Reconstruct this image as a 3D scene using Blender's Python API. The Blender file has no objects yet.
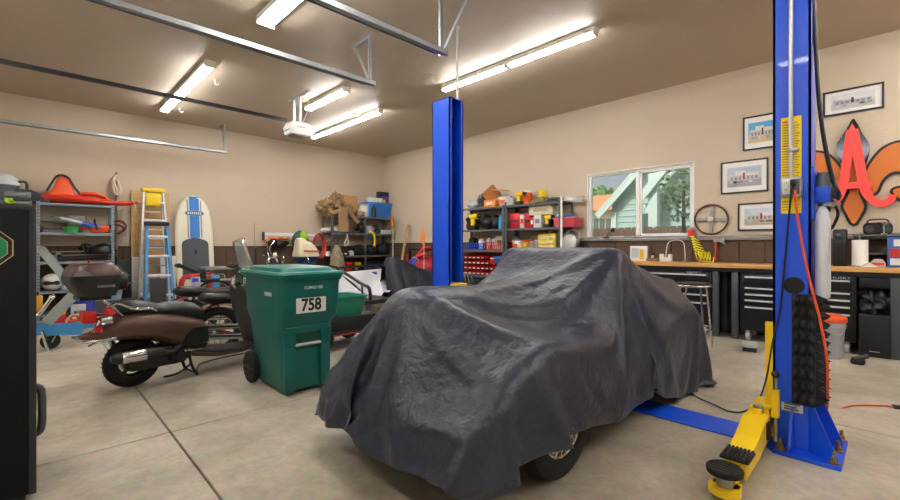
import bpy, bmesh, math, random
import numpy as np
from mathutils import Vector, Matrix, Euler
SC = bpy.context.scene
COL = SC.collection
PI = math.pi
random.seed(7)

# ---------------------------------------------------------------- camera, world, sun, exposure
TH = math.radians(45.8)
F_PX = 433.0
EYE = 1.2
cam = bpy.data.cameras.new('camera')
cam.sensor_width = 36.0
cam.lens = 36.0 * F_PX / 900.0
cam.shift_y = -4 / 900.0
cam.clip_start = 0.05
cam_o = bpy.data.objects.new('camera', cam)
COL.objects.link(cam_o)
cam_o.location = (0, 0, EYE)
cam_o.rotation_euler = (PI / 2, 0, TH - PI / 2)
SC.camera = cam_o

world = bpy.data.worlds.new('sky')
SC.world = world
world.use_nodes = True
_nt = world.node_tree
_bg = _nt.nodes['Background']
_sky = _nt.nodes.new('ShaderNodeTexSky')
_sky.sky_type = 'HOSEK_WILKIE'
_sky.turbidity = 9.0
_sky.sun_direction = (-0.72, 0.2, 0.66)
_nt.links.new(_sky.outputs[0], _bg.inputs[0])
_bg.inputs[1].default_value = 1.9

sun = bpy.data.lights.new('sun', 'SUN')
sun.energy = 1.7
sun.angle = math.radians(3)
sun.color = (1.0, 0.95, 0.88)
sun_o = bpy.data.objects.new('sun', sun)
COL.objects.link(sun_o)
sun_o.rotation_euler = Vector((0.72, -0.2, -0.66)).to_track_quat('-Z', 'Y').to_euler()

SC.view_settings.view_transform = 'Standard'
SC.view_settings.look = 'None'
SC.view_settings.gamma = 1.0
SC.view_settings.use_curve_mapping = False
SC.view_settings.exposure = 1.08
LAMP = 33.0          # emission strength of the fluorescent tubes

# ---------------------------------------------------------------- measuring helpers (pixel ray met with a real plane)
_c, _s = math.cos(TH), math.sin(TH)
def ray(px, py):
    r = (px - 450) / F_PX
    return (_c + _s * r, _s - _c * r, (246 - py) / F_PX)
def onX(px, py, X):
    d = ray(px, py); t = X / d[0]
    return Vector((X, d[1] * t, EYE + d[2] * t))
def onY(px, py, Y):
    d = ray(px, py); t = Y / d[1]
    return Vector((d[0] * t, Y, EYE + d[2] * t))
def yX(px, X): return onX(px, 0, X).y
def xY(px, Y): return onY(px, 0, Y).x

# ---------------------------------------------------------------- materials
def lin(h):
    h = h.lstrip('#')
    o = []
    for i in (0, 2, 4):
        v = int(h[i:i + 2], 16) / 255
        o.append(v / 12.92 if v <= .04045 else ((v + .055) / 1.055) ** 2.4)
    return (*o, 1)
MATS = {}
def mt(h, rough=.5, metal=0., var=.12, sc=9., bump=0., bsc=60., coat=0., spec=.5):
    key = (h, rough, metal, var, sc, bump, bsc, coat, spec)
    if key in MATS: return MATS[key]
    m = bpy.data.materials.new('m_' + h.strip('#'))
    m.use_nodes = True
    nt = m.node_tree; b = nt.nodes['Principled BSDF']
    c = lin(h)
    b.inputs['Roughness'].default_value = rough
    b.inputs['Metallic'].default_value = metal
    b.inputs['Coat Weight'].default_value = coat
    b.inputs['Specular IOR Level'].default_value = spec
    tc = nt.nodes.new('ShaderNodeTexCoord')
    n = nt.nodes.new('ShaderNodeTexNoise'); n.inputs['Scale'].default_value = sc; n.inputs['Detail'].default_value = 5
    nt.links.new(tc.outputs['Object'], n.inputs['Vector'])
    mx = nt.nodes.new('ShaderNodeMix'); mx.data_type = 'RGBA'
    mx.inputs['A'].default_value = tuple(max(0, v * (1 - var)) for v in c[:3]) + (1,)
    mx.inputs['B'].default_value = tuple(min(1, v * (1 + var)) for v in c[:3]) + (1,)
    nt.links.new(n.outputs['Fac'], mx.inputs['Factor'])
    nt.links.new(mx.outputs['Result'], b.inputs['Base Color'])
    if bump:
        n2 = nt.nodes.new('ShaderNodeTexNoise'); n2.inputs['Scale'].default_value = bsc; n2.inputs['Detail'].default_value = 4
        nt.links.new(tc.outputs['Object'], n2.inputs['Vector'])
        bp = nt.nodes.new('ShaderNodeBump'); bp.inputs['Strength'].default_value = bump; bp.inputs['Distance'].default_value = .02
        nt.links.new(n2.outputs['Fac'], bp.inputs['Height'])
        nt.links.new(bp.outputs['Normal'], b.inputs['Normal'])
    MATS[key] = m
    return m
def emit(h, strength):
    m = bpy.data.materials.new('glow_' + h.strip('#')); m.use_nodes = True
    nt = m.node_tree; b = nt.nodes['Principled BSDF']
    b.inputs['Base Color'].default_value = lin(h)
    b.inputs['Emission Color'].default_value = lin(h)
    b.inputs['Emission Strength'].default_value = strength
    return m
def clear(h, alpha_mix=.12, rough=.05):
    m = bpy.data.materials.new('clear_' + h.strip('#')); m.use_nodes = True
    nt = m.node_tree; nt.nodes.remove(nt.nodes['Principled BSDF'])
    out = nt.nodes['Material Output']
    t = nt.nodes.new('ShaderNodeBsdfTransparent'); t.inputs[0].default_value = lin(h)
    g = nt.nodes.new('ShaderNodeBsdfPrincipled'); g.inputs['Roughness'].default_value = rough
    g.inputs['Base Color'].default_value = lin(h)
    mx = nt.nodes.new('ShaderNodeMixShader')
    mx.inputs[0].default_value = alpha_mix
    nt.links.new(t.outputs[0], mx.inputs[1]); nt.links.new(g.outputs[0], mx.inputs[2])
    nt.links.new(mx.outputs[0], out.inputs[0])
    return m
def wood(h1, h2, scale=(2, 30, 30), rough=.5, bump=0.):
    m = bpy.data.materials.new('wood_' + h1.strip('#')); m.use_nodes = True
    nt = m.node_tree; b = nt.nodes['Principled BSDF']; b.inputs['Roughness'].default_value = rough
    tc = nt.nodes.new('ShaderNodeTexCoord'); mp = nt.nodes.new('ShaderNodeMapping'); mp.inputs['Scale'].default_value = scale
    n = nt.nodes.new('ShaderNodeTexNoise'); n.inputs['Scale'].default_value = 1.9; n.inputs['Detail'].default_value = 6
    cr = nt.nodes.new('ShaderNodeValToRGB'); cr.color_ramp.elements[0].color = lin(h1); cr.color_ramp.elements[1].color = lin(h2)
    cr.color_ramp.elements[0].position = .3; cr.color_ramp.elements[1].position = .7
    nt.links.new(tc.outputs['Object'], mp.inputs[0]); nt.links.new(mp.outputs[0], n.inputs['Vector'])
    nt.links.new(n.outputs['Fac'], cr.inputs[0]); nt.links.new(cr.outputs[0], b.inputs['Base Color'])
    if bump:
        bp = nt.nodes.new('ShaderNodeBump'); bp.inputs['Strength'].default_value = bump; bp.inputs['Distance'].default_value = .01
        nt.links.new(n.outputs['Fac'], bp.inputs['Height']); nt.links.new(bp.outputs['Normal'], b.inputs['Normal'])
    return m

BLACK = mt('#17181a', .45)
SATIN = mt('#101114', .35)
RUBBER = mt('#161616', .8)
DGREY = mt('#3a3c3f', .55)
GREY = mt('#7d8084', .5)
LGREY = mt('#b9bbbd', .45)
WHITE = mt('#e6e4de', .45, var=.04)
CHROME = mt('#d8dadc', .12, 1., .03)
STEEL = mt('#9fa3a6', .35, .9, .1)
GALV = mt('#a9aeb2', .42, .75, .2, 14)
RED = mt('#c8201c', .4)
ORANGE = mt('#e8641c', .45)
YELLOW = mt('#f0c90c', .4, var=.06)
BLUE = mt('#1f62b4', .4)
LIME = mt('#a6d21f', .45)
GREEN = mt('#1c6b4a', .5)
LIFTBLUE = mt('#064fdc', .4, 0., .05, 4, coat=.15)
CARD = mt('#b08a5c', .8)
TAN = mt('#9b7c58', .9, bump=.3, bsc=30)
CREAM = mt('#d8cdb0', .7)
BROWN = mt('#5a3a28', .6)
PLASTIC = clear('#e4e8ea', .35, .15)

# ---------------------------------------------------------------- mesh building
class B:
    """collects shapes into one bmesh"""
    def __init__(s): s.bm = bmesh.new(); s.M = Matrix.Identity(4); s.mats = []; s.mi = 0
    def mat(s, m):
        if m not in s.mats: s.mats.append(m)
        s.mi = s.mats.index(m); return s
    def at(s, loc=(0, 0, 0), rot=(0, 0, 0)):
        s.M = Matrix.Translation(loc) @ Euler(rot).to_matrix().to_4x4(); return s
    def _fin(s, verts, faces):
        for v in verts: v.co = s.M @ v.co
        for f in faces: f.material_index = s.mi
    def faces(s, vs, fs):
        vv = [s.bm.verts.new(v) for v in vs]
        ff = []
        for f in fs:
            try: ff.append(s.bm.faces.new([vv[i] for i in f]))
            except ValueError: pass
        s._fin(vv, ff); return s
    def bx(s, x0, x1, y0, y1, z0, z1, bev=0., seg=2):
        t = bmesh.new()
        r = bmesh.ops.create_cube(t, size=1)
        for v in r['verts']:
            v.co = Vector(((x0 + x1) / 2 + v.co.x * (x1 - x0), (y0 + y1) / 2 + v.co.y * (y1 - y0), (z0 + z1) / 2 + v.co.z * (z1 - z0)))
        if bev:
            bmesh.ops.bevel(t, geom=list(t.edges), offset=min(bev, .49 * min(abs(x1 - x0), abs(y1 - y0), abs(z1 - z0))), segments=seg, affect='EDGES', profile=.5)
        return s._merge(t)
    def _merge(s, t):
        t.verts.index_update()
        vs = [v.co.copy() for v in t.verts]
        fs = [[v.index for v in f.verts] for f in t.faces]
        t.free()
        return s.faces(vs, fs)
    def box(s, c, d, bev=0., seg=2):
        return s.bx(c[0] - d[0] / 2, c[0] + d[0] / 2, c[1] - d[1] / 2, c[1] + d[1] / 2, c[2] - d[2] / 2, c[2] + d[2] / 2, bev, seg)
    def cyl(s, p0, p1, r0, r1=None, n=18, cap=True):
        r1 = r0 if r1 is None else r1
        p0 = Vector(p0); p1 = Vector(p1)
        q = (p1 - p0).to_track_quat('Z', 'Y').to_matrix()
        vs = []
        for p, r in ((p0, r0), (p1, r1)):
            for k in range(n):
                a = 2 * PI * k / n
                vs.append(p + q @ Vector((r * math.cos(a), r * math.sin(a), 0)))
        fs = [(k, (k + 1) % n, n + (k + 1) % n, n + k) for k in range(n)]
        if cap: fs += [tuple(range(n))[::-1], tuple(range(n, 2 * n))]
        return s.faces(vs, fs)
    def lathe(s, prof, c=(0, 0, 0), axis='Z', n=28, cap=True):
        vs = []; m = len(prof)
        for r, z in prof:
            for k in range(n):
                a = 2 * PI * k / n
                x, y = r * math.cos(a), r * math.sin(a)
                p = (x, y, z) if axis == 'Z' else ((z, x, y) if axis == 'X' else (y, z, x))
                vs.append((c[0] + p[0], c[1] + p[1], c[2] + p[2]))
        fs = [(i * n + k, i * n + (k + 1) % n, (i + 1) * n + (k + 1) % n, (i + 1) * n + k) for i in range(m - 1) for k in range(n)]
        if cap: fs += [tuple(range(n))[::-1], tuple(range((m - 1) * n, m * n))]
        return s.faces(vs, fs)
    def sph(s, c, r, n=18):
        if not isinstance(r, (tuple, list)): r = (r, r, r)
        m = n // 2
        vs = [(c[0], c[1], c[2] - r[2])]
        for i in range(1, m):
            p = -PI / 2 + PI * i / m
            for k in range(n):
                a = 2 * PI * k / n
                vs.append((c[0] + r[0] * math.cos(p) * math.cos(a), c[1] + r[1] * math.cos(p) * math.sin(a), c[2] + r[2] * math.sin(p)))
        vs.append((c[0], c[1], c[2] + r[2]))
        fs = [(0, 1 + (k + 1) % n, 1 + k) for k in range(n)]
        for i in range(m - 2):
            for k in range(n):
                a = 1 + i * n
                fs.append((a + k, a + (k + 1) % n, a + n + (k + 1) % n, a + n + k))
        L = len(vs) - 1; a = 1 + (m - 2) * n
        fs += [(a + k, a + (k + 1) % n, L) for k in range(n)]
        return s.faces(vs, fs)
    def torus(s, c, R, r, axis='Z', n=32, m=10, sq=1.):
        vs = []
        for i in range(n):
            a = 2 * PI * i / n
            for j in range(m):
                b = 2 * PI * j / m
                rr = R + r * math.cos(b); z = r * sq * math.sin(b)
                x, y = rr * math.cos(a), rr * math.sin(a)
                p = (x, y, z) if axis == 'Z' else ((z, x, y) if axis == 'X' else (y, z, x))
                vs.append((c[0] + p[0], c[1] + p[1], c[2] + p[2]))
        fs = [(i * m + j, ((i + 1) % n) * m + j, ((i + 1) % n) * m + (j + 1) % m, i * m + (j + 1) % m) for i in range(n) for j in range(m)]
        return s.faces(vs, fs)
    def tube(s, pts, r, n=8, closed=False, smooth=0):
        pts = [Vector(p) for p in pts]
        if smooth: pts = spline(pts, smooth, closed)
        L = len(pts); vs = []; up = None
        for i, p in enumerate(pts):
            a = pts[(i - 1) % L] if (closed or i > 0) else p
            b = pts[(i + 1) % L] if (closed or i < L - 1) else p
            t = (b - a)
            if t.length < 1e-9: t = Vector((0, 0, 1))
            t.normalize()
            if up is None:
                up = Vector((0, 0, 1)) if abs(t.z) < .9 else Vector((1, 0, 0))
            x = up - t * up.dot(t)
            if x.length < 1e-6: x = t.orthogonal()
            x.normalize(); y = t.cross(x); up = x
            rr = r[i] if isinstance(r, (list, tuple)) and len(r) == L else (r if not isinstance(r, (list, tuple)) else r[0] + (r[-1] - r[0]) * i / (L - 1))
            for k in range(n):
                an = 2 * PI * k / n
                vs.append(p + x * rr * math.cos(an) + y * rr * math.sin(an))
        fs = []
        for i in range(L if closed else L - 1):
            for k in range(n):
                i2 = (i + 1) % L
                fs.append((i * n + k, i * n + (k + 1) % n, i2 * n + (k + 1) % n, i2 * n + k))
        if not closed: fs += [tuple(range(n))[::-1], tuple(range((L - 1) * n, L * n))]
        return s.faces(vs, fs)
    def bar(s, p0, p1, w, h=None, up=(0, 0, 1)):
        """rectangular bar, h measured along up"""
        h = w if h is None else h
        p0 = Vector(p0); p1 = Vector(p1); t = (p1 - p0).normalized(); up = Vector(up)
        if abs(t.dot(up)) > .98: up = Vector((1, 0, 0))
        x = t.cross(up).normalized(); y = x.cross(t)
        vs = [p + x * a * w / 2 + y * b * h / 2 for p in (p0, p1) for a, b in ((-1, -1), (1, -1), (1, 1), (-1, 1))]
        return s.faces(vs, [(0, 3, 2, 1), (4, 5, 6, 7), (0, 1, 5, 4), (1, 2, 6, 5), (2, 3, 7, 6), (3, 0, 4, 7)])
    def prism(s, poly, a0, a1, plane='XZ'):
        """poly of 2D points pushed from a0 to a1 along the third axis"""
        def P(u, v, w):
            return (u, w, v) if plane == 'XZ' else ((w, u, v) if plane == 'YZ' else (u, v, w))
        n = len(poly)
        vs = [P(u, v, a0) for u, v in poly] + [P(u, v, a1) for u, v in poly]
        fs = [tuple(range(n)), tuple(range(n, 2 * n))[::-1]] + [(i, n + i, n + (i + 1) % n, (i + 1) % n) for i in range(n)]
        return s.faces(vs, fs)
    def loft(s, rings, cap=True, closed=True):
        n = len(rings[0]); vs = [p for r in rings for p in r]; fs = []
        for i in range(len(rings) - 1):
            for k in range(n if closed else n - 1):
                fs.append((i * n + k, i * n + (k + 1) % n, (i + 1) * n + (k + 1) % n, (i + 1) * n + k))
        if cap: fs += [tuple(range(n))[::-1], tuple(range((len(rings) - 1) * n, len(rings) * n))]
        return s.faces(vs, fs)
    def grid(s, fn, nu, nv):
        vs = [fn(i / nu, j / nv) for i in range(nu + 1) for j in range(nv + 1)]
        fs = [(i * (nv + 1) + j, (i + 1) * (nv + 1) + j, (i + 1) * (nv + 1) + j + 1, i * (nv + 1) + j + 1) for i in range(nu) for j in range(nv)]
        return s.faces(vs, fs)
    def build(s, name, m=None, parent=None, smooth=True, ang=38, loc=None, rot=None):
        bmesh.ops.recalc_face_normals(s.bm, faces=s.bm.faces)
        me = bpy.data.meshes.new(name); s.bm.to_mesh(me); s.bm.free()
        for x in (s.mats or [m]): me.materials.append(x)
        if smooth:
            for p in me.polygons: p.use_smooth = True
            me.set_sharp_from_angle(angle=math.radians(ang))
        o = bpy.data.objects.new(name, me); COL.objects.link(o)
        if parent: o.parent = parent
        if loc is not None: o.location = loc
        if rot is not None: o.rotation_euler = rot
        return o
def spline(pts, k, closed=False):
    out = []; L = len(pts)
    for i in range(L if closed else L - 1):
        p0 = pts[(i - 1) % L] if (closed or i > 0) else pts[i]
        p1 = pts[i]; p2 = pts[(i + 1) % L]
        p3 = pts[(i + 2) % L] if (closed or i + 2 < L) else p2
        for j in range(k):
            t = j / k
            out.append(.5 * ((2 * p1) + (p2 - p0) * t + (2 * p0 - 5 * p1 + 4 * p2 - p3) * t * t + (3 * p1 - p0 - 3 * p2 + p3) * t ** 3))
    if not closed: out.append(pts[-1])
    return out
def rrect(w, h, r, n=5, cx=0, cy=0):
    o = []
    for sx, sy, a0 in ((1, 1, 0), (-1, 1, 90), (-1, -1, 180), (1, -1, 270)):
        for k in range(n):
            a = math.radians(a0 + 90 * k / (n - 1))
            o.append((cx + sx * (w / 2 - r) + r * math.cos(a), cy + sy * (h / 2 - r) + r * math.sin(a)))
    return o
def tag(o, label, cat, group=None, kind=None):
    o['label'] = label; o['category'] = cat
    if group: o['group'] = group
    if kind: o['kind'] = kind
    return o
def thing(name, label, cat, loc=(0, 0, 0), rz=0., group=None):
    o = bpy.data.objects.new(name, None); o.empty_display_size = .05; COL.objects.link(o)
    o.location = loc; o.rotation_euler = (0, 0, rz)
    return tag(o, label, cat, group)
def struct(o): o['kind'] = 'structure'; return o
def children_of(o): return [c for c in bpy.data.objects if c.parent == o]
def dup(o, loc, rz=None, label=None, group=None):
    def cp(a, par):
        c = a.copy(); COL.objects.link(c); c.parent = par
        for k in kids.get(a, ()): cp(k, c)
        return c
    kids = {}
    for x in bpy.data.objects:
        if x.parent: kids.setdefault(x.parent, []).append(x)
    c = cp(o, None); c.location = loc
    if rz is not None: c.rotation_euler = (0, 0, rz)
    if label: c['label'] = label
    if group: c['group'] = group
    return c
def text(body, size, m, parent, loc, rot, name='lettering', depth=.001, align='CENTER', sx=1., bold=0.):
    cu = bpy.data.curves.new(name, 'FONT'); cu.body = body; cu.size = size; cu.extrude = depth; cu.offset = bold
    cu.align_x = align; cu.align_y = 'CENTER'
    t = bpy.data.objects.new(name, cu); COL.objects.link(t)
    me = bpy.data.meshes.new_from_object(t.evaluated_get(bpy.context.evaluated_depsgraph_get()))
    bpy.data.objects.remove(t); me.name = name; me.materials.clear(); me.materials.append(m)
    o = bpy.data.objects.new(name, me); COL.objects.link(o); o.parent = parent
    o.location = loc; o.rotation_euler = rot; o.scale = (sx, 1, 1)
    return o
FACE_NX = (PI / 2, 0, -PI / 2)     # text readable when looking towards +X
FACE_NY = (PI / 2, 0, 0)           # text readable when looking towards +Y

# ================================================================ THE SETTING
XR, YB, XL, YF, ZC = 7.1, 9.96, -1.7, -3.2, 3.66
def concrete():
    m = bpy.data.materials.new('concrete'); m.use_nodes = True
    nt = m.node_tree; b = nt.nodes['Principled BSDF']; b.inputs['Roughness'].default_value = .42; b.inputs['Specular IOR Level'].default_value = .5
    tc = nt.nodes.new('ShaderNodeTexCoord')
    def nz(s, d): 
        n = nt.nodes.new('ShaderNodeTexNoise'); n.inputs['Scale'].default_value = s; n.inputs['Detail'].default_value = d
        n.inputs['Roughness'].default_value = .62
        nt.links.new(tc.outputs['Object'], n.inputs['Vector']); return n
    n1 = nz(.9, 8); n2 = nz(26, 6); n3 = nz(4, 8)
    cr = nt.nodes.new('ShaderNodeValToRGB')
    cr.color_ramp.elements[0].color = lin('#918775'); cr.color_ramp.elements[0].position = .32
    cr.color_ramp.elements[1].color = lin('#d0c8b8'); cr.color_ramp.elements[1].position = .7
    nt.links.new(n1.outputs['Fac'], cr.inputs[0])
    mx = nt.nodes.new('ShaderNodeMix'); mx.data_type = 'RGBA'; mx.blend_type = 'OVERLAY'; mx.inputs['Factor'].default_value = .45
    nt.links.new(cr.outputs[0], mx.inputs['A']); nt.links.new(n2.outputs['Color'], mx.inputs['B'])
    cr3 = nt.nodes.new('ShaderNodeValToRGB'); cr3.color_ramp.elements[0].position = .3; cr3.color_ramp.elements[1].position = .62
    cr3.color_ramp.elements[0].color = (.62, .60, .56, 1); cr3.color_ramp.elements[1].color = (1, 1, 1, 1)
    nt.links.new(n3.outputs['Fac'], cr3.inputs[0])
    mm = nt.nodes.new('ShaderNodeMix'); mm.data_type = 'RGBA'; mm.blend_type = 'MULTIPLY'; mm.inputs['Factor'].default_value = .55
    nt.links.new(mx.outputs['Result'], mm.inputs['A']); nt.links.new(cr3.outputs[0], mm.inputs['B'])
    nt.links.new(mm.outputs['Result'], b.inputs['Base Color'])
    bw = nt.nodes.new('ShaderNodeRGBToBW'); nt.links.new(n2.outputs['Color'], bw.inputs[0])
    rr = nt.nodes.new('ShaderNodeMapRange'); rr.inputs['To Min'].default_value = .34; rr.inputs['To Max'].default_value = .6
    nt.links.new(n3.outputs['Fac'], rr.inputs['Value']); nt.links.new(rr.outputs['Result'], b.inputs['Roughness'])
    bp = nt.nodes.new('ShaderNodeBump'); bp.inputs['Strength'].default_value = .12; bp.inputs['Distance'].default_value = .01
    nt.links.new(bw.outputs[0], bp.inputs['Height']); nt.links.new(bp.outputs['Normal'], b.inputs['Normal'])
    return m
CONC = concrete()
WALL = mt('#ccbca6', .75, 0, .05, 1.3, .25, 45)
CEIL = mt('#bbac98', .5, 0, .06, 1.1, .22, 38)
PANEL = mt('#5b4535', .7, 0, .3, 22, .3, 90)
TRIMG = mt('#8c8a86', .5)
TRIMB = mt('#4a3a2e', .6)
b = B()
xs = [XL, .655, 3.9, XR]; ys = [YF, 3.26, 5.75, 8.24, YB]; g = .005
for i in range(3):
    for j in range(4):
        b.bx(xs[i] + g, xs[i + 1] - g, ys[j] + g, ys[j + 1] - g, -.1, 0, .004, 1)
b.mat(CONC); 
b.mat(mt('#3a352e', .9)); b.bx(XL, XR, YF, YB, -.14, -.022)
b.mats = [CONC, b.mats[-1]]
struct(b.build('floor', smooth=False))
struct(B().bx(XL - .1, XR + .2, YF - .1, YB + .2, ZC, ZC + .1).build('ceiling', CEIL, smooth=False))
struct(B().bx(XL - .1, XR + .2, YB, YB + .15, -.14, ZC).build('wall_back', WALL, smooth=False))
WY0, WY1, WZ0, WZ1 = 2.09, 3.81, 1.315, 2.465
b = B().bx(XR, XR + .16, YF, WY0, -.14, ZC).bx(XR, XR + .16, WY1, YB, -.14, ZC).bx(XR, XR + .16, WY0, WY1, -.14, WZ0).bx(XR, XR + .16, WY0, WY1, WZ1, ZC)
struct(b.build('wall_right', WALL, smooth=False))
struct(B().bx(XL - .1, XR + .16, YF - .15, YF, -.14, ZC).build('wall_front', WALL, smooth=False))
struct(B().bx(XL - .15, XL, YF, YB, -.14, ZC).build('wall_left', WALL, smooth=False))
# two closed sectional garage doors in the wall behind the camera
for k, (y0, y1) in enumerate(((4.35, 9.3), (-1.9, 2.95))):
    d = B()
    for q in range(5): d.bx(XL, XL + .05, y0, y1, .02 + q * .53, .02 + q * .53 + .52, .01)
    struct(d.build('door_%d' % (k + 1), mt('#d9d5cc', .5, var=.03)))
# brown grooved wall panelling below the rail
def panelling(name, along, a0, a1, top):
    b = B(); x = a0
    while x < a1 - .01:
        e = min(x + .295, a1)
        if along == 'X': b.bx(x, e - .012, YB - .02, YB, .0, top)
        else: b.bx(XR - .02, XR, x, e - .012, .0, top)
        x += .295
    b.mat(PANEL); b.mat(mt('#2a1f18', .8))
    if along == 'X': b.bx(a0, a1, YB - .008, YB, 0, top)
    else: b.bx(XR - .008, XR, a0, a1, 0, top)
    struct(b.build(name, smooth=False))
panelling('trim_1', 'X', XL, XR - .02, 1.175)
panelling('trim_2', 'Y', YF, YB - .02, 1.26)
struct(B().bx(XL, XR - .03, YB - .032, YB, 1.175, 1.2, .004).build('trim_3', TRIMB))
struct(B().bx(XR - .032, XR, YF, YB - .03, 1.26, 1.285, .004).build('trim_4', TRIMB))
struct(B().bx(XR - .055, XR, YF, 4.02, 1.285, 1.318, .006).build('trim_5', TRIMG))
# window
b = B().mat(mt('#f6f5f1', .4, var=.02))
fr = .045
for (y0, y1, z0, z1) in ((WY0, WY1, WZ0, WZ0 + fr), (WY0, WY1, WZ1 - fr, WZ1), (WY0, WY0 + fr, WZ0 + fr, WZ1 - fr), (WY1 - fr, WY1, WZ0 + fr, WZ1 - fr), (2.915, 2.975, WZ0 + fr, WZ1 - fr)):
    b.bx(XR + .05, XR + .13, y0, y1, z0, z1, .006)
b.bx(XR - .05, XR + .13, WY0 - .02, WY1 + .02, WZ0 - .005, WZ0 + .018, .004)
for y0, y1 in ((WY0 + fr, 2.915), ):
    for (a, c, z0, z1) in ((y0, y0 + .03, WZ0 + fr, WZ1 - fr), (y1 - .03, y1, WZ0 + fr, WZ1 - fr), (y0, y1, WZ0 + fr, WZ0 + fr + .04), (y0, y1, WZ1 - fr - .03, WZ1 - fr)):
        b.bx(XR + .065, XR + .1, a, c, z0, z1, .004)
for (y0, y1, z0, z1) in ((WY0, WY0 + .012, WZ0, WZ1), (WY1 - .012, WY1, WZ0, WZ1), (WY0, WY1, WZ1 - .012, WZ1)):
    b.bx(XR, XR + .05, y0, y1, z0, z1)
win = struct(b.build('window_1'))
GLASS = clear('#f4faf8', .05, .02)
p = B().bx(XR + .088, XR + .094, 2.97, WY1 - fr, WZ0 + fr, WZ1 - fr).bx(XR + .078, XR + .084, WY0 + fr, 2.92, WZ0 + fr, WZ1 - fr)
p.build('window_pane', GLASS, win, smooth=False)

# ---------------------------------------------------------------- outside the window
SIDING = mt('#a9bdb9', .7, 0, .05, 5)
FASCIA = mt('#c6d0ce', .6, var=.03)
LAWN = mt('#6b7d45', .9)
struct(B().bx(XR + .3, 60, -30, 40, -.2, -.05).build('ground', LAWN, smooth=False))
h = thing('house', 'pale blue-green lap-sided neighbour house with steep white gables outside window', 'house', (13, 3.5, 0))
h.location = (0, 0, 0)
HX = 13.0
cl = lambda px, py, X=HX: onX(px, py, X)
c0 = cl(612, 230); lft = c0.y; eave = cl(600, 213, HX - .3); pk = cl(652, 154, HX - .3)
slope = (pk.z - eave.z) / (pk.y - eave.y)
yr = -6.0
b = B()
z = 0.; 
while z < 6.4:
    # clapboard course, clipped by the rake on its upper left
    zl = eave.z + 0.0
    yl = lft if z < eave.z else min(lft, eave.y + (z - eave.z) / slope)
    if yl > yr: b.prism([(yl, z), (yr, z), (yr, z + .172), (yl - .0, z + .172)], HX, HX + .2, 'YZ')
    b.prism([(yl, z), (yr, z), (yr, z + .02), (yl, z + .02)], HX - .02, HX, 'YZ') if yl > yr else None
    z += .175
b.build('siding', SIDING, h, smooth=False)
b = B().bar((HX - .28, eave.y + .1, eave.z - .1 * abs(slope)), (HX - .28, pk.y - 1.0, pk.z + abs(slope) * 1.0), .06, .2, up=(0, .6, .8))
b.bar((HX - .12, eave.y + .1, eave.z - .1 * abs(slope) + .1), (HX - .12, pk.y - 1.0, pk.z + abs(slope) * 1.0 + .1), .4, .06, up=(0, .6, .8))
b.build('fascia', FASCIA, h, smooth=False)
c1 = cl(641, 200, HX - .6); c2 = cl(668, 166, HX - .6); sl2 = (c2.z - c1.z) / (c2.y - c1.y)
b = B().bar((HX - .7, c1.y, c1.z), (HX - .7, c2.y - 1.5, c2.z - sl2 * 1.5), .06, .2, up=(0, .6, .8))
b.bar((HX - .4, c1.y, c1.z + .1), (HX - .4, c2.y - 1.5, c2.z - sl2 * 1.5 + .1), .45, .05, up=(0, .6, .8))
b.build('porch_gable', FASCIA, h, smooth=False)
pz = cl(654, 195, HX - .5)
B().bx(HX - .6, HX - .4, pz.y - .12, pz.y + .12, 0, pz.z + .6).bx(HX - .55, HX, c1.y - .1, pz.y, c1.z - .35, c1.z - .1).build('porch_post', FASCIA, h, smooth=False)
B().bx(HX - .06, HX + .01, lft - .16, lft, 0, eave.z).build('corner_board', FASCIA, h, smooth=False)
w0 = cl(643, 214); w1 = cl(650, 232)
B().bx(HX - .05, HX - .02, w1.y, w0.y, w1.z, w0.z).build('window', mt('#55605f', .2), h, smooth=False)
h2 = thing('house', 'far house with an orange tiled roof seen at left of the window', 'house', (0, 0, 0))
q0 = onX(584, 214, 19); q1 = onX(614, 194, 19)
B().prism([(17.5, q0.z), (19, q1.z + 0.0), (21, q1.z), (24, q0.z)], q1.y - 3, q0.y + 6, 'XZ').build('roof', mt('#c98a5e', .8, var=.25, sc=6), h2, smooth=False)
B().bx(18, 23.5, q1.y - 2.8, q0.y + 5.8, 0, q0.z).build('wall', CREAM, h2, smooth=False)
for k in range(3):
    a = onX(594 + 6 * k, 219, 18); e = onX(598.5 + 6 * k, 231, 18)
    B().bx(17.95, 18, e.y, a.y, e.z, a.z).build('window', mt('#4a5a60', .2), h2, smooth=False)
fb = thing('wooden_fence', 'weathered brown board fence standing outside below the window view', 'fence', (0, 0, 0))
for X in (10.4,):
    y = -1.0; zt = onX(640, 227, X).z
    bb = B(); i = 0
    while y < 8.5:
        bb.prism([(y, 0), (y + .16, 0), (y + .16, zt - .05), (y + .13, zt), (y + .03, zt), (y, zt - .05)], X, X + .025, 'YZ'); y += .17
    bb.build('board_panel', mt('#6f4d3d', .8, var=.3, sc=5), fb, smooth=False)
    B().bx(X + .03, X + .1, -1, 8.5, .3, .42).bx(X + .03, X + .1, -1, 8.5, zt - .4, zt - .28).build('rail', mt('#5f4436', .8), fb, smooth=False)
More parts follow.
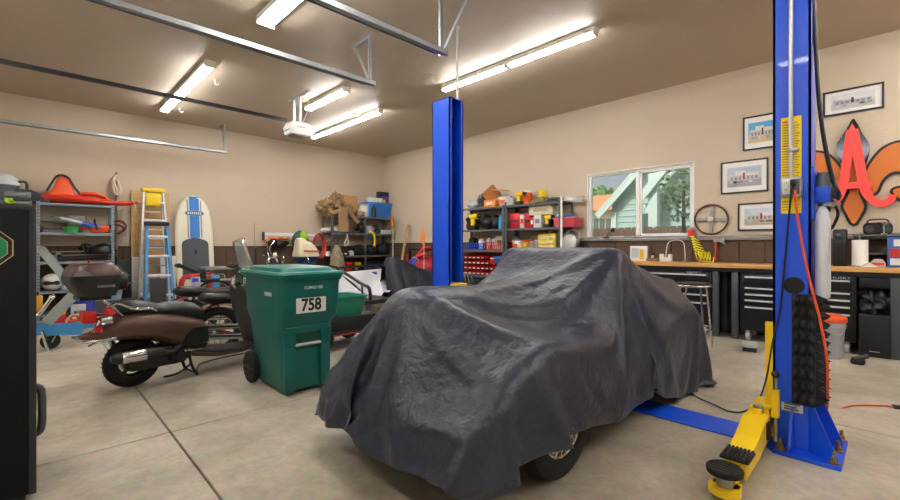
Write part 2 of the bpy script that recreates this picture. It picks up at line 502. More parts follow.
def tree(name, label, c, R, n, h, leafsize, col, seed, group=None):
    rnd = random.Random(seed)
    t = thing(name, label, 'tree', (c[0], c[1], 0), group=group)
    B().cyl((0, 0, -.1), (0, 0, c[2]), .05, .03).build('trunk', BROWN, t)
    b = B()
    for k in range(n):
        while True:
            d = Vector((rnd.uniform(-1, 1), rnd.uniform(-1, 1), rnd.uniform(-1, 1)))
            if d.length < 1: break
        if rnd.random() < .35: d = d.normalized() * rnd.uniform(.8, 1.02)
        p = Vector((d.x * R[0], d.y * R[1], c[2] + d.z * R[2]))
        nrm = Vector((rnd.gauss(0, 1), rnd.gauss(0, 1), rnd.gauss(0, 1))).normalized()
        x = nrm.orthogonal().normalized() * leafsize * rnd.uniform(.6, 1.2); y = nrm.cross(x) * .55
        b.faces([p - x, p - y, p + x, p + y], [(0, 1, 2, 3)])
    b.build('crown', mt(col, .7, 0, .35, 3), t, smooth=False)
tc = onX(681, 195, 9.4)
tree('tree', 'leafy green tree just outside the right window sash', (9.4, tc.y - .05, tc.z + .1), (.55, .40, .70), 420, 2, .06, '#7d9c68', 3)
tc = onX(620, 172, 24)
tree('tree', 'bright green round tree rising behind the far gable', (27.5, tc.y - .9, tc.z - 1.2), (1.1, 1.6, 1.9), 900, 5, .25, '#7f9f58', 4)
tc = onX(602, 194, 27)
tree('tree', 'small green tree behind the orange roof at window left', (27, tc.y, tc.z - 1.0), (1.2, 1.2, 1.5), 700, 5, .25, '#6d9150', 5)

# ================================================================ CEILING LAMPS AND DOOR GEAR
TUBE = emit('#f8f6f5', LAMP)
HOUS = mt('#d8d4c8', .5, var=.03)
def fixture(x, y0, y1, nsec, label, wide=.14, nt=2):
    t = thing('ceiling_light', label, 'ceiling light', (x, 0, ZC), group='fluorescent strip lights')
    B().bx(-wide / 2, wide / 2, y0, y1, -.06, 0, .006).build('housing', HOUS, t)
    L = (y1 - y0) / nsec
    for k in range(nsec):
        a = y0 + k * L
        for q in range(nt):
            xx = (q - (nt - 1) / 2) * wide * .5
            B().cyl((xx, a + .035, -.078), (xx, a + L - .035, -.078), .015, n=10).build('tube', TUBE, t)
        for e in (a + .012, a + L - .03): B().bx(-wide / 2, wide / 2, e, e + .018, -.096, -.05, .003).build('end_cap', HOUS, t)
    return t
fixture(1.72, 6.31, 9.02, 2, 'two-tube strip light on the ceiling crossed by the black rail')
fixture(1.83, 2.15, 4.75, 2, 'strip light cut off by the top edge between the two door tracks', .19)
fixture(4.56, 2.33, 4.84, 2, 'long double strip light on ceiling above the right shelving', .1)
fixture(3.5, 5.87, 7.17, 1, 'short single strip light just behind the door opener')
fixture(4.5, 6.39, 8.98, 2, 'long double strip light farthest back near the corner', .1)
for x, y0, y1 in ((1.8, -2.6, .0), (4.5, -2.4, .1), (6.2, -2.8, -.6), (-.7, 3.2, 5.6), (-.7, .1, 2.1)):  # unseen fixtures, added behind the camera to brighten the near side
    fixture(x, y0, y1, 2, 'unseen strip light added on the ceiling behind the viewpoint')

def door_track(y, z, x1, label, brace):
    t = thing('garage_door_track', label, 'door track', (0, y, 0), group='overhead door tracks')
    # C-shaped galvanised channel
    r = B()
    r.bx(XL + .05, x1, -.028, -.024, z - .026, z + .026).bx(XL + .05, x1, -.028, .02, z + .022, z + .026).bx(XL + .05, x1, -.028, .02, z - .026, z - .022).bx(XL + .05, x1, .016, .02, z + .012, z + .026).bx(XL + .05, x1, .016, .02, z - .026, z - .013)
    r.build('channel', GALV, t, smooth=False)
    B().bx(XL + .05, x1 - .1, .035, .04, z - .03, z + .018).bx(XL + .05, x1 - .1, .01, .04, z + .026, z + .03).build('angle_stiffener', GALV, t, smooth=False)
    v = B().bx(x1 - .05, x1 - .02, .02, .024, z - .03, ZC).bx(x1 - .05, x1 - .046, .02, .05, z - .03, ZC)
    v.build('hanger', GALV, t, smooth=False)
    v = B().bar((x1 - .03, .03, z - .01), (x1 - .03 + brace[0], .03 + brace[1], ZC - .02), .035, .005, up=(1, 0, 0)).build('brace', GALV, t, smooth=False)
    v = B().bx(x1 - .06, x1 - .01, min(0, brace[1]) + .0, max(0, brace[1]) + .06, ZC - .035, ZC - .0).build('ceiling_angle', GALV, t, smooth=False)
    B().bx(x1 - .012, x1 + .006, -.03, .03, z - .03, z + .03).build('stop_bolt', STEEL, t, smooth=False)
door_track(4.26, 3.1, 2.9, 'middle overhead door track with triangular hanger bracket', (0, .32))
door_track(3.04, 3.07, 2.9, 'overhead door track nearest the lift with chain-like brace', (.15, -.25))
door_track(9.45, 3.1, 2.88, 'overhead door track along the back wall above the shelves', (0, .2))
t = thing('garage_door_opener', 'white ceiling garage door opener hung on a long black rail', 'door opener', (3.17, 6.8, 3.09))
B().prism([(-.24, -.1), (.2, -.1), (.26, -.04), (.24, .09), (.1, .12), (-.2, .12), (-.27, .02)], -.14, .14, 'XZ').build('housing', mt('#d9d9d6', .4), t).scale = (.8, .85, .88)
B().prism([(-.27, -.03), (-.15, -.12), (.12, -.135), (.22, -.09), (.2, -.06), (-.24, -.05)], -.125, .125, 'XZ').build('light_lens', mt('#77797c', .35), t).scale = (.8, .85, .88)
B().bx(-4.75, -.2, -.02, .02, .1, .15).build('rail', SATIN, t, smooth=False)
for y in (-.11, .11):
    B().bx(-.05, -.015, y - .003, y + .003, .1, .56).bx(-.05, -.044, y - .02, y + .02, .1, .56).build('hanger', GALV, t, smooth=False)
B().bx(-.05, -.01, -.42, .3, .52, .56).build('ceiling_angle', GALV, t, smooth=False)
B().tube([(.02, -.1, .12), (.05, -.2, .3), (.04, -.25, .45), (.02, -.2, .55)], .006, smooth=5).build('power_cord', WHITE, t)
B().bx(-.08, .05, -.122, -.118, .022, .036).build('name_strip', mt('#8a8c90', .5), t, smooth=False)
t = thing('ceiling_conduit', 'thin white conduit dropping from ceiling onto far lift post', 'conduit', (3.44, 3.42, 0))
B().cyl((0, 0, 2.84), (0, 0, ZC), .014).build('pipe', mt('#c9c5bb', .5), t)
B().cyl((0, 0, ZC - .02), (0, 0, ZC), .035).build('flange', mt('#c9c5bb', .5), t)
for px, py, lb in ((215, 82, 'small white screw hook in ceiling right of crossed strip light'), (180, 110, 'small white screw hook in ceiling near lower end of crossed strip light')):
    d = ray(px, py); k = (ZC - .04 - EYE) / d[2]
    t = thing('ceiling_hook', lb, 'hook', (d[0] * k, d[1] * k, ZC))
    B().tube([(0, 0, 0), (0, 0, -.05), (.03, 0, -.08), (.05, 0, -.05)], .008, smooth=4).build('hook', HOUS, t)
d = ray(357, 115); k = (ZC - EYE) / d[2]
tag(B().lathe([(.09, 0), (.09, -.015), (.06, -.02), (.001, -.02)], n=24, cap=False).build('ceiling_cover_plate', mt('#b5a794', .5), loc=(d[0] * k, d[1] * k, ZC)), 'round flat cover plate on ceiling between rear strip lights', 'cover plate')

# draped cloth: the fabric grid as second differences of x, y, z in 2.5 mm steps
CLOTH_SHAPE = (84, 50)
CLOTH = [
548,-20,-17,-18,-17,-8,-4,13,-6,4,3,1,0,-1,-1,2,1,-1,-2,-4,-5,-2,4,4,-6,0,10,14,5,-10,-16,-3,9,2,5,4,-6,-10,-4,13,11,2,1,2,6,7,7,-1,2,15,15,3,-2,-2,0,
-8,-8,0,3,4,4,0,3,-5,-4,-7,7,5,1,-1,-1,7,-3,-9,3,4,2,-6,-3,-2,9,0,-7,-3,8,-8,-8,3,8,5,-2,-6,-3,0,1,5,1,0,12,0,18,-1,0,0,-1,3,-6,-21,11,3,1,1,-2,2,-2,
-5,-6,6,7,4,-4,0,-10,-5,11,0,4,-13,2,6,7,0,4,2,-18,-7,11,1,2,4,-8,-2,-2,7,3,-5,-2,13,4,-1,15,1,-1,3,-1,-1,2,-8,-8,2,0,-3,-1,3,3,6,-13,-4,5,-3,19,-11,
-8,14,-4,-5,-1,1,-8,12,1,-6,-6,9,-5,7,3,-2,1,-7,-7,4,11,4,2,-7,8,3,-2,-4,-6,18,6,0,2,-5,3,-1,-10,-2,-5,0,0,0,0,8,6,-15,-7,16,-12,5,8,-9,1,16,-21,8,10,
-6,-6,4,-5,-13,21,-6,1,8,-3,-13,4,6,7,3,-9,11,0,0,-4,0,12,-12,10,6,2,1,-4,3,-6,-10,-2,0,-3,0,3,-2,5,11,-12,-1,-2,13,2,-7,-4,6,7,1,-2,-7,-2,-7,-2,13,-5,
8,1,-9,-3,-2,4,10,3,-6,3,0,-2,-3,4,0,16,-6,-6,6,6,3,-1,-3,1,-13,-1,1,4,2,3,-3,4,-1,-4,-11,9,2,6,-2,-4,-1,10,-3,-3,-6,0,-4,11,3,1,-8,-11,18,-4,-3,7,2,
-4,-4,4,-4,-1,3,1,6,18,0,-8,-6,4,8,3,0,-1,-1,-1,1,0,1,-1,1,-8,2,6,-9,-3,-1,7,3,-6,-4,4,1,-1,-3,-5,7,8,-3,-10,1,17,-6,0,-1,3,-1,-7,2,-1,5,3,1,-2,0,16,2,
2,-5,-8,0,10,1,0,-1,-3,2,0,-1,-1,1,4,-4,3,-1,-8,-5,5,5,-4,-5,3,0,-2,1,-6,12,1,-5,-6,16,-3,-8,-1,7,2,-4,2,3,1,0,-1,0,2,-1,16,2,1,1,-3,-6,-4,12,0,-2,-2,
-1,0,-1,1,-1,-1,2,0,4,-3,-10,0,8,-1,-7,2,1,-3,-3,6,5,0,-13,18,-1,-5,1,5,-1,1,1,-3,-1,2,1,1,0,-1,0,15,2,2,0,1,-2,-2,-5,7,0,-3,-2,0,1,-1,-1,1,-3,2,3,4,
-8,-7,6,4,-6,-1,-1,-1,-3,10,4,-10,12,-5,-4,-1,7,0,0,-8,1,10,1,1,1,-1,-2,1,-1,13,3,-1,3,2,1,-3,-2,-1,4,-4,-2,1,-1,-1,1,-1,1,-1,1,0,4,-11,1,6,-5,-2,-4,1,
5,8,1,-5,2,1,-1,1,-6,3,6,4,-1,-2,1,-2,-2,3,1,-2,-1,12,3,3,0,1,1,1,-3,-1,2,0,-3,-6,-4,-2,-1,2,3,2,1,4,0,0,-11,8,-3,-4,-3,2,9,5,-9,5,-1,-4,-3,1,9,3,2,0,
0,-4,-2,1,0,1,3,-3,0,14,-4,-2,0,2,4,3,4,-1,-2,2,-1,2,1,-2,-4,-5,-6,-1,3,2,5,1,-4,-3,4,-9,2,0,13,-5,-2,2,-5,0,7,6,0,-1,1,-1,-3,2,1,0,0,-2,-1,0,0,8,0,4,
7,-2,-2,-1,0,2,4,0,0,-1,0,2,1,0,-1,-4,-6,-3,0,6,0,-4,2,-2,3,2,-2,-2,3,-3,4,5,1,-1,0,1,-1,0,1,0,0,-1,0,-3,-1,3,-2,11,2,0,-1,9,-1,0,0,0,-1,2,-1,0,-1,0,0,
0,2,1,-1,-2,-3,-5,3,-1,3,-2,-1,3,0,0,0,4,2,-1,0,0,-1,1,0,0,0,0,-1,0,0,0,-4,2,1,18,-2,0,-1,-3,8,0,0,0,1,1,-1,-1,1,0,0,1,-2,0,1,0,0,1,-1,0,-1,0,1,0,0,1,
0,0,-1,1,-1,0,0,1,-1,0,0,0,0,0,-1,-1,0,-2,1,17,0,3,1,-1,-2,0,3,0,-1,1,0,1,0,-1,-1,-2,0,-1,0,1,1,1,1,2,1,0,-1,0,-1,0,0,-2,1,-1,1,0,1,-1,1,-1,0,-1,0,-1,
0,1,-1,-1,0,18,1,-2,-2,-2,-2,4,0,4,3,-1,1,-1,-2,-1,0,1,1,2,0,0,0,0,1,0,0,0,1,0,-1,-1,0,1,-1,0,0,0,0,0,-1,0,0,-1,1,0,0,-1,0,-1,-1,19,0,0,-1,2,0,1,0,0,
-1,2,1,-1,0,0,0,0,0,-1,0,1,0,1,0,0,0,0,0,0,0,0,-1,0,0,1,-1,0,0,0,-2,-1,-1,0,-1,0,0,1,1,0,-1,18,-1,0,0,-1,1,0,2,1,1,1,1,-1,0,0,0,0,0,0,1,-1,1,0,0,0,1,0,
0,-1,0,-1,0,0,0,-1,1,0,1,-2,1,-1,-1,-1,-1,1,0,2,-1,-1,-1,18,2,-1,1,1,0,-1,0,0,1,1,0,1,-1,0,0,0,0,0,0,1,0,0,-1,1,0,0,0,0,0,-1,0,0,0,0,0,0,0,0,-1,1,-1,0,
0,-3,0,-1,3,-2,0,18,1,1,-1,0,1,1,0,-1,1,1,1,-1,0,0,0,0,0,1,0,0,0,-1,1,0,0,0,0,0,0,0,-1,-2,2,1,-1,0,0,0,0,-1,0,1,-1,0,-1,-1,-1,1,0,19,-1,1,1,1,-2,1,0,1,
1,-1,1,-1,1,0,1,0,0,0,0,0,-1,0,1,0,0,0,0,0,0,0,-1,0,-3,3,1,-1,0,0,-1,0,0,-1,1,0,-1,-2,1,-1,0,18,1,0,1,-3,4,-1,1,1,-1,0,0,1,0,0,0,0,1,0,0,0,-1,1,0,0,0,
1,-1,0,0,0,0,-1,-1,-1,2,1,-1,1,-1,-1,0,0,-1,1,0,-1,-4,2,0,18,1,1,-3,3,-2,2,0,1,0,1,0,-1,0,1,0,1,-1,1,0,-2,2,1,-1,0,0,0,0,0,0,0,0,0,0,-3,2,0,0,-1,1,-1,
0,-1,1,0,0,-1,-1,-1,0,18,1,-2,1,1,1,1,1,-2,1,1,0,0,1,0,0,-1,1,0,-2,2,0,0,0,0,0,0,1,-1,0,0,0,0,-1,-1,-1,2,0,0,0,0,-1,0,0,0,-1,0,0,-1,-2,19,-1,-1,3,1,0,
0,0,0,1,-1,1,0,0,0,1,0,0,-1,0,1,0,0,0,0,1,-1,0,1,-1,0,0,0,0,-2,0,1,0,0,0,0,0,0,-1,-1,1,-1,0,-1,-1,18,-1,2,1,-1,2,0,-1,2,0,0,0,0,0,1,-1,1,-1,-1,2,0,0,0,
0,0,0,0,0,0,-1,1,0,0,-1,0,-1,0,1,0,0,0,-1,0,0,0,-1,0,-1,-1,0,18,0,2,0,2,-1,1,-1,0,1,0,-1,1,0,0,-1,1,0,0,0,1,0,0,1,-1,0,0,0,0,0,0,-1,1,-1,0,-1,0,1,0,-1,
0,-2,1,0,0,-1,1,-2,0,-1,18,0,-1,3,1,1,-1,1,0,-1,1,0,0,0,0,0,-1,1,0,1,0,0,0,0,0,0,0,0,0,0,-1,1,-1,-1,1,-1,0,1,-1,1,-1,-1,1,-1,0,0,0,0,-2,-1,19,0,1,-4,2,
3,0,0,1,0,-1,-1,2,1,-2,0,1,-1,1,1,-1,0,1,0,0,0,1,-1,0,0,0,0,0,-1,1,-2,0,0,1,-1,-1,1,0,-1,0,0,-2,-1,1,0,18,1,0,2,-7,3,5,0,-1,1,0,0,0,-1,0,1,0,0,-1,1,1,
0,0,-2,3,-1,0,0,0,1,-1,0,0,-1,0,0,-1,0,-1,0,-2,3,-2,2,-1,0,-3,3,-4,1,18,-1,0,1,3,-10,7,4,0,0,0,0,0,0,0,-1,0,1,0,1,-1,0,1,-1,1,0,0,0,0,0,0,0,-1,0,-3,1,
1,-1,0,-1,-1,2,0,0,0,-5,4,-3,1,-1,18,1,0,-1,-1,4,-15,7,8,0,0,1,1,-1,-1,0,0,0,-1,2,0,1,-1,1,0,0,0,0,0,0,0,-1,1,0,-3,1,0,0,-1,-3,3,1,0,-1,-5,3,1,0,-4,2,
18,0,2,-2,1,-1,3,-10,-3,11,3,-1,1,0,0,0,-1,1,-1,0,1,0,1,0,-1,1,0,1,-1,0,0,0,-1,0,-1,0,0,-1,-1,-1,3,-1,1,-5,1,3,-3,-7,5,1,18,0,-2,1,-1,4,-2,1,-6,-8,14,
3,-2,1,1,-1,0,1,-1,0,0,2,0,0,0,0,0,0,0,0,0,0,-2,1,0,-1,0,-1,-3,2,2,0,-4,-1,4,-4,-7,9,-1,0,18,0,2,0,0,-3,5,-3,1,-6,-13,16,4,1,0,-1,-1,1,1,0,0,0,-1,1,2,
-1,0,0,0,0,0,-1,0,0,0,-2,1,-2,-2,3,1,-4,-2,4,-4,-4,6,-3,3,0,17,0,2,2,0,-1,-4,5,-1,0,-3,-15,15,3,1,1,-2,1,0,-1,2,-3,1,4,-1,0,0,0,-1,0,0,-2,0,2,-1,0,-1,
-3,1,3,-2,-3,1,-4,-1,4,0,2,0,-1,18,1,-3,3,2,0,0,-4,4,0,-2,-3,-16,18,3,0,0,-1,1,0,0,-2,-1,3,1,0,0,-1,1,1,-2,0,-2,1,1,0,-1,-5,6,-1,-5,1,-2,0,2,2,1,1,-2,
0,18,1,1,-2,3,0,0,1,-4,2,2,-1,-2,-19,13,9,-1,-2,3,-1,-3,1,4,-1,-2,1,-1,1,0,-2,0,1,0,1,0,0,-4,0,3,-4,-1,-1,0,5,1,-1,1,-2,1,-2,17,1,-1,2,-5,5,2,0,1,-1,
-1,1,0,-2,-13,8,7,-2,2,0,-3,3,1,-2,-1,0,0,0,0,0,0,0,0,0,2,0,-8,7,-3,-2,-2,3,5,-1,0,1,-1,1,-3,-6,7,5,6,-2,2,-3,2,2,1,1,0,0,0,0,-1,-14,12,3,0,-2,0,3,-2,
-1,0,-1,0,0,0,0,0,1,0,1,1,-2,-3,3,-4,-2,7,1,-1,0,-1,-3,-2,-4,-2,3,-18,1,6,14,12,0,-4,0,2,2,3,1,2,1,-1,0,-14,7,0,2,4,0,-2,-1,0,0,0,-1,0,0,1,0,2,-2,0,-3,
3,-2,0,6,-2,-4,-3,-5,-6,-3,-1,0,-2,3,-2,0,0,3,2,9,10,1,-1,-1,-1,0,0,-1,0,2,2,-7,1,2,4,-2,-1,0,1,0,0,0,0,0,0,0,0,-2,-1,-1,3,-2,1,-3,-1,0,0,1,3,-1,-3,-5,
-3,-10,6,1,-4,-11,-8,-1,3,5,2,0,1,4,4,7,8,5,2,3,3,-3,-4,0,0,0,0,0,0,0,0,0,0,-1,1,1,2,0,-1,-5,-4,-6,-6,-3,2,-5,-8,-6,-2,0,0,1,14,-2,-2,1,-6,-4,-4,1,5,7,
5,3,2,0,-1,1,1,1,-2,-1,1,0,0,0,-1,0,1,0,-1,0,0,1,0,0,-2,4,1,0,-2,-1,-2,-4,-10,-2,0,0,-4,-4,1,0,10,2,5,-3,4,4,1,0,-1,-1,-1,-2,-1,1,2,1,-2,0,0,-1,1,0,0,
0,0,0,-1,0,1,0,0,0,0,-1,0,2,-5,4,-1,1,-2,0,1,1,2,1,-2,1,-3,-2,17,2,-3,0,4,0,1,-1,-1,-3,0,3,2,1,-1,-3,1,0,1,2,-1,-1,0,1,0,0,0,0,0,0,-1,0,0,0,0,1,0,-7,4,
0,3,-1,-1,0,0,-2,3,-1,0,-1,17,-2,0,4,0,1,-3,-2,0,4,2,0,0,1,-3,0,0,3,-1,0,0,0,0,-1,1,0,-1,0,0,0,1,0,-1,1,0,-1,1,-2,-3,3,-2,2,0,0,-2,2,1,0,-2,-1,17,1,1,
1,0,-4,-1,3,2,1,0,1,0,-5,3,0,1,0,0,1,-1,1,0,0,-1,0,1,0,-1,0,0,0,0,0,0,0,0,1,-3,-4,5,-1,-1,-1,3,-1,-2,1,1,-1,17,1,2,0,-1,-2,3,1,0,0,1,-1,-2,2,0,-1,3,-1,
-3,2,1,-1,0,0,0,0,0,0,1,0,-1,0,0,0,0,0,0,0,0,-2,-4,4,1,-2,-3,4,1,-3,-1,1,18,-1,0,0,-1,5,-1,1,0,0,0,-1,0,1,-1,2,0,0,0,0,-1,1,0,0,0,0,0,0,-1,0,1,-1,1,-1,
0,-1,2,0,-1,0,-2,-4,4,2,-1,-6,2,4,-1,-1,18,1,-1,1,-1,1,2,-1,1,0,0,-1,2,-1,0,1,0,0,0,0,0,0,0,0,0,0,0,0,0,0,0,0,0,0,0,-1,1,-1,0,0,0,-1,-5,3,3,0,-5,-1,3,
-1,18,1,2,-5,5,0,0,0,0,0,0,0,0,0,1,0,0,0,1,-1,0,0,0,0,0,0,0,0,1,-1,0,0,0,0,0,-2,1,1,0,-1,0,0,-1,-4,1,3,0,-3,-1,2,18,1,-3,4,0,1,0,0,0,0,0,1,-1,1,1,0,-1,
1,-1,0,0,0,0,1,0,0,0,0,-1,1,-1,1,-1,0,0,-1,1,-1,0,1,-1,0,0,-1,-4,1,4,-1,-2,-1,18,-1,2,1,1,0,0,1,0,-1,0,1,0,1,-1,0,1,-1,0,0,1,-1,1,-1,0,0,1,-1,1,-1,1,
-1,0,0,0,1,-1,0,0,-1,0,0,0,0,-1,-3,-2,5,-2,-1,18,0,2,1,0,0,0,0,0,1,0,0,0,0,0,0,0,0,1,-1,0,1,-1,1,0,0,-1,1,0,0,-1,1,0,0,-1,0,0,0,0,0,-1,0,0,0,0,-1,-2,
-3,4,-1,18,0,1,1,1,0,0,0,0,0,0,1,1,-1,0,1,-1,1,0,0,0,0,0,0,0,0,0,0,0,0,0,-1,0,0,1,0,-2,0,0,0,1,-1,0,-1,0,0,-1,0,-2,0,18,1,0,0,1,1,1,-1,1,0,0,0,0,0,1,
-1,1,-1,0,0,1,0,0,0,0,0,0,0,-1,1,0,0,0,0,-1,0,0,0,0,0,-1,0,0,0,0,-1,0,0,-2,0,18,1,1,0,-1,0,1,1,0,1,0,0,0,0,0,1,-1,1,0,0,0,0,0,0,0,0,0,0,0,0,0,0,0,0,0,
0,-1,0,-1,0,1,0,-1,0,-1,1,-1,-1,-1,0,18,1,0,0,1,1,0,0,0,0,1,0,0,1,-1,0,1,-1,1,0,0,0,0,0,0,0,0,0,0,0,0,0,0,-1,1,0,-2,1,-1,0,0,0,0,-1,1,-1,0,-2,0,-1,17,
-3,-1,3,0,-1,0,2,1,2,1,1,0,0,1,-1,0,1,1,-1,0,0,0,0,0,0,0,0,0,0,0,0,0,0,0,-1,0,-2,2,0,-1,-1,0,1,0,-1,1,-2,-2,1,17,1,-3,-2,2,2,2,1,1,-1,1,0,1,0,0,1,-1,3,
-1,0,-1,0,0,-1,1,0,0,-1,1,-1,1,0,0,1,-1,2,-3,0,0,-1,1,0,-1,-1,-2,1,-1,0,0,0,16,0,-1,1,0,1,0,0,1,2,1,0,-1,0,-2,-1,5,-11,1,3,-4,0,0,0,-1,0,0,1,0,0,0,1,1,
1,1,2,-1,5,-1,-1,-1,-1,1,0,1,0,0,-1,1,-1,15,-3,7,0,1,0,0,1,0,0,0,-3,-3,-1,1,5,-19,9,-11,6,2,-6,1,0,0,0,0,0,0,1,0,2,-2,-2,0,6,8,-6,8,-1,-3,4,1,0,-2,-1,
0,3,0,-1,12,7,1,0,0,0,1,0,0,0,-5,-3,1,1,4,-17,5,3,-7,0,4,-2,-2,1,0,0,0,0,0,0,0,1,-1,-3,1,4,5,6,-9,7,-3,5,1,1,1,0,-1,-1,0,0,18,0,0,2,-1,1,0,0,-1,-3,-2,
-1,2,5,-16,-8,19,-8,-2,-2,4,-1,-2,0,0,0,0,0,0,0,1,0,0,-1,-1,5,-8,15,3,-8,2,-3,-2,-1,11,4,0,0,-2,-3,17,1,1,0,0,-3,0,2,-4,1,-3,2,6,-16,-12,18,2,-5,-2,-4,
6,-1,-1,-1,0,0,0,1,0,0,0,-1,1,0,0,1,-2,4,10,-1,-2,-3,1,-7,-13,1,15,-7,8,6,17,-1,-3,-4,2,6,1,-9,6,-3,1,6,-13,-15,11,12,-5,-3,-1,1,-2,4,-2,0,-1,1,-1,0,0,
0,0,0,-1,2,-2,-1,1,-3,7,7,-3,0,-2,-2,7,-3,-14,11,0,6,11,-3,3,6,2,-3,-7,8,-5,-5,9,-12,-15,7,13,4,-6,-4,1,4,-7,6,-1,0,0,0,0,0,0,-1,1,-1,1,0,0,-3,1,-2,-7,
18,4,-4,-3,-2,-3,1,0,2,4,0,7,6,2,1,1,-8,8,-3,-7,8,-14,-9,9,9,6,-7,-6,-5,8,0,-5,4,1,1,0,0,0,0,-1,0,0,-1,0,2,1,-6,3,-3,-6,6,12,-1,-2,2,6,-3,-2,-7,3,1,17,
1,-1,-1,-9,9,-1,-10,6,-10,-8,1,11,4,5,-6,-9,0,10,-3,-3,-4,7,-2,1,-2,2,-2,1,1,-1,0,2,1,2,-8,6,-4,-4,-3,14,-6,3,15,-2,0,-7,1,-7,-1,17,-4,-4,-2,9,-1,-4,
-2,-11,-8,-6,12,10,10,-13,1,-5,-2,2,-2,6,-5,4,-3,0,1,0,-2,2,-1,2,-1,2,-1,-2,0,3,2,-3,-6,5,10,-5,4,5,0,7,-5,-8,2,12,-1,3,5,-4,-4,-14,-9,-5,3,3,16,-2,5,
-13,5,-4,1,-3,3,1,0,-1,5,-4,1,0,1,-1,1,-1,-1,1,-1,-1,-1,2,4,1,-7,1,4,4,3,-2,14,0,-5,-6,-9,16,-1,-4,-4,2,-11,0,1,-4,-9,19,2,6,-13,-1,-2,1,-1,-5,4,0,3,
-3,0,4,-1,-1,1,0,1,-2,1,-1,-2,2,-2,-3,7,4,-7,0,5,1,-3,3,-1,-1,14,2,-6,8,7,-7,5,-20,-2,-2,4,3,3,10,1,0,-7,-4,-8,5,3,-5,0,1,1,0,-1,1,1,0,2,-2,1,0,1,-1,
-2,2,0,-5,2,10,-8,-1,4,3,-2,-9,6,5,6,9,-2,17,-8,6,-28,-2,6,-4,-1,-2,21,4,-1,-5,0,5,-12,-4,-4,9,-4,-5,4,0,1,0,0,1,0,2,-1,1,2,-7,-2,5,6,7,-14,6,1,-4,3,3,
-4,12,-17,17,-5,6,5,-1,-2,-5,-7,1,-2,9,-6,13,5,2,-3,-2,-8,-1,-1,-3,2,10,-8,0,-8,1,0,-1,0,0,1,1,1,1,1,2,3,5,-13,-5,16,-10,16,-8,-1,-4,15,-10,11,-2,-5,
-1,13,16,-13,-18,7,-2,-11,2,5,14,6,-3,-10,3,-1,-2,-6,-1,14,-11,-6,-2,1,-5,0,0,0,-1,0,-1,0,0,4,2,11,-5,17,-13,0,0,0,11,-5,-7,5,3,6,-14,6,9,-4,-10,1,3,
-13,5,6,-6,24,2,-11,-5,0,-11,8,-2,0,5,-2,14,4,0,-1,4,-1,0,-1,1,-3,-1,-1,-3,-21,1,-2,3,8,1,-6,4,14,-10,-2,9,-16,16,-10,10,2,-6,-5,-15,0,0,6,-8,12,19,2,
-12,-13,-1,-2,-8,5,3,16,14,-4,-6,7,3,6,-2,1,0,0,-1,2,-1,-5,-12,14,2,-5,-15,-9,9,-14,11,-15,-4,3,6,18,-6,9,-13,0,-1,0,-6,-7,0,2,18,7,-6,-8,-3,-6,-6,-1,
14,4,15,1,-1,2,-7,2,8,0,1,0,-1,0,0,-1,-5,-3,11,-2,-2,-1,-2,-7,-5,-7,-20,1,1,2,17,1,0,-11,8,2,-5,2,-11,8,-8,13,8,-3,-6,-18,0,22,-7,14,3,3,1,-1,-1,0,3,0,
-7,9,0,-2,2,0,0,-4,-1,5,-1,0,-1,0,2,-4,-9,-9,-15,-5,2,8,4,-4,-2,14,-3,-5,1,-1,450,1,10,6,7,9,17,3,18,18,19,18,19,18,18,18,17,18,17,17,17,15,17,16,14,1,
-12,5,19,1,-3,-18,-2,14,16,17,16,16,17,10,-7,19,18,18,18,18,18,20,19,-3,-9,10,-7,-5,-1,1,-6,11,-2,-1,0,1,0,0,0,0,0,0,2,0,-1,1,-2,-3,2,-1,1,10,0,13,-11,
0,7,3,-3,-2,-3,3,-3,-15,24,0,1,1,0,-1,0,0,-18,-7,-2,-2,0,-5,1,6,-5,-3,1,-1,0,1,2,1,0,-2,2,-1,-1,3,-1,-1,0,1,-5,-5,14,4,0,5,-2,2,-3,0,0,1,4,1,-4,7,2,0,
1,-3,-1,2,2,-21,-6,1,-7,-3,-1,16,-5,-9,3,-4,1,0,0,1,-1,2,1,2,-3,2,-2,-1,2,1,-6,4,-2,3,8,0,0,2,-1,0,4,0,3,-2,3,0,-4,9,-1,0,-3,-1,-2,4,-13,-7,-2,-4,14,
-22,5,0,6,-8,3,-2,-6,1,1,-1,1,-1,1,3,3,-4,2,-3,2,3,-2,-2,2,-2,5,1,0,0,0,2,4,2,1,2,-1,-7,4,6,2,-1,-4,-4,7,-11,-13,3,-4,1,14,0,-22,-1,5,5,-11,7,-5,-1,0,
1,0,0,1,-1,1,4,-5,2,-1,-1,6,-4,2,2,1,0,1,-3,0,4,9,-4,0,0,1,-2,8,2,-1,-6,-3,6,-6,-18,-2,-4,5,1,-3,18,3,-29,3,6,2,-10,3,-2,1,0,0,1,0,0,-1,0,0,2,2,-3,4,
-1,3,3,-4,1,1,-6,-1,14,0,-3,2,1,-2,-1,3,2,-1,-3,4,0,-25,-3,-1,2,2,15,-5,0,16,10,-32,3,5,1,-4,0,-1,0,0,0,0,0,1,0,4,-5,0,1,2,4,-4,6,-2,-1,0,-6,4,12,-5,3,
1,-1,-9,10,0,-1,-3,3,-1,-26,2,4,9,8,7,-5,-7,5,2,9,9,-27,5,3,-3,-3,0,0,0,0,0,0,1,1,2,0,-4,3,-2,3,0,4,-2,0,0,-10,16,2,-1,3,-5,-6,9,0,0,1,-3,-4,-19,8,11,
10,2,-3,-5,-2,-8,2,2,1,8,11,-28,9,1,-4,-2,0,1,0,0,0,0,1,1,3,-3,-1,1,2,0,5,-3,1,-3,-1,12,-1,0,-2,-7,8,3,0,-4,-2,-3,-6,15,6,-1,-5,-3,-3,1,-4,-10,4,1,3,2,
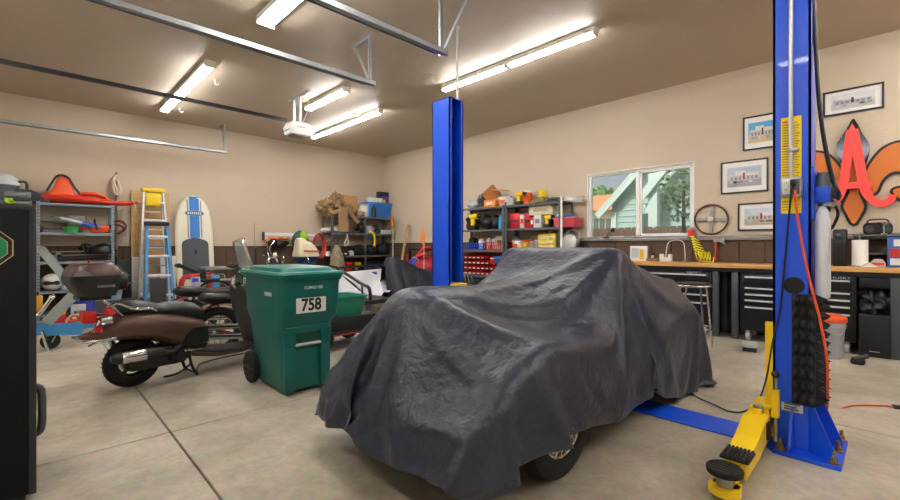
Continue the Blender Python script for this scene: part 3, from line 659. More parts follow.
5,9,-26,8,-1,-2,0,0,0,0,1,-1,0,0,1,4,-3,0,0,4,-1,2,-1,-3,7,5,-6,2,-4,9,0,-1,0,1,1,6,2,-9,0,-3,-1,-7,-4,4,-2,-11,0,-2,5,4,1,8,8,-20,4,-4,0,0,0,0,0,0,0,
0,1,1,2,-2,-1,2,2,1,1,-4,11,-3,-2,2,2,0,2,1,0,0,-3,-10,1,7,-7,-4,-3,9,3,-4,-2,-13,2,4,-1,2,4,0,4,5,-9,-3,-1,-1,-1,0,0,1,0,0,1,2,0,0,0,0,0,5,-2,4,3,-3,
4,-3,4,3,0,-1,-3,0,-9,1,1,-13,-2,1,2,4,11,-11,9,12,-22,-8,0,0,3,8,5,6,-6,-1,-1,1,1,-1,-2,-1,-2,1,-1,1,2,2,-2,1,1,3,0,3,-1,0,3,3,2,0,-2,-5,1,-1,-1,-4,
-12,5,5,5,7,-11,-5,10,7,17,2,-10,-16,-3,-2,-3,1,4,13,-6,0,-1,0,1,1,0,0,-3,-1,-2,1,2,0,0,2,3,1,-1,3,3,1,3,-3,-4,-1,2,0,-1,-7,-4,8,3,0,-3,-5,5,0,5,-4,14,
0,2,1,-14,-3,-3,-2,0,-1,5,-3,1,0,-1,1,0,1,1,0,-2,-2,-1,2,0,1,2,2,4,0,2,0,-4,-1,0,1,0,2,-7,0,4,-1,-4,-2,1,1,3,0,-2,2,3,3,4,4,1,-9,-1,1,-3,-2,1,-5,0,0,1,
0,0,-1,0,0,2,1,-1,0,-1,1,0,1,1,1,-1,-1,1,1,1,-1,1,-1,-2,0,-2,-1,2,3,2,2,1,3,-11,1,1,3,-2,0,5,2,-2,-6,0,2,-5,0,0,0,0,-2,-1,0,0,0,0,1,1,2,2,-1,0,0,0,0,1,
2,0,0,0,0,-1,-1,-1,2,1,2,2,0,1,-1,0,-1,2,-9,1,0,7,5,2,2,-1,-1,-8,-4,-2,-3,0,-2,-1,0,1,2,1,2,1,0,2,-3,-1,0,0,-1,0,0,-2,-1,1,1,0,1,1,1,0,-3,1,0,0,0,-1,1,
-1,3,5,-4,-2,2,-4,-2,0,1,0,2,5,-4,2,0,-1,1,1,2,1,-1,1,0,0,0,-2,-1,-1,0,0,0,-1,1,1,-4,-2,0,2,1,0,1,2,3,0,1,2,2,2,0,-3,-3,-2,0,-1,-4,-1,0,4,1,2,0,0,3,-4,
2,0,1,0,0,0,1,-1,0,0,-1,-2,0,0,1,-1,-1,1,0,-1,2,-4,-2,0,0,2,0,2,-2,-3,-3,-2,-1,2,4,8,-2,1,1,0,1,2,5,-5,-4,-4,-1,0,1,5,2,0,1,0,0,0,0,1,-1,-1,-1,0,-3,3,
-1,0,-1,0,0,3,1,-3,-3,-2,1,0,0,4,1,0,-1,-2,-3,-5,-1,1,7,-1,5,1,1,0,-11,0,3,7,4,1,-3,-1,0,1,0,0,0,0,0,-1,0,0,-1,-5,5,-1,-1,0,1,0,-1,-1,3,6,-6,-5,-1,0,1,
3,5,3,-2,-4,-1,1,-4,-7,3,9,-1,1,-4,-3,9,0,7,-3,-6,-4,3,6,-2,-1,0,0,0,0,0,0,0,-1,-6,4,1,-3,2,0,0,0,0,0,-1,5,5,-11,-2,0,0,2,4,-1,5,1,-5,-4,2,3,-13,2,9,0,
1,7,-7,10,-11,-7,2,7,3,1,-4,1,0,0,0,0,-1,0,0,-5,0,5,-1,-1,0,0,-1,0,0,1,-1,0,7,1,-11,0,-1,2,-1,9,-1,2,1,-6,-2,1,3,-10,7,0,3,-3,6,-15,0,10,4,-3,5,-3,0,
-1,0,0,0,-1,0,0,-3,-5,7,0,-1,0,0,-1,1,0,0,-1,1,-1,2,8,-8,-5,0,0,2,-3,9,2,-2,0,-3,2,5,-7,-1,1,1,-1,-12,6,11,-3,-4,8,-4,1,-1,0,-1,1,-1,-1,1,0,-6,2,4,-1,
0,-2,0,1,0,0,0,0,0,-1,0,7,-1,-8,-1,0,5,-5,3,5,0,-2,0,3,-4,-2,1,1,0,-11,9,5,0,-5,6,1,-4,1,2,-2,-1,0,0,-1,0,-2,-3,5,0,-1,1,-1,0,-1,0,0,2,-2,1,0,0,3,3,-6,
-4,-1,4,-2,1,5,-1,0,1,0,-3,0,1,1,-9,3,7,5,-7,1,5,-4,0,2,0,0,-3,0,0,0,-2,-3,1,4,-1,0,0,0,-1,1,0,0,1,-1,0,0,1,1,4,-4,-4,-1,1,1,1,1,-1,-1,5,-1,-5,3,1,-1,
-5,7,5,-5,1,1,2,-3,1,0,2,-5,2,-1,-3,2,-2,-2,3,1,-1,1,0,0,-1,1,0,0,1,0,0,-1,0,1,5,1,-8,-1,0,5,4,-7,-1,2,5,-7,-7,8,2,0,5,-8,-1,4,1,2,0,-1,-1,-1,6,-3,-2,
0,-2,-1,0,-1,2,1,-1,0,0,1,0,-1,1,0,-1,1,0,2,-2,-1,5,0,-3,-1,-6,10,-1,-4,-3,9,-2,-8,2,5,1,1,-3,6,-11,3,7,0,0,0,-4,2,6,-5,0,-3,-1,0,0,-1,3,0,-1,1,0,0,-1,
1,0,0,0,0,1,0,-1,0,4,-2,0,-2,1,4,-3,-5,2,6,-7,-5,2,10,-2,0,4,5,-5,-8,1,5,0,2,-3,4,-3,0,-1,-4,1,-1,0,-1,3,0,0,1,-5,5,0,-1,0,1,0,0,1,1,-2,-1,3,-1,2,0,1,
1,-4,-6,7,0,-9,-3,13,3,-2,1,2,0,6,-6,-8,5,2,3,-1,-3,0,1,0,-3,-1,0,0,-1,2,0,0,0,-2,2,0,1,0,-1,0,2,-1,1,1,2,-3,0,2,1,1,0,-8,0,8,-10,-7,11,9,-3,0,0,5,-9,
7,9,-5,-11,-4,10,5,-9,1,3,-1,-3,0,-1,1,0,1,-1,1,0,-1,0,1,1,0,0,0,0,0,1,1,0,-1,0,2,1,2,-3,-7,6,-4,-10,9,8,1,3,-5,0,5,2,-8,-2,14,-2,-12,-7,19,-6,-6,7,-3,
-2,-1,-1,0,2,-2,0,2,0,2,-4,3,-1,0,1,-1,1,1,0,2,-1,-2,0,4,2,1,-8,-1,4,-13,4,11,6,3,-4,-6,-1,4,9,1,-5,-11,13,1,-14,-8,20,-10,-3,4,0,-3,-1,2,0,0,-1,1,1,2,
-2,0,0,1,-1,1,0,1,0,1,0,-2,2,3,1,-1,-7,1,-9,-1,14,7,4,-9,1,-3,0,-5,6,-1,2,6,-10,9,6,-14,-9,11,-5,0,5,-3,-1,0,2,-2,1,1,-1,3,-2,0,1,-1,1,0,0,1,0,0,1,-3,
3,3,2,-6,-5,-4,-5,16,9,1,-5,6,-10,-1,0,-4,-1,2,5,2,6,-11,5,8,-11,-7,4,-3,4,-1,-2,1,2,-2,2,-2,-1,4,0,0,-1,1,-1,0,3,-1,0,0,0,-2,5,3,-2,-8,-4,-6,16,11,-1,
-2,0,-11,2,0,-1,1,-8,12,-6,2,3,10,-10,1,7,-9,-4,-3,-1,5,-3,0,2,0,0,-1,1,-6,8,-1,1,-1,0,1,0,0,0,0,0,0,5,2,-5,-7,-7,13,12,0,-2,-5,-12,5,2,1,-3,5,-1,-8,
12,-2,-1,0,9,-5,-3,6,-9,-2,-2,2,0,-2,1,1,-1,0,-2,3,2,0,0,0,0,0,0,1,-1,0,1,1,5,0,-9,-12,13,16,-2,-6,-8,-5,10,1,-5,4,4,-11,3,3,-8,6,2,1,1,6,2,-2,2,-7,-7,
1,2,-3,2,2,-3,1,0,3,-1,1,-1,1,0,0,0,0,1,-1,0,3,4,-5,-14,15,14,-6,-10,-6,0,4,-1,-2,7,8,14,-5,-11,-7,1,-5,3,2,3,2,4,5,2,0,-4,-9,3,-2,1,1,-1,1,1,0,1,0,0,
0,0,0,0,0,0,0,-1,7,0,-11,8,11,-9,-10,1,3,5,4,2,4,-1,-19,1,8,8,0,-4,-7,-15,-5,-1,1,2,3,6,7,4,-2,-11,-1,2,-1,4,-1,2,0,0,-1,1,0,0,0,0,0,0,1,0,5,1,-4,10,
-11,-1,9,5,4,2,-2,-3,-5,-10,11,-16,4,2,1,3,2,7,0,-4,-3,-3,-3,-2,0,3,10,-1,-6,-3,6,1,2,-1,1,0,0,0,0,0,0,0,0,1,1,1,1,1,7,-2,5,2,-2,-2,-4,-6,-7,-6,-4,4,
-1,-16,0,0,4,8,8,9,4,1,0,0,1,-1,-2,-4,-11,-1,-1,-1,-1,2,0,1,0,-1,1,0,-1,1,0,0,0,0,0,1,0,-1,-3,-8,-5,-1,-1,-2,1,2,7,4,-2,1,3,10,5,3,1,-7,2,-4,0,2,-1,-1,
-4,-4,-4,-1,1,5,-3,3,-2,-1,0,0,0,0,0,0,0,0,0,0,0,0,-1,-1,-3,-1,7,5,-2,-4,-5,-3,-3,-1,0,2,10,-3,-1,15,-5,-1,-13,9,-7,0,-1,-3,-2,-4,-3,-1,3,5,7,-6,13,-4,
-1,0,-1,0,0,0,0,-1,1,0,-1,1,-1,0,0,0,-1,-9,5,5,10,4,2,-1,-1,-5,-5,4,-4,5,-2,3,-2,-10,14,-10,4,-2,-4,-5,-3,0,4,6,6,0,-11,12,2,-3,0,-1,1,-1,0,0,0,0,0,-1,
1,-1,1,-1,1,0,-1,-1,-7,3,-1,6,7,5,-1,0,2,-9,-6,4,0,-5,-4,11,-6,2,-4,-5,-5,1,4,8,4,2,-4,-11,9,8,-6,2,-1,0,0,0,0,0,0,0,0,0,0,0,0,0,0,-1,0,5,-11,2,3,-9,2,
6,10,5,-6,-6,4,-2,-2,-5,9,-2,-4,-3,-6,-4,4,8,5,-1,-1,-3,-11,8,11,-3,-6,5,-1,0,0,0,0,0,0,0,0,0,-1,1,-1,1,-1,1,0,2,-3,-6,2,11,-13,-3,1,9,8,4,-6,-7,3,2,2,
-2,1,-7,-6,5,2,2,-2,0,-1,-8,5,10,0,-3,-2,2,1,0,-1,0,0,0,0,0,-1,1,0,0,0,-1,1,-1,0,3,-2,-3,-3,0,13,-9,-5,-5,8,9,4,0,-7,2,-11,-2,-2,3,14,-1,-4,-6,3,0,-5,
-1,9,4,-2,-2,2,-2,1,0,0,0,0,0,-1,1,0,0,0,-1,1,0,-1,1,0,1,-1,-2,-1,-3,3,12,-9,-3,-8,5,4,0,4,-2,0,-2,2,12,-10,-4,0,0,-2,0,-4,6,8,-2,-1,-1,0,0,0,0,0,0,0,
0,0,0,0,-1,1,0,-1,1,0,-1,1,2,-1,-2,-1,0,-4,1,16,-10,0,-8,4,6,-2,-1,1,0,11,-10,-1,0,-2,-3,-3,1,0,9,-1,-1,0,-1,1,0,0,0,0,0,0,0,0,0,0,0,-1,1,0,-1,1,0,0,0,
0,-1,-1,0,2,-3,-3,16,-9,2,-6,3,2,0,-2,10,-5,-4,2,0,1,-3,-4,-1,3,3,0,0,0,0,1,-1,0,0,0,1,-1,0,0,-1,1,0,0,-1,1,0,-1,0,1,0,1,-1,-1,0,0,2,-2,-2,12,-10,3,-7,
7,-1,6,1,-6,0,-1,2,0,0,-4,-6,8,1,0,0,-1,1,0,0,0,0,0,0,0,0,0,0,0,0,0,0,-1,0,1,0,0,0,0,0,0,-2,1,1,1,-3,-1,14,-14,1,-1,0,5,-6,3,-1,-1,-2,0,0,2,-1,-1,1,0,
0,0,1,0,0,0,0,0,0,0,0,0,0,-1,0,1,0,0,0,-1,0,0,-1,1,2,-1,-1,0,0,0,1,-2,-4,16,-9,-2,1,-7,-1,3,7,0,-1,-1,0,1,-2,-1,-1,1,0,0,1,0,0,0,0,1,-1,0,0,0,0,0,0,-1,
0,1,0,0,0,-1,0,0,2,1,-3,0,0,-2,0,2,-2,4,4,-7,2,-4,-2,0,0,3,2,0,0,-1,0,-1,0,0,0,0,0,0,1,1,0,-1,0,0,0,0,0,0,0,0,0,-1,0,0,0,1,-2,2,2,-1,-2,0,0,-1,0,-1,0,
1,4,-3,2,4,-3,-8,-3,0,1,4,1,2,0,-1,0,0,0,0,0,1,1,-1,0,0,0,0,0,0,0,0,0,0,0,0,0,0,0,0,-2,4,0,-6,6,-2,-3,0,1,0,0,-3,2,2,0,4,4,2,-2,-1,-2,-4,0,-1,0,-1,0,
-1,0,1,1,1,-1,0,0,0,0,0,0,0,0,0,0,0,0,0,0,-1,0,1,-3,6,-7,4,1,-3,-2,2,-1,2,1,-6,2,1,-4,-6,-1,2,2,-2,0,1,0,1,4,5,-2,0,-1,0,1,-1,1,-1,1,0,0,0,-1,0,0,0,0,
0,0,0,0,1,0,0,2,-8,6,4,-1,1,0,0,0,-3,0,-1,-8,7,-7,-1,-3,-2,1,4,4,2,3,1,-1,2,-1,-2,0,0,0,-3,1,2,0,0,0,0,1,-1,0,0,0,0,0,0,0,0,0,2,-2,1,3,-1,-1,-3,-2,-3,
-1,-1,0,-1,4,3,-10,8,13,3,1,0,-2,-2,-3,-3,-3,1,2,1,1,1,-8,7,-2,-2,-3,0,0,0,-1,1,0,0,0,-1,0,0,0,-1,0,-2,0,8,-10,-3,-3,0,1,2,0,2,-1,3,9,-6,7,4,-11,4,0,
-4,-2,1,0,1,3,4,3,1,0,-10,2,3,-3,-2,1,-2,0,0,0,0,0,-1,0,1,-1,0,-1,1,0,-6,6,2,5,2,3,-6,-1,0,3,1,2,1,-10,-6,11,-10,2,-3,-2,4,2,-2,-2,-2,12,3,-2,-1,-7,-2,
8,-3,-2,-3,0,0,-1,0,0,0,-1,1,0,-1,1,-1,0,-1,0,-2,-1,8,6,-8,-11,13,5,1,-3,-3,-7,-4,3,0,1,3,2,-1,1,-4,-3,-4,-2,15,3,0,0,-8,1,7,-10,6,-5,-1,-1,0,0,0,0,0,
0,0,-1,1,-1,1,-1,0,-1,-2,-1,0,5,10,-5,-15,-8,5,2,3,6,2,-6,-2,3,2,-2,-5,-6,-4,-2,6,19,0,1,-1,-7,7,-6,-2,2,0,-3,2,-3,-1,0,0,0,0,0,-1,1,-1,1,-1,0,0,-2,-1,
-1,-3,7,-12,5,8,5,-13,-14,6,-2,5,1,3,-1,-8,-6,-3,1,7,10,15,-5,2,0,-5,7,-14,13,-8,0,0,-2,-5,2,1,-1,0,0,-1,1,0,-1,1,-1,0,0,0,2,-4,-2,1,-2,13,10,-17,-14,
1,15,-11,6,-16,4,18,-15,-3,1,7,9,7,11,-10,4,3,-5,6,-11,8,-2,-10,6,-2,-6,1,2,0,0,-1,0,0,-1,1,0,-1,0,0,0,0,1,-4,-1,1,-1,9,3,5,7,2,-25,2,-14,15,8,-1,-17,
16,9,1,-2,9,-13,7,5,-4,4,-9,-4,11,-9,-2,3,-5,-5,6,-1,0,0,0,0,0,0,-1,0,0,0,0,0,0,1,-5,0,2,1,-6,7,8,8,-6,-8,-1,8,1,-2,-1,-2,-5,3,7,13,-12,5,6,-3,3,-5,
-13,18,-2,-14,5,-1,-3,-4,4,0,0,0,0,0,0,0,0,0,0,-1,0,1,0,-1,-3,-1,1,1,1,-3,10,10,-14,3,-3,-1,6,3,-19,-4,8,9,3,-14,5,7,0,-1,-3,-10,17,-8,-2,-9,6,-2,-3,1,
-1,1,0,1,-1,0,0,-1,0,0,0,1,-1,0,0,-1,0,-2,0,0,4,-3,8,-3,-1,2,-10,12,-1,-15,0,7,5,-9,-6,11,6,-1,-4,-1,3,5,-4,5,-24,5,7,-7,3,0,-1,0,0,-1,1,0,-1,1,0,0,-1,
0,1,-1,0,-2,1,-1,0,-1,2,-3,2,3,2,0,4,-1,-18,-2,16,7,-2,5,6,-2,1,3,0,-2,-6,7,-10,-7,-8,4,9,-2,-7,6,-2,0,0,0,0,0,0,0,-1,0,1,-1,0,0,-1,-1,2,2,-6,1,1,-1,0,
1,-1,11,-3,-12,-6,14,0,17,-11,9,-3,2,1,-2,2,1,4,-8,-1,-18,-1,6,5,9,-17,7,-1,-1,0,0,0,-1,1,-1,1,-1,0,0,0,1,-1,-5,2,5,0,-5,-2,2,0,0,1,1,5,-15,16,-4,-4,2,
13,-6,0,4,2,-3,-1,0,-5,2,-8,-9,-2,19,-4,-4,8,-8,1,0,-1,1,-1,0,0,0,-1,1,-1,1,-1,-3,-2,-2,2,2,4,-6,0,8,-10,4,3,9,-3,1,-1,-6,-5,15,0,-1,-2,0,0,5,-4,3,-8,
-12,-5,-2,10,-2,-3,-4,13,1,-2,0,0,-2,0,1,-1,0,0,0,0,-1,0,-2,-2,-3,12,-2,-12,4,0,3,-3,-3,3,8,1,4,-10,1,7,12,3,-6,7,-1,-7,-1,5,-17,-1,-4,-4,6,9,-3,-12,0,
8,10,-4,0,1,0,0,0,0,0,0,-1,0,0,-3,-7,4,6,-6,0,-1,1,1,-5,5,-5,10,6,-1,-8,7,4,-7,11,1,8,-10,3,-3,1,-16,1,-8,-5,0,17,1,-1,-5,7,4,-2,0,-1,-1,1,-1,-2,0,-1,
-1,0,0,-1,-11,11,0,-8,5,-3,6,1,-12,5,7,-14,19,-3,-3,14,-9,-3,0,11,-1,0,5,-7,7,-24,1,0,-9,0,6,6,14,-10,19,-4,-1,2,-3,-2,-9,0,-1,-1,0,0,0,-1,-5,-11,14,
-2,-2,3,-6,-4,-1,-5,13,2,-5,15,-15,1,8,-5,3,0,6,16,-4,-3,4,-1,-9,-4,-2,-19,12,3,6,-4,-1,18,-4,5,0,-6,-3,-3,1,0,-1,0,-2,0,-1,-7,-1,11,-2,0,-1,8,7,-2,
-18,1,0,-2,1,-7,-2,4,7,-2,6,2,1,13,5,-4,1,-5,-26,20,-14,-2,0,25,-3,-6,0,-2,5,3,-5,-2,-3,4,-1,-3,1,0,-1,-1,-4,2,3,-1,0,0,1,0,3,3,15,-19,-7,-2,-7,-6,8,
-1,9,12,-1,-4,-2,8,1,3,8,8,9,7,-7,-5,-2,-1,0,0,1,1,3,3,3,5,4,5,7,4,7,10,0,-11,-6,-1,7,5,7,0,-8,-8,-5,-3,-2,-2,7,-7,-5,-5,-5,-5,-3,-4,-3,-5,-11,1,4,5,
-1,0,0,3,7,0,-1,-1,0,-1,2,2,-1,0,0,-1,1,0,-5,3,-1,1,1,-1,3,1,-6,4,0,-6,3,1,1,1,0,1,-6,2,-1,-1,-2,0,1,0,-2,-6,-1,5,4,-1,1,2,-2,1,9,0,-1,0,0,1,0,-1,3,0,
-1,0,-2,2,-3,1,0,-5,2,5,2,1,-1,-4,-6,0,2,5,2,-4,1,1,-2,-2,-1,0,-1,1,0,0,-8,-2,-1,7,0,1,0,1,3,-1,2,7,0,0,0,1,-1,-1,0,2,1,-1,0,-5,6,-2,-1,-3,-1,8,0,-1,0,
-2,-3,1,1,-2,0,1,0,1,-3,0,0,-2,0,-2,1,-8,-1,-1,0,6,2,1,1,-1,2,0,0,7,1,1,1,0,0,1,-3,-2,4,1,-2,2,-3,2,1,0,-7,5,1,-2,2,-1,-2,4,-4,-1,1,2,-7,-2,4,1,-1,-1,
0,3,-8,-4,-1,0,-1,8,-1,3,0,0,0,2,0,3,5,1,0,0,0,0,1,0,-5,3,2,-1,-2,-1,3,1,-1,-3,-2,2,4,-3,3,-2,-3,0,-3,0,1,-5,4,2,-2,0,1,-4,-8,0,-1,1,-2,5,3,-1,5,-1,-1,
1,1,0,8,1,-1,0,-1,-1,0,-2,2,2,2,0,-2,-2,1,2,1,-6,2,2,1,-1,2,-4,-2,-2,3,1,-6,7,-2,-3,0,0,1,-12,-1,-1,0,0,2,4,0,3,0,5,-1,-1,1,1,1,0,0,0,-1,1,0,5,-1,-3,5,
2,1,-3,-1,3,1,-1,1,0,-1,2,-4,-3,2,3,-2,-12,8,-1,2,-2,0,0,-12,1,0,1,1,-2,0,6,0,0,1,1,4,-1,0,1,1,3,-1,-1,2,0,-1,-2,2,-1,1,5,2,-1,-2,1,3,-1,-1,1,-2,2,-4,
-1,2,0,-11,6,5,2,-5,-2,-2,-9,0,0,0,-2,1,2,0,5,0,1,0,1,1,5,-2,0,1,3,0,1,0,1,1,0,-2,1,-3,2,6,-1,-3,1,3,0,0,0,0,-2,-3,0,4,-13,5,4,-3,-10,-8,16,-8,-1,-1,0,
1,1,0,-1,1,4,1,0,1,0,1,0,5,-1,1,3,2,0,0,0,0,0,2,-1,-1,-3,5,4,-2,-2,3,0,0,0,1,-5,-2,3,-10,7,3,-2,-4,-1,2,-17,3,3,2,0,0,1,0,-1,0,5,0,1,0,0,1,1,0,3,0,3,2,
0,1,0,1,0,0,0,-1,0,-2,6,0,-2,2,1,1,0,-3,-5,-1,0,1,1,-1,-1,1,1,-5,-5,0,-1,-1,0,-1,4,-1,-1,0,5,0,0,1,0,0,0,1,2,1,2,3,4,1,1,0,0,-1,0,-1,-2,-1,1,5,-3,2,2,
0,-1,-4,-3,2,-3,2,2,0,0,-5,-2,-5,0,0,-2,-1,0,0,-1,4,1,-3,0,4,1,-1,2,0,1,0,0,3,-1,1,-3,0,3,4,3,3,1,0,-1,-2,-2,3,2,-2,4,-1,0,-8,2,0,1,2,-1,-3,-6,0,-1,0,
-1,-3,1,0,0,-1,0,3,-3,-1,-1,1,2,3,0,1,0,1,0,-1,4,1,1,-1,-2,-2,0,3,4,4,2,0,-2,0,1,1,-2,0,-3,2,-1,0,2,-4,-4,-3,1,1,-2,-1,-2,1,0,0,-1,0,-6,-2,7,-1,0,0,1,
1,2,0,1,0,0,1,1,3,0,1,1,0,-1,-3,-1,1,3,4,3,-1,3,-3,2,1,-3,-3,1,-1,-5,-2,0,1,1,1,-3,-2,1,-1,-1,0,0,0,0,-7,2,1,-1,1,0,1,0,2,-1,1,1,1,-1,4,0,0,-1,0,2,1,0,
-1,-1,0,0,2,1,0,1,-3,0,0,-1,-2,0,2,0,0,0,-2,-1,0,0,0,0,-1,0,0,0,-2,-4,3,-1,-1,1,0,2,1,1,1,1,-1,1,2,1,-1,1,3,1,2,1,0,-1,-2,-1,-4,-2,-1,0,1,-1,2,0,2,1,0,
-1,0,-1,0,-2,0,0,0,-1,1,0,-1,0,0,-1,-1,0,1,-1,-1,-1,0,1,1,1,1,2,2,0,4,3,0,-2,-2,-4,-2,-3,-3,-1,3,2,1,0,-1,1,1,-2,-2,2,0,1,1,0,3,0,-1,-1,0,1,-1,-1,1,0,
0,-1,0,-1,0,0,1,0,0,1,1,0,1,0,1,2,-2,-3,-4,-2,-2,0,-1,1,2,3,3,0,0,0,-1,1,0,2,-3,-4,2,3,1,2,-1,1,0,0,-1,-1,1,1,0,0,0,-1,-1,1,-1,0,0,-1,0,1,-1,1,1,0,-1,
-1,-2,-2,0,0,0,0,1,0,3,2,0,1,-3,2,-2,1,1,-1,4,-4,-4,0,1,2,3,1,0,-1,0,0,-1,0,1,3,0,-2,-1,0,1,-1,-1,2,0,-1,0,0,0,1,-1,-2,-1,-1,-1,0,0,1,0,3,1,1,3,-5,2,0,
-1,0,-2,5,-2,1,-2,-3,1,1,1,3,0,0,0,0,-1,-1,0,-1,5,-2,-1,-1,1,1,-1,-1,1,0,0,-1,1,-1,-1,0,-1,-1,0,0,0,1,1,1,2,4,-6,2,-1,0,0,1,0,-4,5,3,-3,-3,-1,0,1,3,0,
1,0,0,1,-1,-1,0,-2,3,-1,-1,-1,1,1,0,-2,1,0,0,0,-2,1,-4,1,1,0,1,1,0,2,1,5,-6,-2,4,-3,1,0,0,1,-1,-1,5,2,-5,-3,-1,0,4,2,-1,1,-1,1,0,-1,-2,3,-1,1,0,-1,0,1,
-3,2,-1,1,-1,-1,0,-1,-2,0,1,1,1,1,1,0,6,-2,-5,3,0,-2,1,-1,2,-1,1,-2,1,7,-1,-6,-1,-2,3,0,3,-1,0,0,2,0,-1,-5,2,4,-1,1,0,-4,3,-1,0,-1,1,-2,2,-1,-3,2,1,1,
0,1,1,3,2,-5,0,1,-1,-1,1,0,0,1,0,0,-4,4,6,-2,-5,-2,1,3,-2,3,0,-1,1,0,1,-2,-1,3,-1,0,-3,1,1,-1,1,1,-2,1,0,-2,3,-1,0,1,4,-2,0,5,-2,-6,3,0,0,-1,0,0,1,0,0,
0,0,-1,7,0,-5,-2,-2,4,-1,1,1,1,0,1,0,1,-1,0,-2,0,-1,2,0,0,0,-1,-1,2,-1,0,2,5,-6,1,2,0,2,1,-3,-2,1,0,0,-1,0,0,-1,5,-3,0,0,2,4,0,-1,-5,-2,3,0,0,2,0,0,0,
1,-1,1,0,-1,-2,3,-1,-2,2,0,-2,2,0,-1,0,0,6,-2,2,-2,4,2,-3,-5,1,1,0,0,-2,0,1,-1,2,-1,2,-2,3,2,1,0,-3,-4,3,0,1,0,1,1,-1,-1,1,-1,1,0,-1,-1,0,1,0,1,-2,1,
-1,0,0,6,-6,9,0,-2,1,0,-1,-5,4,-2,0,-1,0,0,0,-2,3,1,-1,0,3,1,1,0,-1,-2,-2,2,4,-1,-1,-1,1,-1,1,0,-1,1,2,2,-4,-1,0,-1,1,-1,0,1,-2,6,-3,2,4,0,0,-1,-1,-2,
2,-2,-1,0,-1,-1,1,-1,1,1,1,1,5,-5,3,0,-1,1,-8,5,4,-2,2,-2,-1,0,0,1,-1,3,-2,0,7,-5,-4,1,-1,1,0,-2,-3,8,0,4,0,0,1,-1,-3,1,-1,-2,1,-1,0,-1,0,0,1,0,1,1,2,
-2,3,1,0,-4,2,4,-4,1,-1,0,-1,2,0,0,-2,2,1,-1,0,7,-5,-5,1,-1,2,-4,4,1,3,4,-2,0,0,0,-3,1,0,-3,4,-5,0,-1,1,0,1,0,1,1,3,-3,2,2,0,1,0,2,-4,1,-2,-1,2,0,-1,1,
-1,3,2,-1,-2,0,10,-8,-4,0,0,2,1,-1,4,1,1,0,-1,0,-5,3,0,-1,2,-6,1,0,1,0,-1,1,0,2,1,7,-3,-1,0,0,2,0,-4,0,0,1,2,-3,2,-1,-1,3,0,2,0,-3,-1,13,-2,-10,-2,6,
-2,-2,3,1,1,1,0,3,-5,2,-2,-2,1,-8,5,-2,1,0,1,0,1,3,-2,6,-1,-1,1,1,2,-4,0,-1,-1,2,-2,1,-1,2,-2,4,-2,0,2,2,-4,-1,10,5,-14,-1,5,-4,3,2,1,1,-2,2,-1,0,-3,0,
-2,-4,2,-1,1,0,0,1,1,3,-3,5,1,-1,1,1,3,-6,0,-1,3,0,-2,1,2,-2,-1,3,0,-1,0,1,2,-3,0,8,8,-16,2,4,-2,0,2,1,-1,1,0,-1,-4,2,-2,-3,-1,-1,1,1,1,0,3,2,-2,2,2,0,
1,3,-4,-2,-1,2,1,-3,2,3,-4,-1,1,4,1,-2,0,0,0,2,-2,-2,9,11,-14,-1,0,-1,2,3,-2,1,0,-2,-1,1,-4,-1,0,-2,0,2,0,1,4,1,-1,0,2,-1,3,2,-5,-1,2,1,-3,2,2,-3,1,-2,
-1,4,1,0,-1,-1,0,-1,2,0,-3,7,12,-11,0,-2,1,2,-1,-1,2,-5,7,-1,-8,0,1,1,-1,2,-8,8,3,2,-3,-1,2,0,4,-2,-3,0,1,-1,2,1,-3,0,-2,0,-1,3,0,4,-4,1,-1,0,-1,1,0,
-1,6,12,-10,-2,-1,2,2,-3,1,2,2,2,-18,10,1,-1,1,-1,-1,4,-1,3,-3,0,-1,3,3,-4,-2,2,-1,1,0,-2,-1,-3,1,0,0,3,0,0,2,-4,1,0,0,-1,2,-1,-1,6,13,-7,-5,1,2,-2,1,
3,0,-11,4,6,-2,1,0,-1,2,0,0,1,-2,-2,0,3,1,-5,1,1,0,0,-3,-2,0,1,0,-1,0,4,0,0,1,2,-2,-1,-1,0,-2,1,1,-1,3,13,-6,-5,5,-4,3,3,-7,-4,8,1,1,0,-1,0,2,-1,0,-1,
0,-3,0,8,-7,-1,1,0,-1,-3,-1,0,0,0,-1,1,2,7,-2,-2,2,2,2,-2,-1,-1,0,-1,-2,0,0,2,14,-7,-1,-1,3,1,-7,5,3,0,0,0,1,0,-1,1,-2,0,-1,-3,2,4,-6,1,1,-4,-2,-1,1,1,
1,0,1,0,1,6,2,-1,-3,-5,3,4,2,1,-2,0,-1,-2,-1,-1,0,14,0,0,0,-6,0,6,0,0,0,0,1,0,0,-1,0,-3,3,-3,3,-4,-3,0,-4,1,1,1,0,0,-1,-1,-2,0,1,3,0,0,-2,2,-2,-1,1,0,
3,0,2,1,0,-1,-4,-1,9,6,-6,-6,6,0,0,0,0,0,-1,0,0,0,0,-2,1,4,2,-4,-1,-2,0,0,-1,-1,-1,-1,-2,0,-1,-2,-4,2,0,2,4,-1,-3,-6,-3,0,0,0,-1,0,0,1,3,1,0,1,-1,1,-1,
0,0,0,0,0,0,0,0,0,0,0,1,-1,1,-1,-1,-2,0,0,0,1,0,2,2,1,1,1,0,-5,-1,0,-2,1,-2,5,0,-1,-1,0,1,1,1,0,1,-2,0,-8,0,1,0,0,0,-1,0,0,0,0,0,0,0,1,-1,-1,3,3,4,2,
-1,-1,1,-1,0,-1,1,1,2,0,1,-6,1,-1,2,-4,4,0,1,1,0,1,1,0,-1,-2,-2,2,-10,0,-1,0,0,1,-1,1,0,0,0,0,0,0,1,-1,-1,0,5,-5,6,1,4,1,-1,0,0,-1,-1,2,-1,1,-1,-4,-1,
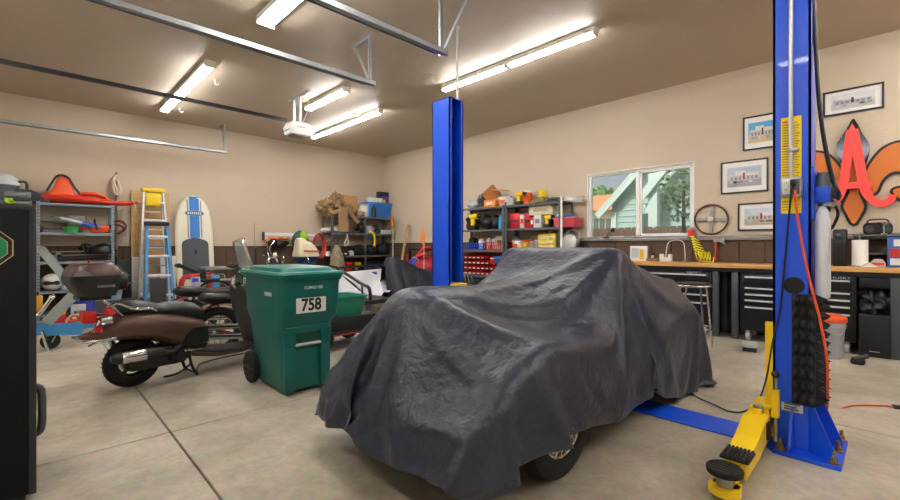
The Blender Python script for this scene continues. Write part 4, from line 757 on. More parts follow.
1,-4,6,-3,1,1,2,1,0,-2,-2,-2,0,2,-6,-1,2,0,-1,0,-1,0,0,0,0,0,0,0,0,-1,0,2,1,0,0,-4,5,0,2,2,1,0,0,1,-3,0,1,0,-5,1,-3,4,-2,3,1,2,-1,-2,-2,-2,0,1,2,-4,-5,
5,-3,2,-1,-1,0,0,0,0,-1,0,0,1,0,0,0,0,0,1,2,-3,-1,4,-2,1,2,3,1,-2,0,0,0,0,-4,-1,1,0,3,1,0,-2,-3,-1,0,1,0,2,-1,-6,2,3,-6,2,0,0,0,0,0,-1,1,0,0,-1,0,1,0,
0,0,-1,3,1,-4,-2,7,-3,-1,0,3,2,0,0,-2,1,-4,-1,2,0,0,0,0,0,-2,1,-1,1,1,0,-6,0,3,-1,-4,3,-1,1,-1,0,0,1,-1,0,0,0,1,-1,0,1,-1,0,2,0,0,-1,-4,7,-1,-2,-1,3,2,
0,0,0,-4,1,0,1,-1,-1,-1,0,3,-2,1,0,1,-3,-4,2,2,-1,-1,0,-1,-1,1,0,0,0,0,0,0,0,0,0,0,0,0,-2,4,0,-1,-1,0,-2,5,0,-2,-3,2,3,0,0,-3,1,0,-1,-3,1,2,0,0,1,-1,1,
-1,-6,2,1,1,-1,-1,-1,0,1,-1,1,0,-1,1,0,0,0,-1,1,0,-1,0,-1,2,1,0,0,-1,-1,-2,6,-1,0,-3,0,3,0,-2,-1,-1,-3,3,0,0,0,1,2,-1,0,-5,0,2,0,-1,1,-1,-1,0,0,0,0,0,
1,0,0,0,0,0,-1,0,0,1,-4,4,-1,1,-1,1,0,-1,-3,6,-1,1,-3,0,2,-4,0,-1,2,-1,1,-1,0,0,1,0,0,-3,1,-1,1,0,0,-1,-1,0,1,0,0,0,0,1,0,-1,0,0,0,0,0,0,-2,2,0,0,0,0,
0,1,-1,-3,4,-1,2,-1,-1,-4,0,-1,1,1,-1,0,0,0,0,3,-4,0,0,1,-1,0,0,0,-1,1,-1,1,0,0,0,1,0,0,-1,0,0,0,0,0,1,-2,0,0,0,-1,1,1,0,-1,-2,4,-1,-1,1,-3,-1,1,0,-1,
0,0,1,0,-1,0,1,0,-1,-1,1,0,-1,0,-1,1,0,0,0,0,1,0,1,-1,0,0,0,0,0,-1,4,-4,0,-1,1,-1,1,-1,1,0,0,-3,2,2,-1,-3,2,0,-2,0,0,0,-1,0,0,0,1,0,-1,0,0,-1,0,1,0,0,
0,0,0,1,0,0,-1,1,-1,0,0,0,0,1,1,-4,0,1,0,0,-1,1,-1,1,0,-1,2,-2,1,-2,-1,0,0,0,0,0,0,0,0,0,0,-1,1,0,-2,1,0,1,-1,1,0,0,0,-1,0,0,1,-1,1,0,0,0,0,0,0,-2,0,0,
-1,0,0,0,0,0,0,1,-1,1,0,-2,-1,0,1,0,-1,0,-1,0,0,0,0,1,-1,0,1,-1,0,2,0,0,0,0,0,0,-1,-2,0,2,0,0,0,1,0,0,0,-3,0,0,0,1,0,-2,0,0,1,0,-1,1,1,-3,-1,1,-1,0,1,
-1,1,-1,0,0,1,-1,0,1,-1,0,0,2,0,0,0,0,0,0,0,0,-1,0,1,1,0,-1,0,1,-2,-3,1,1,0,0,-2,0,1,0,0,1,-1,1,-1,-2,2,0,-1,0,-1,1,-1,0,-1,-1,-3,2,2,0,0,-2,3,2,0,0,0,
0,0,0,0,0,0,0,0,-1,0,0,0,-1,-2,1,-1,-1,1,1,0,0,0,0,-1,-1,1,0,0,-1,1,0,0,-1,-1,-2,-1,0,-1,0,-1,1,1,0,1,-1,2,3,-1,0,-1,0,0,0,0,0,0,0,0,1,0,1,0,0,0,-3,-2,
2,0,-2,0,0,-1,0,0,0,1,1,0,0,-3,-2,0,0,0,0,0,-1,0,-1,0,-1,-1,-2,-1,4,-11,1,1,-2,0,-1,0,-1,0,0,1,0,1,0,1,0,1,1,1,3,7,-2,0,0,0,0,0,0,1,0,0,2,1,-4,-1,0,0,
-1,0,0,0,0,0,0,-4,-3,-1,1,4,-8,-2,-5,1,1,-2,1,-1,1,0,0,-1,1,0,0,0,0,0,-1,2,9,0,6,5,3,-2,0,0,3,0,1,-2,-4,0,-5,0,0,0,0,-1,0,-1,0,0,-5,-3,2,0,3,-7,-1,-1,
-3,0,0,0,-1,1,-1,0,0,1,-1,0,0,1,-1,0,1,1,3,8,-1,-2,5,6,2,0,-2,-1,-1,0,0,2,-5,1,-1,-1,0,0,0,0,-1,-4,-2,0,0,4,-6,-5,3,-4,-2,0,1,0,-1,0,0,0,1,-1,0,0,0,0,
1,-1,0,1,0,8,4,-1,1,-1,2,6,-3,1,0,0,2,1,-4,-2,0,1,0,1,-1,-2,-4,-1,-2,1,3,-5,-6,4,-2,-3,0,-1,1,0,0,-1,1,0,-1,0,1,0,0,0,0,0,1,0,-1,3,7,5,-4,2,0,-1,10,0,
-1,12,-5,-5,-4,1,1,1,-1,-4,-3,-3,0,-2,0,3,-4,-5,3,0,-3,-1,-1,0,-1,1,-1,1,-1,0,0,1,-1,0,0,0,0,1,0,0,0,0,5,3,6,1,3,5,-5,12,11,-14,3,2,-1,2,-3,-4,-3,-1,
-2,1,-2,-2,3,-3,-2,-1,1,-1,-3,-1,1,-1,-1,1,0,-1,1,0,0,0,0,0,0,0,0,0,0,0,1,-1,0,9,2,1,11,6,4,5,-4,2,-1,0,2,-8,-1,-2,-1,-2,2,-2,-3,2,-3,-1,1,2,0,-7,-1,
-1,2,-1,-1,0,1,0,0,0,0,-1,1,-1,1,-1,1,0,1,-1,0,0,0,1,5,12,-1,-4,13,3,-3,13,-2,-2,-6,2,-3,-3,-2,2,-2,-3,2,-2,-1,1,-2,0,-1,-2,-3,1,1,-1,0,-1,0,1,-1,0,0,
1,-1,1,-1,1,0,1,-1,0,1,-1,0,0,4,-2,11,5,2,-2,19,-6,7,-2,-5,-4,-2,0,2,-2,-2,-1,-1,-1,3,0,-5,3,-5,-2,-1,0,0,0,0,0,1,-1,0,0,0,-1,1,0,0,0,0,0,1,0,1,-1,0,1,
0,5,-6,7,0,11,3,10,3,0,-10,-1,2,0,-2,-2,-2,2,2,1,0,-5,1,-4,-4,0,0,-1,1,-1,0,0,0,0,0,0,0,0,0,0,0,0,0,1,0,-1,1,0,0,0,0,0,1,4,1,10,2,7,8,6,-2,-5,-3,-1,-2,
1,1,0,-3,0,1,-7,3,-4,0,-1,0,0,0,0,-1,1,-1,0,0,0,0,0,0,0,0,0,0,1,0,1,0,-1,1,-1,1,0,-1,2,8,-7,0,13,8,11,0,0,-9,-4,3,-3,0,-1,1,3,-7,2,-3,-1,-2,0,2,-3,1,
-1,0,-1,0,0,0,0,0,0,0,0,1,-1,0,0,2,-1,0,1,-1,1,-1,0,1,0,2,-2,3,3,10,6,0,0,13,-19,-3,-3,0,1,2,-7,-3,1,-2,1,-1,-2,1,7,-9,1,3,-3,1,-1,0,0,0,0,-1,1,-1,0,3,
2,0,-1,-1,-1,-1,1,1,1,-2,0,4,-2,4,-3,5,12,1,2,-14,11,-9,2,1,-6,0,-4,-4,0,1,-2,0,2,1,0,-3,-1,0,6,-2,0,1,-1,0,0,0,-1,0,0,1,-2,3,8,-3,-7,2,-2,-3,2,2,1,-2,
0,2,-1,0,4,-1,-5,10,-4,1,-1,-4,-1,-9,-6,0,7,-6,-2,4,4,-1,-1,1,3,-1,-2,3,0,0,1,2,0,2,1,2,-5,0,-4,-5,-4,1,4,-4,0,1,-3,4,-2,0,2,-2,3,0,0,0,1,-3,4,-1,-2,
-13,5,1,-5,0,0,6,-14,1,1,-1,1,13,6,-6,-4,2,7,-6,2,2,-6,-2,-1,-1,6,-10,2,10,-16,1,3,0,3,-5,-2,8,-5,-3,0,5,-1,0,-1,0,6,-7,6,-7,-5,6,-4,-9,15,2,-7,-5,14,
-4,5,-10,-1,8,0,6,-9,-2,3,-1,1,-3,3,1,4,-8,0,5,1,-20,11,8,-3,-3,-8,5,6,-14,0,-3,0,-2,1,0,0,0,-5,8,-4,3,1,7,-9,0,1,3,-8,-1,3,3,-6,8,-4,-5,-4,10,-1,1,-2,
1,-3,-2,6,3,-11,6,-1,0,-1,3,-1,0,-5,4,5,-1,-5,-7,0,-6,-1,-1,0,0,0,0,-1,-6,1,4,1,-8,5,6,-8,-1,2,11,-6,-4,-1,0,12,-13,1,-9,19,-5,-6,7,-1,2,3,-12,7,0,-1,
-1,-2,4,-1,-9,8,1,-1,4,-6,4,3,-11,-7,0,-2,-1,0,]

# ================================================================ COVERED CAR
def fabric(h, crumple=.5, rough=.5, sheen=0.):
    m = bpy.data.materials.new('fabric_' + h.strip('#')); m.use_nodes = True
    nt = m.node_tree; b = nt.nodes['Principled BSDF']
    b.inputs['Base Color'].default_value = lin(h); b.inputs['Roughness'].default_value = rough
    b.inputs['Sheen Weight'].default_value = sheen
    tc = nt.nodes.new('ShaderNodeTexCoord')
    n0 = nt.nodes.new('ShaderNodeTexNoise'); n0.inputs['Scale'].default_value = 3.; n0.inputs['Detail'].default_value = 3
    nt.links.new(tc.outputs['Object'], n0.inputs['Vector'])
    ad = nt.nodes.new('ShaderNodeMix'); ad.data_type = 'VECTOR'; ad.inputs['Factor'].default_value = .12
    nt.links.new(tc.outputs['Object'], ad.inputs['A']); nt.links.new(n0.outputs['Color'], ad.inputs['B'])
    v = nt.nodes.new('ShaderNodeTexNoise'); v.noise_type = 'RIDGED_MULTIFRACTAL'; v.inputs['Scale'].default_value = 3.2; v.inputs['Detail'].default_value = 4
    n = nt.nodes.new('ShaderNodeTexNoise'); n.inputs['Scale'].default_value = 22; n.inputs['Detail'].default_value = 5; n.inputs['Distortion'].default_value = .3
    nt.links.new(ad.outputs[1], v.inputs['Vector']); nt.links.new(ad.outputs[1], n.inputs['Vector'])
    mm = nt.nodes.new('ShaderNodeMath'); mm.operation = 'MULTIPLY_ADD'; mm.inputs[1].default_value = .35
    nt.links.new(v.outputs['Fac'], mm.inputs[0]); nt.links.new(n.outputs['Fac'], mm.inputs[2])
    bp = nt.nodes.new('ShaderNodeBump'); bp.inputs['Strength'].default_value = crumple; bp.inputs['Distance'].default_value = .02
    nt.links.new(mm.outputs[0], bp.inputs['Height']); nt.links.new(bp.outputs['Normal'], b.inputs['Normal'])
    return m
COVER = fabric('#272c3d', .55, .34, .05)
r = np.array(CLOTH).reshape(3, *CLOTH_SHAPE).transpose(1, 2, 0)
r = np.cumsum(np.cumsum(r, axis=1), axis=0) / 400.
for row in r:
    for p in row:
        k = min(1, max(0, (2.25 - p[0]) / .55))
        k3 = min(1, max(0, (1.75 - p[1]) / .35)) * min(1, max(0, (2.55 - p[0]) / .35))
        lo = .03 + .075 * k + .075 * k3; hi = .36 + .2 * k3
        if p[2] < hi: p[2] = lo + (p[2] - .02) * (hi - lo) / (hi - .02)
        k4 = min(1, max(0, (p[0] - 2.75) / .5))
        if p[2] < .55: p[2] = max(.03, .55 - (.55 - p[2]) * (1 + .33 * k4))
        k5 = min(1, max(0, (3.0 - p[0]) / .35)) * min(1, max(0, (p[2] - .6) / .25))
        p[0] += .075 * min(1, max(0, (p[0] - 3.1) / 1.1))
        p[2] -= k5 * (.018 + .032 * min(1, max(0, (p[0] - 1.6) / .5)))
nu, nv = CLOTH_SHAPE
b = B()
b.faces(r.reshape(-1, 3).tolist(), [(i * nv + j, (i + 1) * nv + j, (i + 1) * nv + j + 1, i * nv + j + 1) for i in range(nu - 1) for j in range(nv - 1)])
cov = b.build('car_cover', COVER, ang=180)
mod = cov.modifiers.new('thick', 'SOLIDIFY'); mod.thickness = .003; mod.offset = -1
mod = cov.modifiers.new('smooth', 'SUBSURF'); mod.levels = 1; mod.render_levels = 1
tag(cov, 'wrinkled dark grey fabric cover draped over the car between the lift posts', 'car cover')

car = thing('car', 'small classic car hidden under the grey cover, one front wheel showing', 'car', (2.85, 1.86, 0))
def ring(x, hw, z0, z1, yc=.05):
    return [(x, yc + hw * math.cos(PI * k / 12), z0 + (z1 - z0) * math.sin(PI * k / 12) ** .8) for k in range(13)]
PAINT = mt('#23262b', .3, coat=.5)
b = B()
b.loft([ring(-1.2, .16, .3, .78), ring(-.65, .24, .3, .84), ring(.05, .36, .3, .84), ring(.35, .42, .3, .8), ring(1.0, .38, .3, .78), ring(1.18, .3, .3, .6)])
b.bx(-1.2, 1.1, -.48, .4, .26, .38, .03)
for s in (-1,):
    pass
b.build('body', PAINT, car)
for y0, y1 in ((-.62, -.45), (.36, .46)):
    B().prism([(-1.3, .32), (-1.2, .5), (-1.0, .6), (-.8, .6), (-.55, .45), (-.3, .3)], y0, y1, 'XZ').build('front_fender', PAINT, car)
B().bx(.24, .3, -.4, .46, .78, 1.08, .01).build('windscreen_frame', CHROME, car)
def wheel(x, y, side):
    w = B().lathe([(.19, -.06), (.255, -.07), (.288, -.055), (.297, -.02), (.297, .02), (.288, .055), (.255, .07), (.19, .06)], (x, y, .297), 'Y', 40, cap=False)
    for k in range(3): w.torus((x, y - .03 + .03 * k, .297), .295, .006, 'Y', 40, 6)
    o = w.build('wheel', RUBBER, car)
    h = B().mat(CHROME)
    yy = y + side * .03
    h.lathe([(.196, -.045), (.202, .0), (.19, .04)], (x, y, .297), 'Y', 36, cap=False)
    h.lathe([(.19, 0), (.15, side * .012), (.11, side * .006), (.07, side * .03), (.03, side * .05), (.001, side * .052)], (x, yy, .297), 'Y', 36)
    h.torus((x, yy + side * .012, .297), .188, .012, 'Y', 40, 8)
    for k in range(24):
        a = 2 * PI * k / 24
        h.cyl((x + .06 * math.cos(a), yy + side * .035, .297 + .06 * math.sin(a)), (x + .19 * math.cos(a + .15), yy + side * .02, .297 + .19 * math.sin(a + .15)), .004, n=6)
    h.build('hubcap', CHROME, o)
for x in (-.87, .95):
    wheel(x, -.61, -1); wheel(x, .6 if x > 0 else .52, 1)

# ================================================================ TWO-POST LIFT
def c_column(b, x0, x1, y0, y1, z0, z1, open_side):
    w = .012
    b.bx(x0, x0 + w, y0, y1, z0, z1).bx(x1 - w, x1, y0, y1, z0, z1)
    if open_side < 0:
        b.bx(x0, x1, y1 - w, y1, z0, z1).bx(x0, x0 + .035, y0, y0 + w, z0, z1).bx(x1 - .035, x1, y0, y0 + w, z0, z1)
    else:
        b.bx(x0, x1, y0, y0 + w, z0, z1).bx(x0, x0 + .035, y1 - w, y1, z0, z1).bx(x1 - .035, x1, y1 - w, y1, z0, z1)
PZ = 2.79
BRASS = mt('#a98a4a', .4, .8)
def anchor(b, x, y, z=.02):
    b.cyl((x, y, z), (x, y, z + .008), .026, n=14).cyl((x, y, z + .008), (x, y, z + .03), .017, n=6).cyl((x, y, z + .03), (x, y, z + .062), .010, n=10)
# --- near post
px0, px1, py0, py1 = 3.2, 3.42, .335, .512
t = thing('lift_post', 'tall blue lift post at right with yellow arm and warning label', 'car lift', (3.3, .42, 0), group='car lift posts')
O = Vector((3.3, .42, 0))
b = B().at(-O); c_column(b, px0, px1, py0, py1, .02, PZ, 1); b.build('column', LIFTBLUE, t, smooth=False)
B().at(-O).prism([(3.09, .2), (3.57, .2), (3.57, .535), (3.15, .535), (3.09, .49)], 0, .02, 'XY').build('base_plate', LIFTBLUE, t, smooth=False)
B().at(-O).prism([(3.2, .02), (3.1, .02), (3.1, .05), (3.19, .26), (3.2, .26)], .415, .427, 'XZ').build('gusset', LIFTBLUE, t, smooth=False)
B().at(-O).faces([(3.2, .345, .02), (3.2, .345, .34), (3.12, .215, .02), (3.12, .215, .05), (3.213, .345, .02), (3.213, .345, .34), (3.133, .215, .02), (3.133, .215, .05)], [(0, 1, 3, 2), (4, 5, 7, 6), (1, 5, 7, 3), (2, 3, 7, 6), (0, 1, 5, 4)]).build('gusset', LIFTBLUE, t, smooth=False)
B().at(-O).prism([(.335, .02), (.335, .36), (.215, .06), (.215, .02)], 3.4, 3.413, 'YZ').build('gusset', LIFTBLUE, t, smooth=False)
for p in ((3.13, .465), (3.135, .23), (3.33, .228), (3.54, .228), (3.54, .49)):
    b = B().at(-O); anchor(b, *p); b.build('anchor_bolt', BRASS, t)
LY = lambda px, py: onX(px, py, px0)
def plate(b, pxa, pya, pxb, pyb, th=.002, X=px0, off=0.):
    a = onX(pxa, pya, X); c = onX(pxb, pyb, X)
    return b.bx(X - th - off, X - off, min(a.y, c.y), max(a.y, c.y), min(a.z, c.z), max(a.z, c.z))
b = B().at(-O); plate(b, 781, 118.5, 801.5, 213); lab = b.build('warning_label', mt('#f2d400', .45, var=.04), t, smooth=False)
k1 = B().at(-O).mat(mt('#b39a14', .6)); k2 = B().at(-O).mat(mt('#cf3a1a', .5))
for k in range(34):
    y = 122 + k * 2.65
    if 176 < y < 199: continue
    bb = k2 if k % 9 in (0,) else k1
    plate(bb, 782.6, y, 782.6 + (5.5 if k % 9 == 0 else (7 + (k * 7) % 2)), y + .75, .0008, off=.002)
    plate(k1, 794.5, y, 794.5 + 3 + (k * 5) % 3, y + .75, .0008, off=.002)
k1.build('lettering', None, lab, smooth=False); k2.build('heading', None, lab, smooth=False)
b = B().at(-O); plate(b, 781.5, 401.5, 803, 414); lab = b.build('rating_plate', mt('#cfd0cb', .4), t, smooth=False)
b = B().at(-O)
for k in range(4): plate(b, 784, 403.5 + k * 2.6, 800 - (k * 3) % 5, 404.5 + k * 2.6, .0008, off=.002)
b.build('lettering', mt('#6b6d70', .6), lab, smooth=False)
c = onX(794, 285.5, px0); c2 = onX(805.5, 285.5, px0); c3 = onX(794, 277, px0)
B().at(-O).lathe([(c3.z - c.z, 0), (c3.z - c.z, -.004), (.001, -.004)], (px0, c.y, c.z), 'X', 32).build('black_disc', RUBBER, t)
# carriage and arm
b = B().at(-O)
b.bx(3.2, 3.4, .505, .6, .06, .18, .006)
b.prism([(3.2, .12), (3.2, .74), (3.235, .74), (3.28, .12)], .512, .55, 'XZ')
b.bx(3.1, 3.35, .515, .61, .06, .085).bx(3.1, 3.35, .515, .61, .215, .24)
b.build('carriage', YELLOW, t, smooth=False)
b = B().at(-O)
# arm: tapering box section with bend, inner tube to the pad
b.loft([[(x, .565 - w, z0), (x, .565 + w, z0), (x, .565 + w, z1), (x, .565 - w, z1)] for x, w, z0, z1 in ((3.14, .05, .085, .215), (2.98, .055, .075, .215), (2.82, .055, .05, .16), (2.55, .05, .035, .115))])
b.bx(2.4, 2.6, .53, .60, .045, .1, .004)
b.bx(3.06, 3.12, .545, .585, .2, .245)
arm = b.build('swing_arm', YELLOW, t, smooth=False)
b = B().at(-O).cyl((2.37, .565, .03), (2.37, .565, .062), .068, n=26); b.bx(2.37, 2.44, .51, .62, .03, .062); b.build('pad_socket', YELLOW, arm)
B().at(-O).cyl((2.37, .565, .06), (2.37, .565, .125), .036, n=22).build('pad_stem', STEEL, arm)
B().at(-O).cyl((3.09, .565, .215), (3.09, .565, .26), .026, n=18).build('pivot_pin', STEEL, arm)
b = B().at(-O).cyl((2.37, .565, .122), (2.37, .565, .145), .075, .078, 30).torus((2.37, .565, .145), .068, .008, n=30, m=6)
for q in range(-2, 3):
    hw = math.sqrt(max(.0, .062 ** 2 - (q * .025) ** 2))
    b.bx(2.37 + q * .025 - .009, 2.37 + q * .025 + .009, .565 - hw, .565 + hw, .143, .151, .002, 1)
b.build('rubber_pad', RUBBER, arm)
b = B().at(-O).bx(2.53, 2.69, .5, .63, .118, .135, .01)
for q in range(7): b.bx(2.535, 2.685, .505 + q * .0175, .517 + q * .0175, .133, .143, .003, 1)
b.build('rubber_pad', RUBBER, arm)
B().at(-O).bx(3.0, 3.055, .495, .512, .1, .19).build('black_bumper', RUBBER, arm)
b = B().at(-O).bx(3.105, 3.15, .47, .505, .2, .36, .004); b.build('lock_block', YELLOW, t, smooth=False)
b = B().at(-O).cyl((3.1275, .4875, .06), (3.1275, .4875, .44), .01, n=12); k = b.build('arm_lock_pin', STEEL, t)
B().at(-O).sph((3.1275, .4875, .45), .022).build('knob', BLACK, k)
# outlet box with conduit and plug
a = onX(782, 179, px0); c = onX(803, 196.5, px0)
t2 = thing('outlet_box', 'grey metal outlet box on conduit on near lift post', 'electrical outlet', (px0, a.y, c.z))
H = a.z - c.z; W = a.y - c.y
B().bx(-.055, 0, -W, 0, 0, H, .006).build('box', GALV, t2)
B().bx(-.058, -.054, -W * .46, -W * .1, H * .12, H * .88, .002).build('faceplate', WHITE, t2)
for z in (.35, .7):
    B().bx(-.0595, -.0575, -W * .32, -W * .30, H * z - .006, H * z + .006).bx(-.0595, -.0575, -W * .24, -W * .22, H * z - .006, H * z + .006).build('socket_slot', BLACK, t2, smooth=False)
B().bx(-.058, -.054, -W * .92, -W * .54, H * .12, H * .88, .002).build('faceplate', mt('#55585a', .4), t2)
cy = yX(791.5, px0) - a.y
b = B().cyl((-.02, cy, H), (-.02, cy, PZ - c.z + .1), .011, n=12)
b.build('conduit', mt('#c3c6c6', .35, .5), t2)
zc = onX(790, 151, px0).z - c.z
B().bx(-.036, -.0, cy - .035, cy + .016, zc - .008, zc + .008, .002).build('conduit_clamp', GALV, t2)
B().bx(-.085, -.055, -W * .72, -W * .5, H * .5, H * .85, .006).build('plug', BLACK, t2)
# foam pad wrapped on the post corner
t2 = thing('acoustic_foam', 'black egg-crate foam pad wrapped round near lift post corner', 'foam pad', (px0, py0, 0))
zt = onX(800, 294, px0).z; zb = onX(800, 404, px0).z
FOAM = mt('#202124', .9, var=.25, sc=40)
fy0 = yX(792.5, px0) - py0
def foam(n, m, P):
    def fn(u, v):
        fu = (u * n) % 1; fv = (v * m) % 1
        hgt = (.5 - .5 * math.cos(2 * PI * fu)) * (.5 - .5 * math.cos(2 * PI * fv))
        return P(u, v, .018 + .04 * hgt)
    return fn
b = B().grid(foam(3, 9, lambda u, v, h: (-h, -.02 + u * (fy0 + .02), zb + v * (zt - zb))), 24, 72)
b.bx(-.02, -.0005, -.02, fy0, zb, zt)
b.build('front_sheet', FOAM, t2, ang=60)
def spikes(n, m):
    b = B()
    for i in range(n):
        for j in range(m):
            x0 = i * .2 / n; x1 = (i + 1) * .2 / n; z0 = zb + j * (zt - zb) / m; z1 = z0 + (zt - zb) / m
            b.faces([(x0, -.02, z0), (x1, -.02, z0), (x1, -.02, z1), (x0, -.02, z1), ((x0 + x1) / 2, -.075, (z0 + z1) / 2)], [(0, 1, 4), (1, 2, 4), (2, 3, 4), (3, 0, 4)])
    return b.bx(0.0, .2, -.02, -.0005, zb, zt)
spikes(3, 12).build('side_sheet', FOAM, t2, smooth=False)
# power unit on the outside of the post
t2 = thing('hydraulic_power_unit', 'lift motor with cloudy plastic fluid tank on near post side', 'hydraulic pump', (3.3, py0, 1.45))
B().bx(-.1, .1, -.012, 0, -.1, .2).bx(-.06, .06, -.075, -.012, .0, .09, .006).build('mounting_bracket', LIFTBLUE, t2)
b = B().cyl((0, -.045, .09), (0, -.045, .16), .038, n=22).cyl((0, -.045, .16), (0, -.045, .175), .03, n=22); b.build('motor', mt('#6d7377', .4, .4), t2)
B().bx(.06, .15, -.1, -.045, .03, .11, .01).build('switch_box', DGREY, t2)
B().cyl((0, -.055, -.02), (0, -.055, .0), .035, n=18).cyl((.03, -.07, -.03), (.03, -.1, .01), .012).build('valve_block', STEEL, t2)
TANK = mt('#d3d8e2', .3, var=.05, sc=3)
b = B()
rings = []
for z, k in ((-.56, .75), (-.545, .95), (-.5, 1), (-.1, 1), (-.06, .9), (-.03, .55), (-.02, .4)):
    rings.append([(x * k, y * k - .043, z) for x, y in rrect(.15, .062, .025)])
b.loft(rings).build('fluid_tank', TANK, t2)
B().cyl((.05, -.055, -.05), (.05, -.055, -.02), .018).build('tank_cap', BLACK, t2)
B().tube([(.06, -.06, .05), (.1, -.1, -.05), (.11, -.08, -.13), (.08, -.06, -.16)], .008, smooth=6).build('hose', BLACK, t2)
p = [onX(x, y, 3.28) for x, y in ((812, -40), (814, 10), (817, 70), (820, 110), (826, 150), (833, 180), (839, 194))]
tag(B().tube([Vector((3.28, v.y, v.z)) for v in p] + [Vector((3.38, p[-1].y + .01, p[-1].z - .02))], .011, smooth=6).build('hydraulic_hose', BLACK), 'thick black hose curving down beside the near lift post', 'hose')
# orange and black cords
B_ = lambda x, y, X: onX(x, y, X)
def onF(px, py, z=.008):
    d = ray(px, py); k = (z - EYE) / d[2]
    return Vector((d[0] * k, d[1] * k, z))
p = [onX(795, 190, 3.12), onX(796, 205, 3.115), onX(803, 250, 3.11), onX(812, 290, 3.11), onX(820, 320, 3.1), onX(827, 360, 3.12), onX(828, 396, 3.25), onF(829, 414), onF(850, 406), onF(880, 405.5), onF(893, 407)]
cord = B().tube(p, .0065, smooth=8).build('extension_cord', mt('#e2542a', .5))
tag(cord, 'orange extension cord running from outlet box down across floor', 'cord')
B().cyl(p[-1], p[-1] + (p[-1] - p[-2]).normalized() * .11, .02, .016).build('cord_end', BLACK, cord)
p = [onX(791.5, 186, 3.115), onX(790, 205, 3.12), onX(785, 260, 3.185), onX(780, 310, 3.185), onX(772, 345, 3.14), onX(766, 380, 3.1), onF(757, 403), onF(745, 411), onF(730, 411.5), onF(715, 405), onF(700, 398.5), onF(690, 393)]
tag(B().tube(p, .005, smooth=8).build('electric_cable', BLACK), 'thin black cord hanging down near lift post then looping towards car', 'cord')
tag(B().bx(3.15, 3.43, .62, 3.2, .0, .012, .004, 1).build('floor_plate', LIFTBLUE), 'flat blue steel cover plate on floor between the lift posts', 'floor plate')
# --- far post
t = thing('lift_post', 'blue lift post standing behind the covered car', 'car lift', (3.3, 3.43, 0), group='car lift posts')
O = Vector((3.3, 3.43, 0))
b = B().at(-O); c_column(b, 3.2, 3.41, 3.3, 3.57, .02, PZ, -1); b.bx(3.2, 3.41, 3.3, 3.57, PZ - .01, PZ)
b.build('column', LIFTBLUE, t, smooth=False)
B().at(-O).bx(3.07, 3.55, 3.28, 3.72, 0, .02).build('base_plate', LIFTBLUE, t, smooth=False)
for p in ((3.11, 3.32), (3.11, 3.68), (3.51, 3.32), (3.51, 3.68)):
    b = B().at(-O); anchor(b, *p); b.build('anchor_bolt', BRASS, t)
b = B().at(-O)
for k in range(34): b.bx(3.30, 3.36, 3.42, 3.45, .5 + k * .025, .513 + k * .025)
b.bx(3.30, 3.31, 3.42, 3.46, .5, 1.35); b.build('lock_rack', STEEL, t, smooth=False)
B().at(-O).cyl((3.27, 3.4, .3), (3.27, 3.4, PZ - .05), .007, n=8).build('lift_cable', DGREY, t)
B().at(-O).bx(3.3, 3.36, 3.4, 3.5, PZ - .18, PZ - .06, .01).build('pulley_block', LIFTBLUE, t)
b = B().at(-O).bx(3.21, 3.4, 3.23, 3.5, .12, .8, .006); b.build('carriage', YELLOW, t, smooth=False)
B().at(-O).bx(3.05, 3.15, 3.0, 3.24, .08, .16).bx(3.15, 3.4, 3.1, 3.24, .08, .16).build('swing_arm', YELLOW, t, smooth=False)

# ================================================================ WORKBENCH SIDE (right wall)
BX = 6.5
t = thing('workbench', 'long butcher-block workbench on grey legs along right wall', 'workbench', (6.8, .5, 0))
O = Vector((6.8, .5, 0))
BW = wood('#c08a48', '#dfae6a', (20, 1.2, 20), .4)
B().at(-O).bx(BX, 7.06, -2.2, 3.0, .915, .968, .006).build('worktop', BW, t)
B().at(-O).bx(BX + .02, 7.06, -2.2, 3.0, .865, .915).build('apron', SATIN, t, smooth=False)
LEGM = mt('#4a4f57', .45, .3)
for y in (2.95, 1.665, 1.445, .0, -2.1):
    B().at(-O).bx(BX + .03, BX + .1, y - .035, y + .035, 0, .865, .004).build('leg', LEGM, t)
    B().at(-O).bx(6.95, 7.02, y - .035, y + .035, 0, .865, .004).build('leg', LEGM, t)
NAVY = mt('#0f151c', .35, .2, .1)
HANDLE = mt('#d5d9dc', .3, .4)
def tool_cabinet(y0, y1, label, rows, z0=.13, z1=.855):
    w = y1 - y0
    t = thing('tool_cabinet', label, 'tool cabinet', (6.76, (y0 + y1) / 2, 0), group='rolling tool cabinets')
    B().bx(-.2, .24, -w / 2, w / 2, z0, z1, .004).build('body', NAVY, t)
    for (a, c) in rows:
        d = B().bx(-.222, -.2, -w / 2 + .03, w / 2 - .03, a + .004, c - .004, .003).build('drawer', NAVY, t)
        B().bx(-.246, -.222, -w / 2 + .05, w / 2 - .05, c - .034, c - .014, .005).build('handle', HANDLE, d)
    for x in (-.185, .18):
        for y in (-w / 2 + .08, w / 2 - .08):
            k = B().bx(x - .03, x + .03, y - .025, y + .025, z0 - .03, z0).bx(x - .02, x + .02, y - .03, y - .022, .05, z0 - .03).bx(x - .02, x + .02, y + .022, y + .03, .05, z0 - .03).build('caster', STEEL, t)
            B().cyl((x, y - .018, .055), (x, y + .018, .055), .055, n=22).build('wheel', mt('#b9bcbd', .5), k)
    return t, w
ROWS = ((.15, .435), (.435, .525), (.525, .605), (.605, .685), (.685, .83))
c1, w = tool_cabinet(.30, 1.385, 'wide black tool cabinet half hidden behind the near lift post', ((.15, .45), (.45, .535), (.535, .61), (.61, .69), (.69, .83)))
text('HUSKY', .035, HANDLE, c1, (-.224, -w / 2 + .13, .842), FACE_NX, sx=1.6)
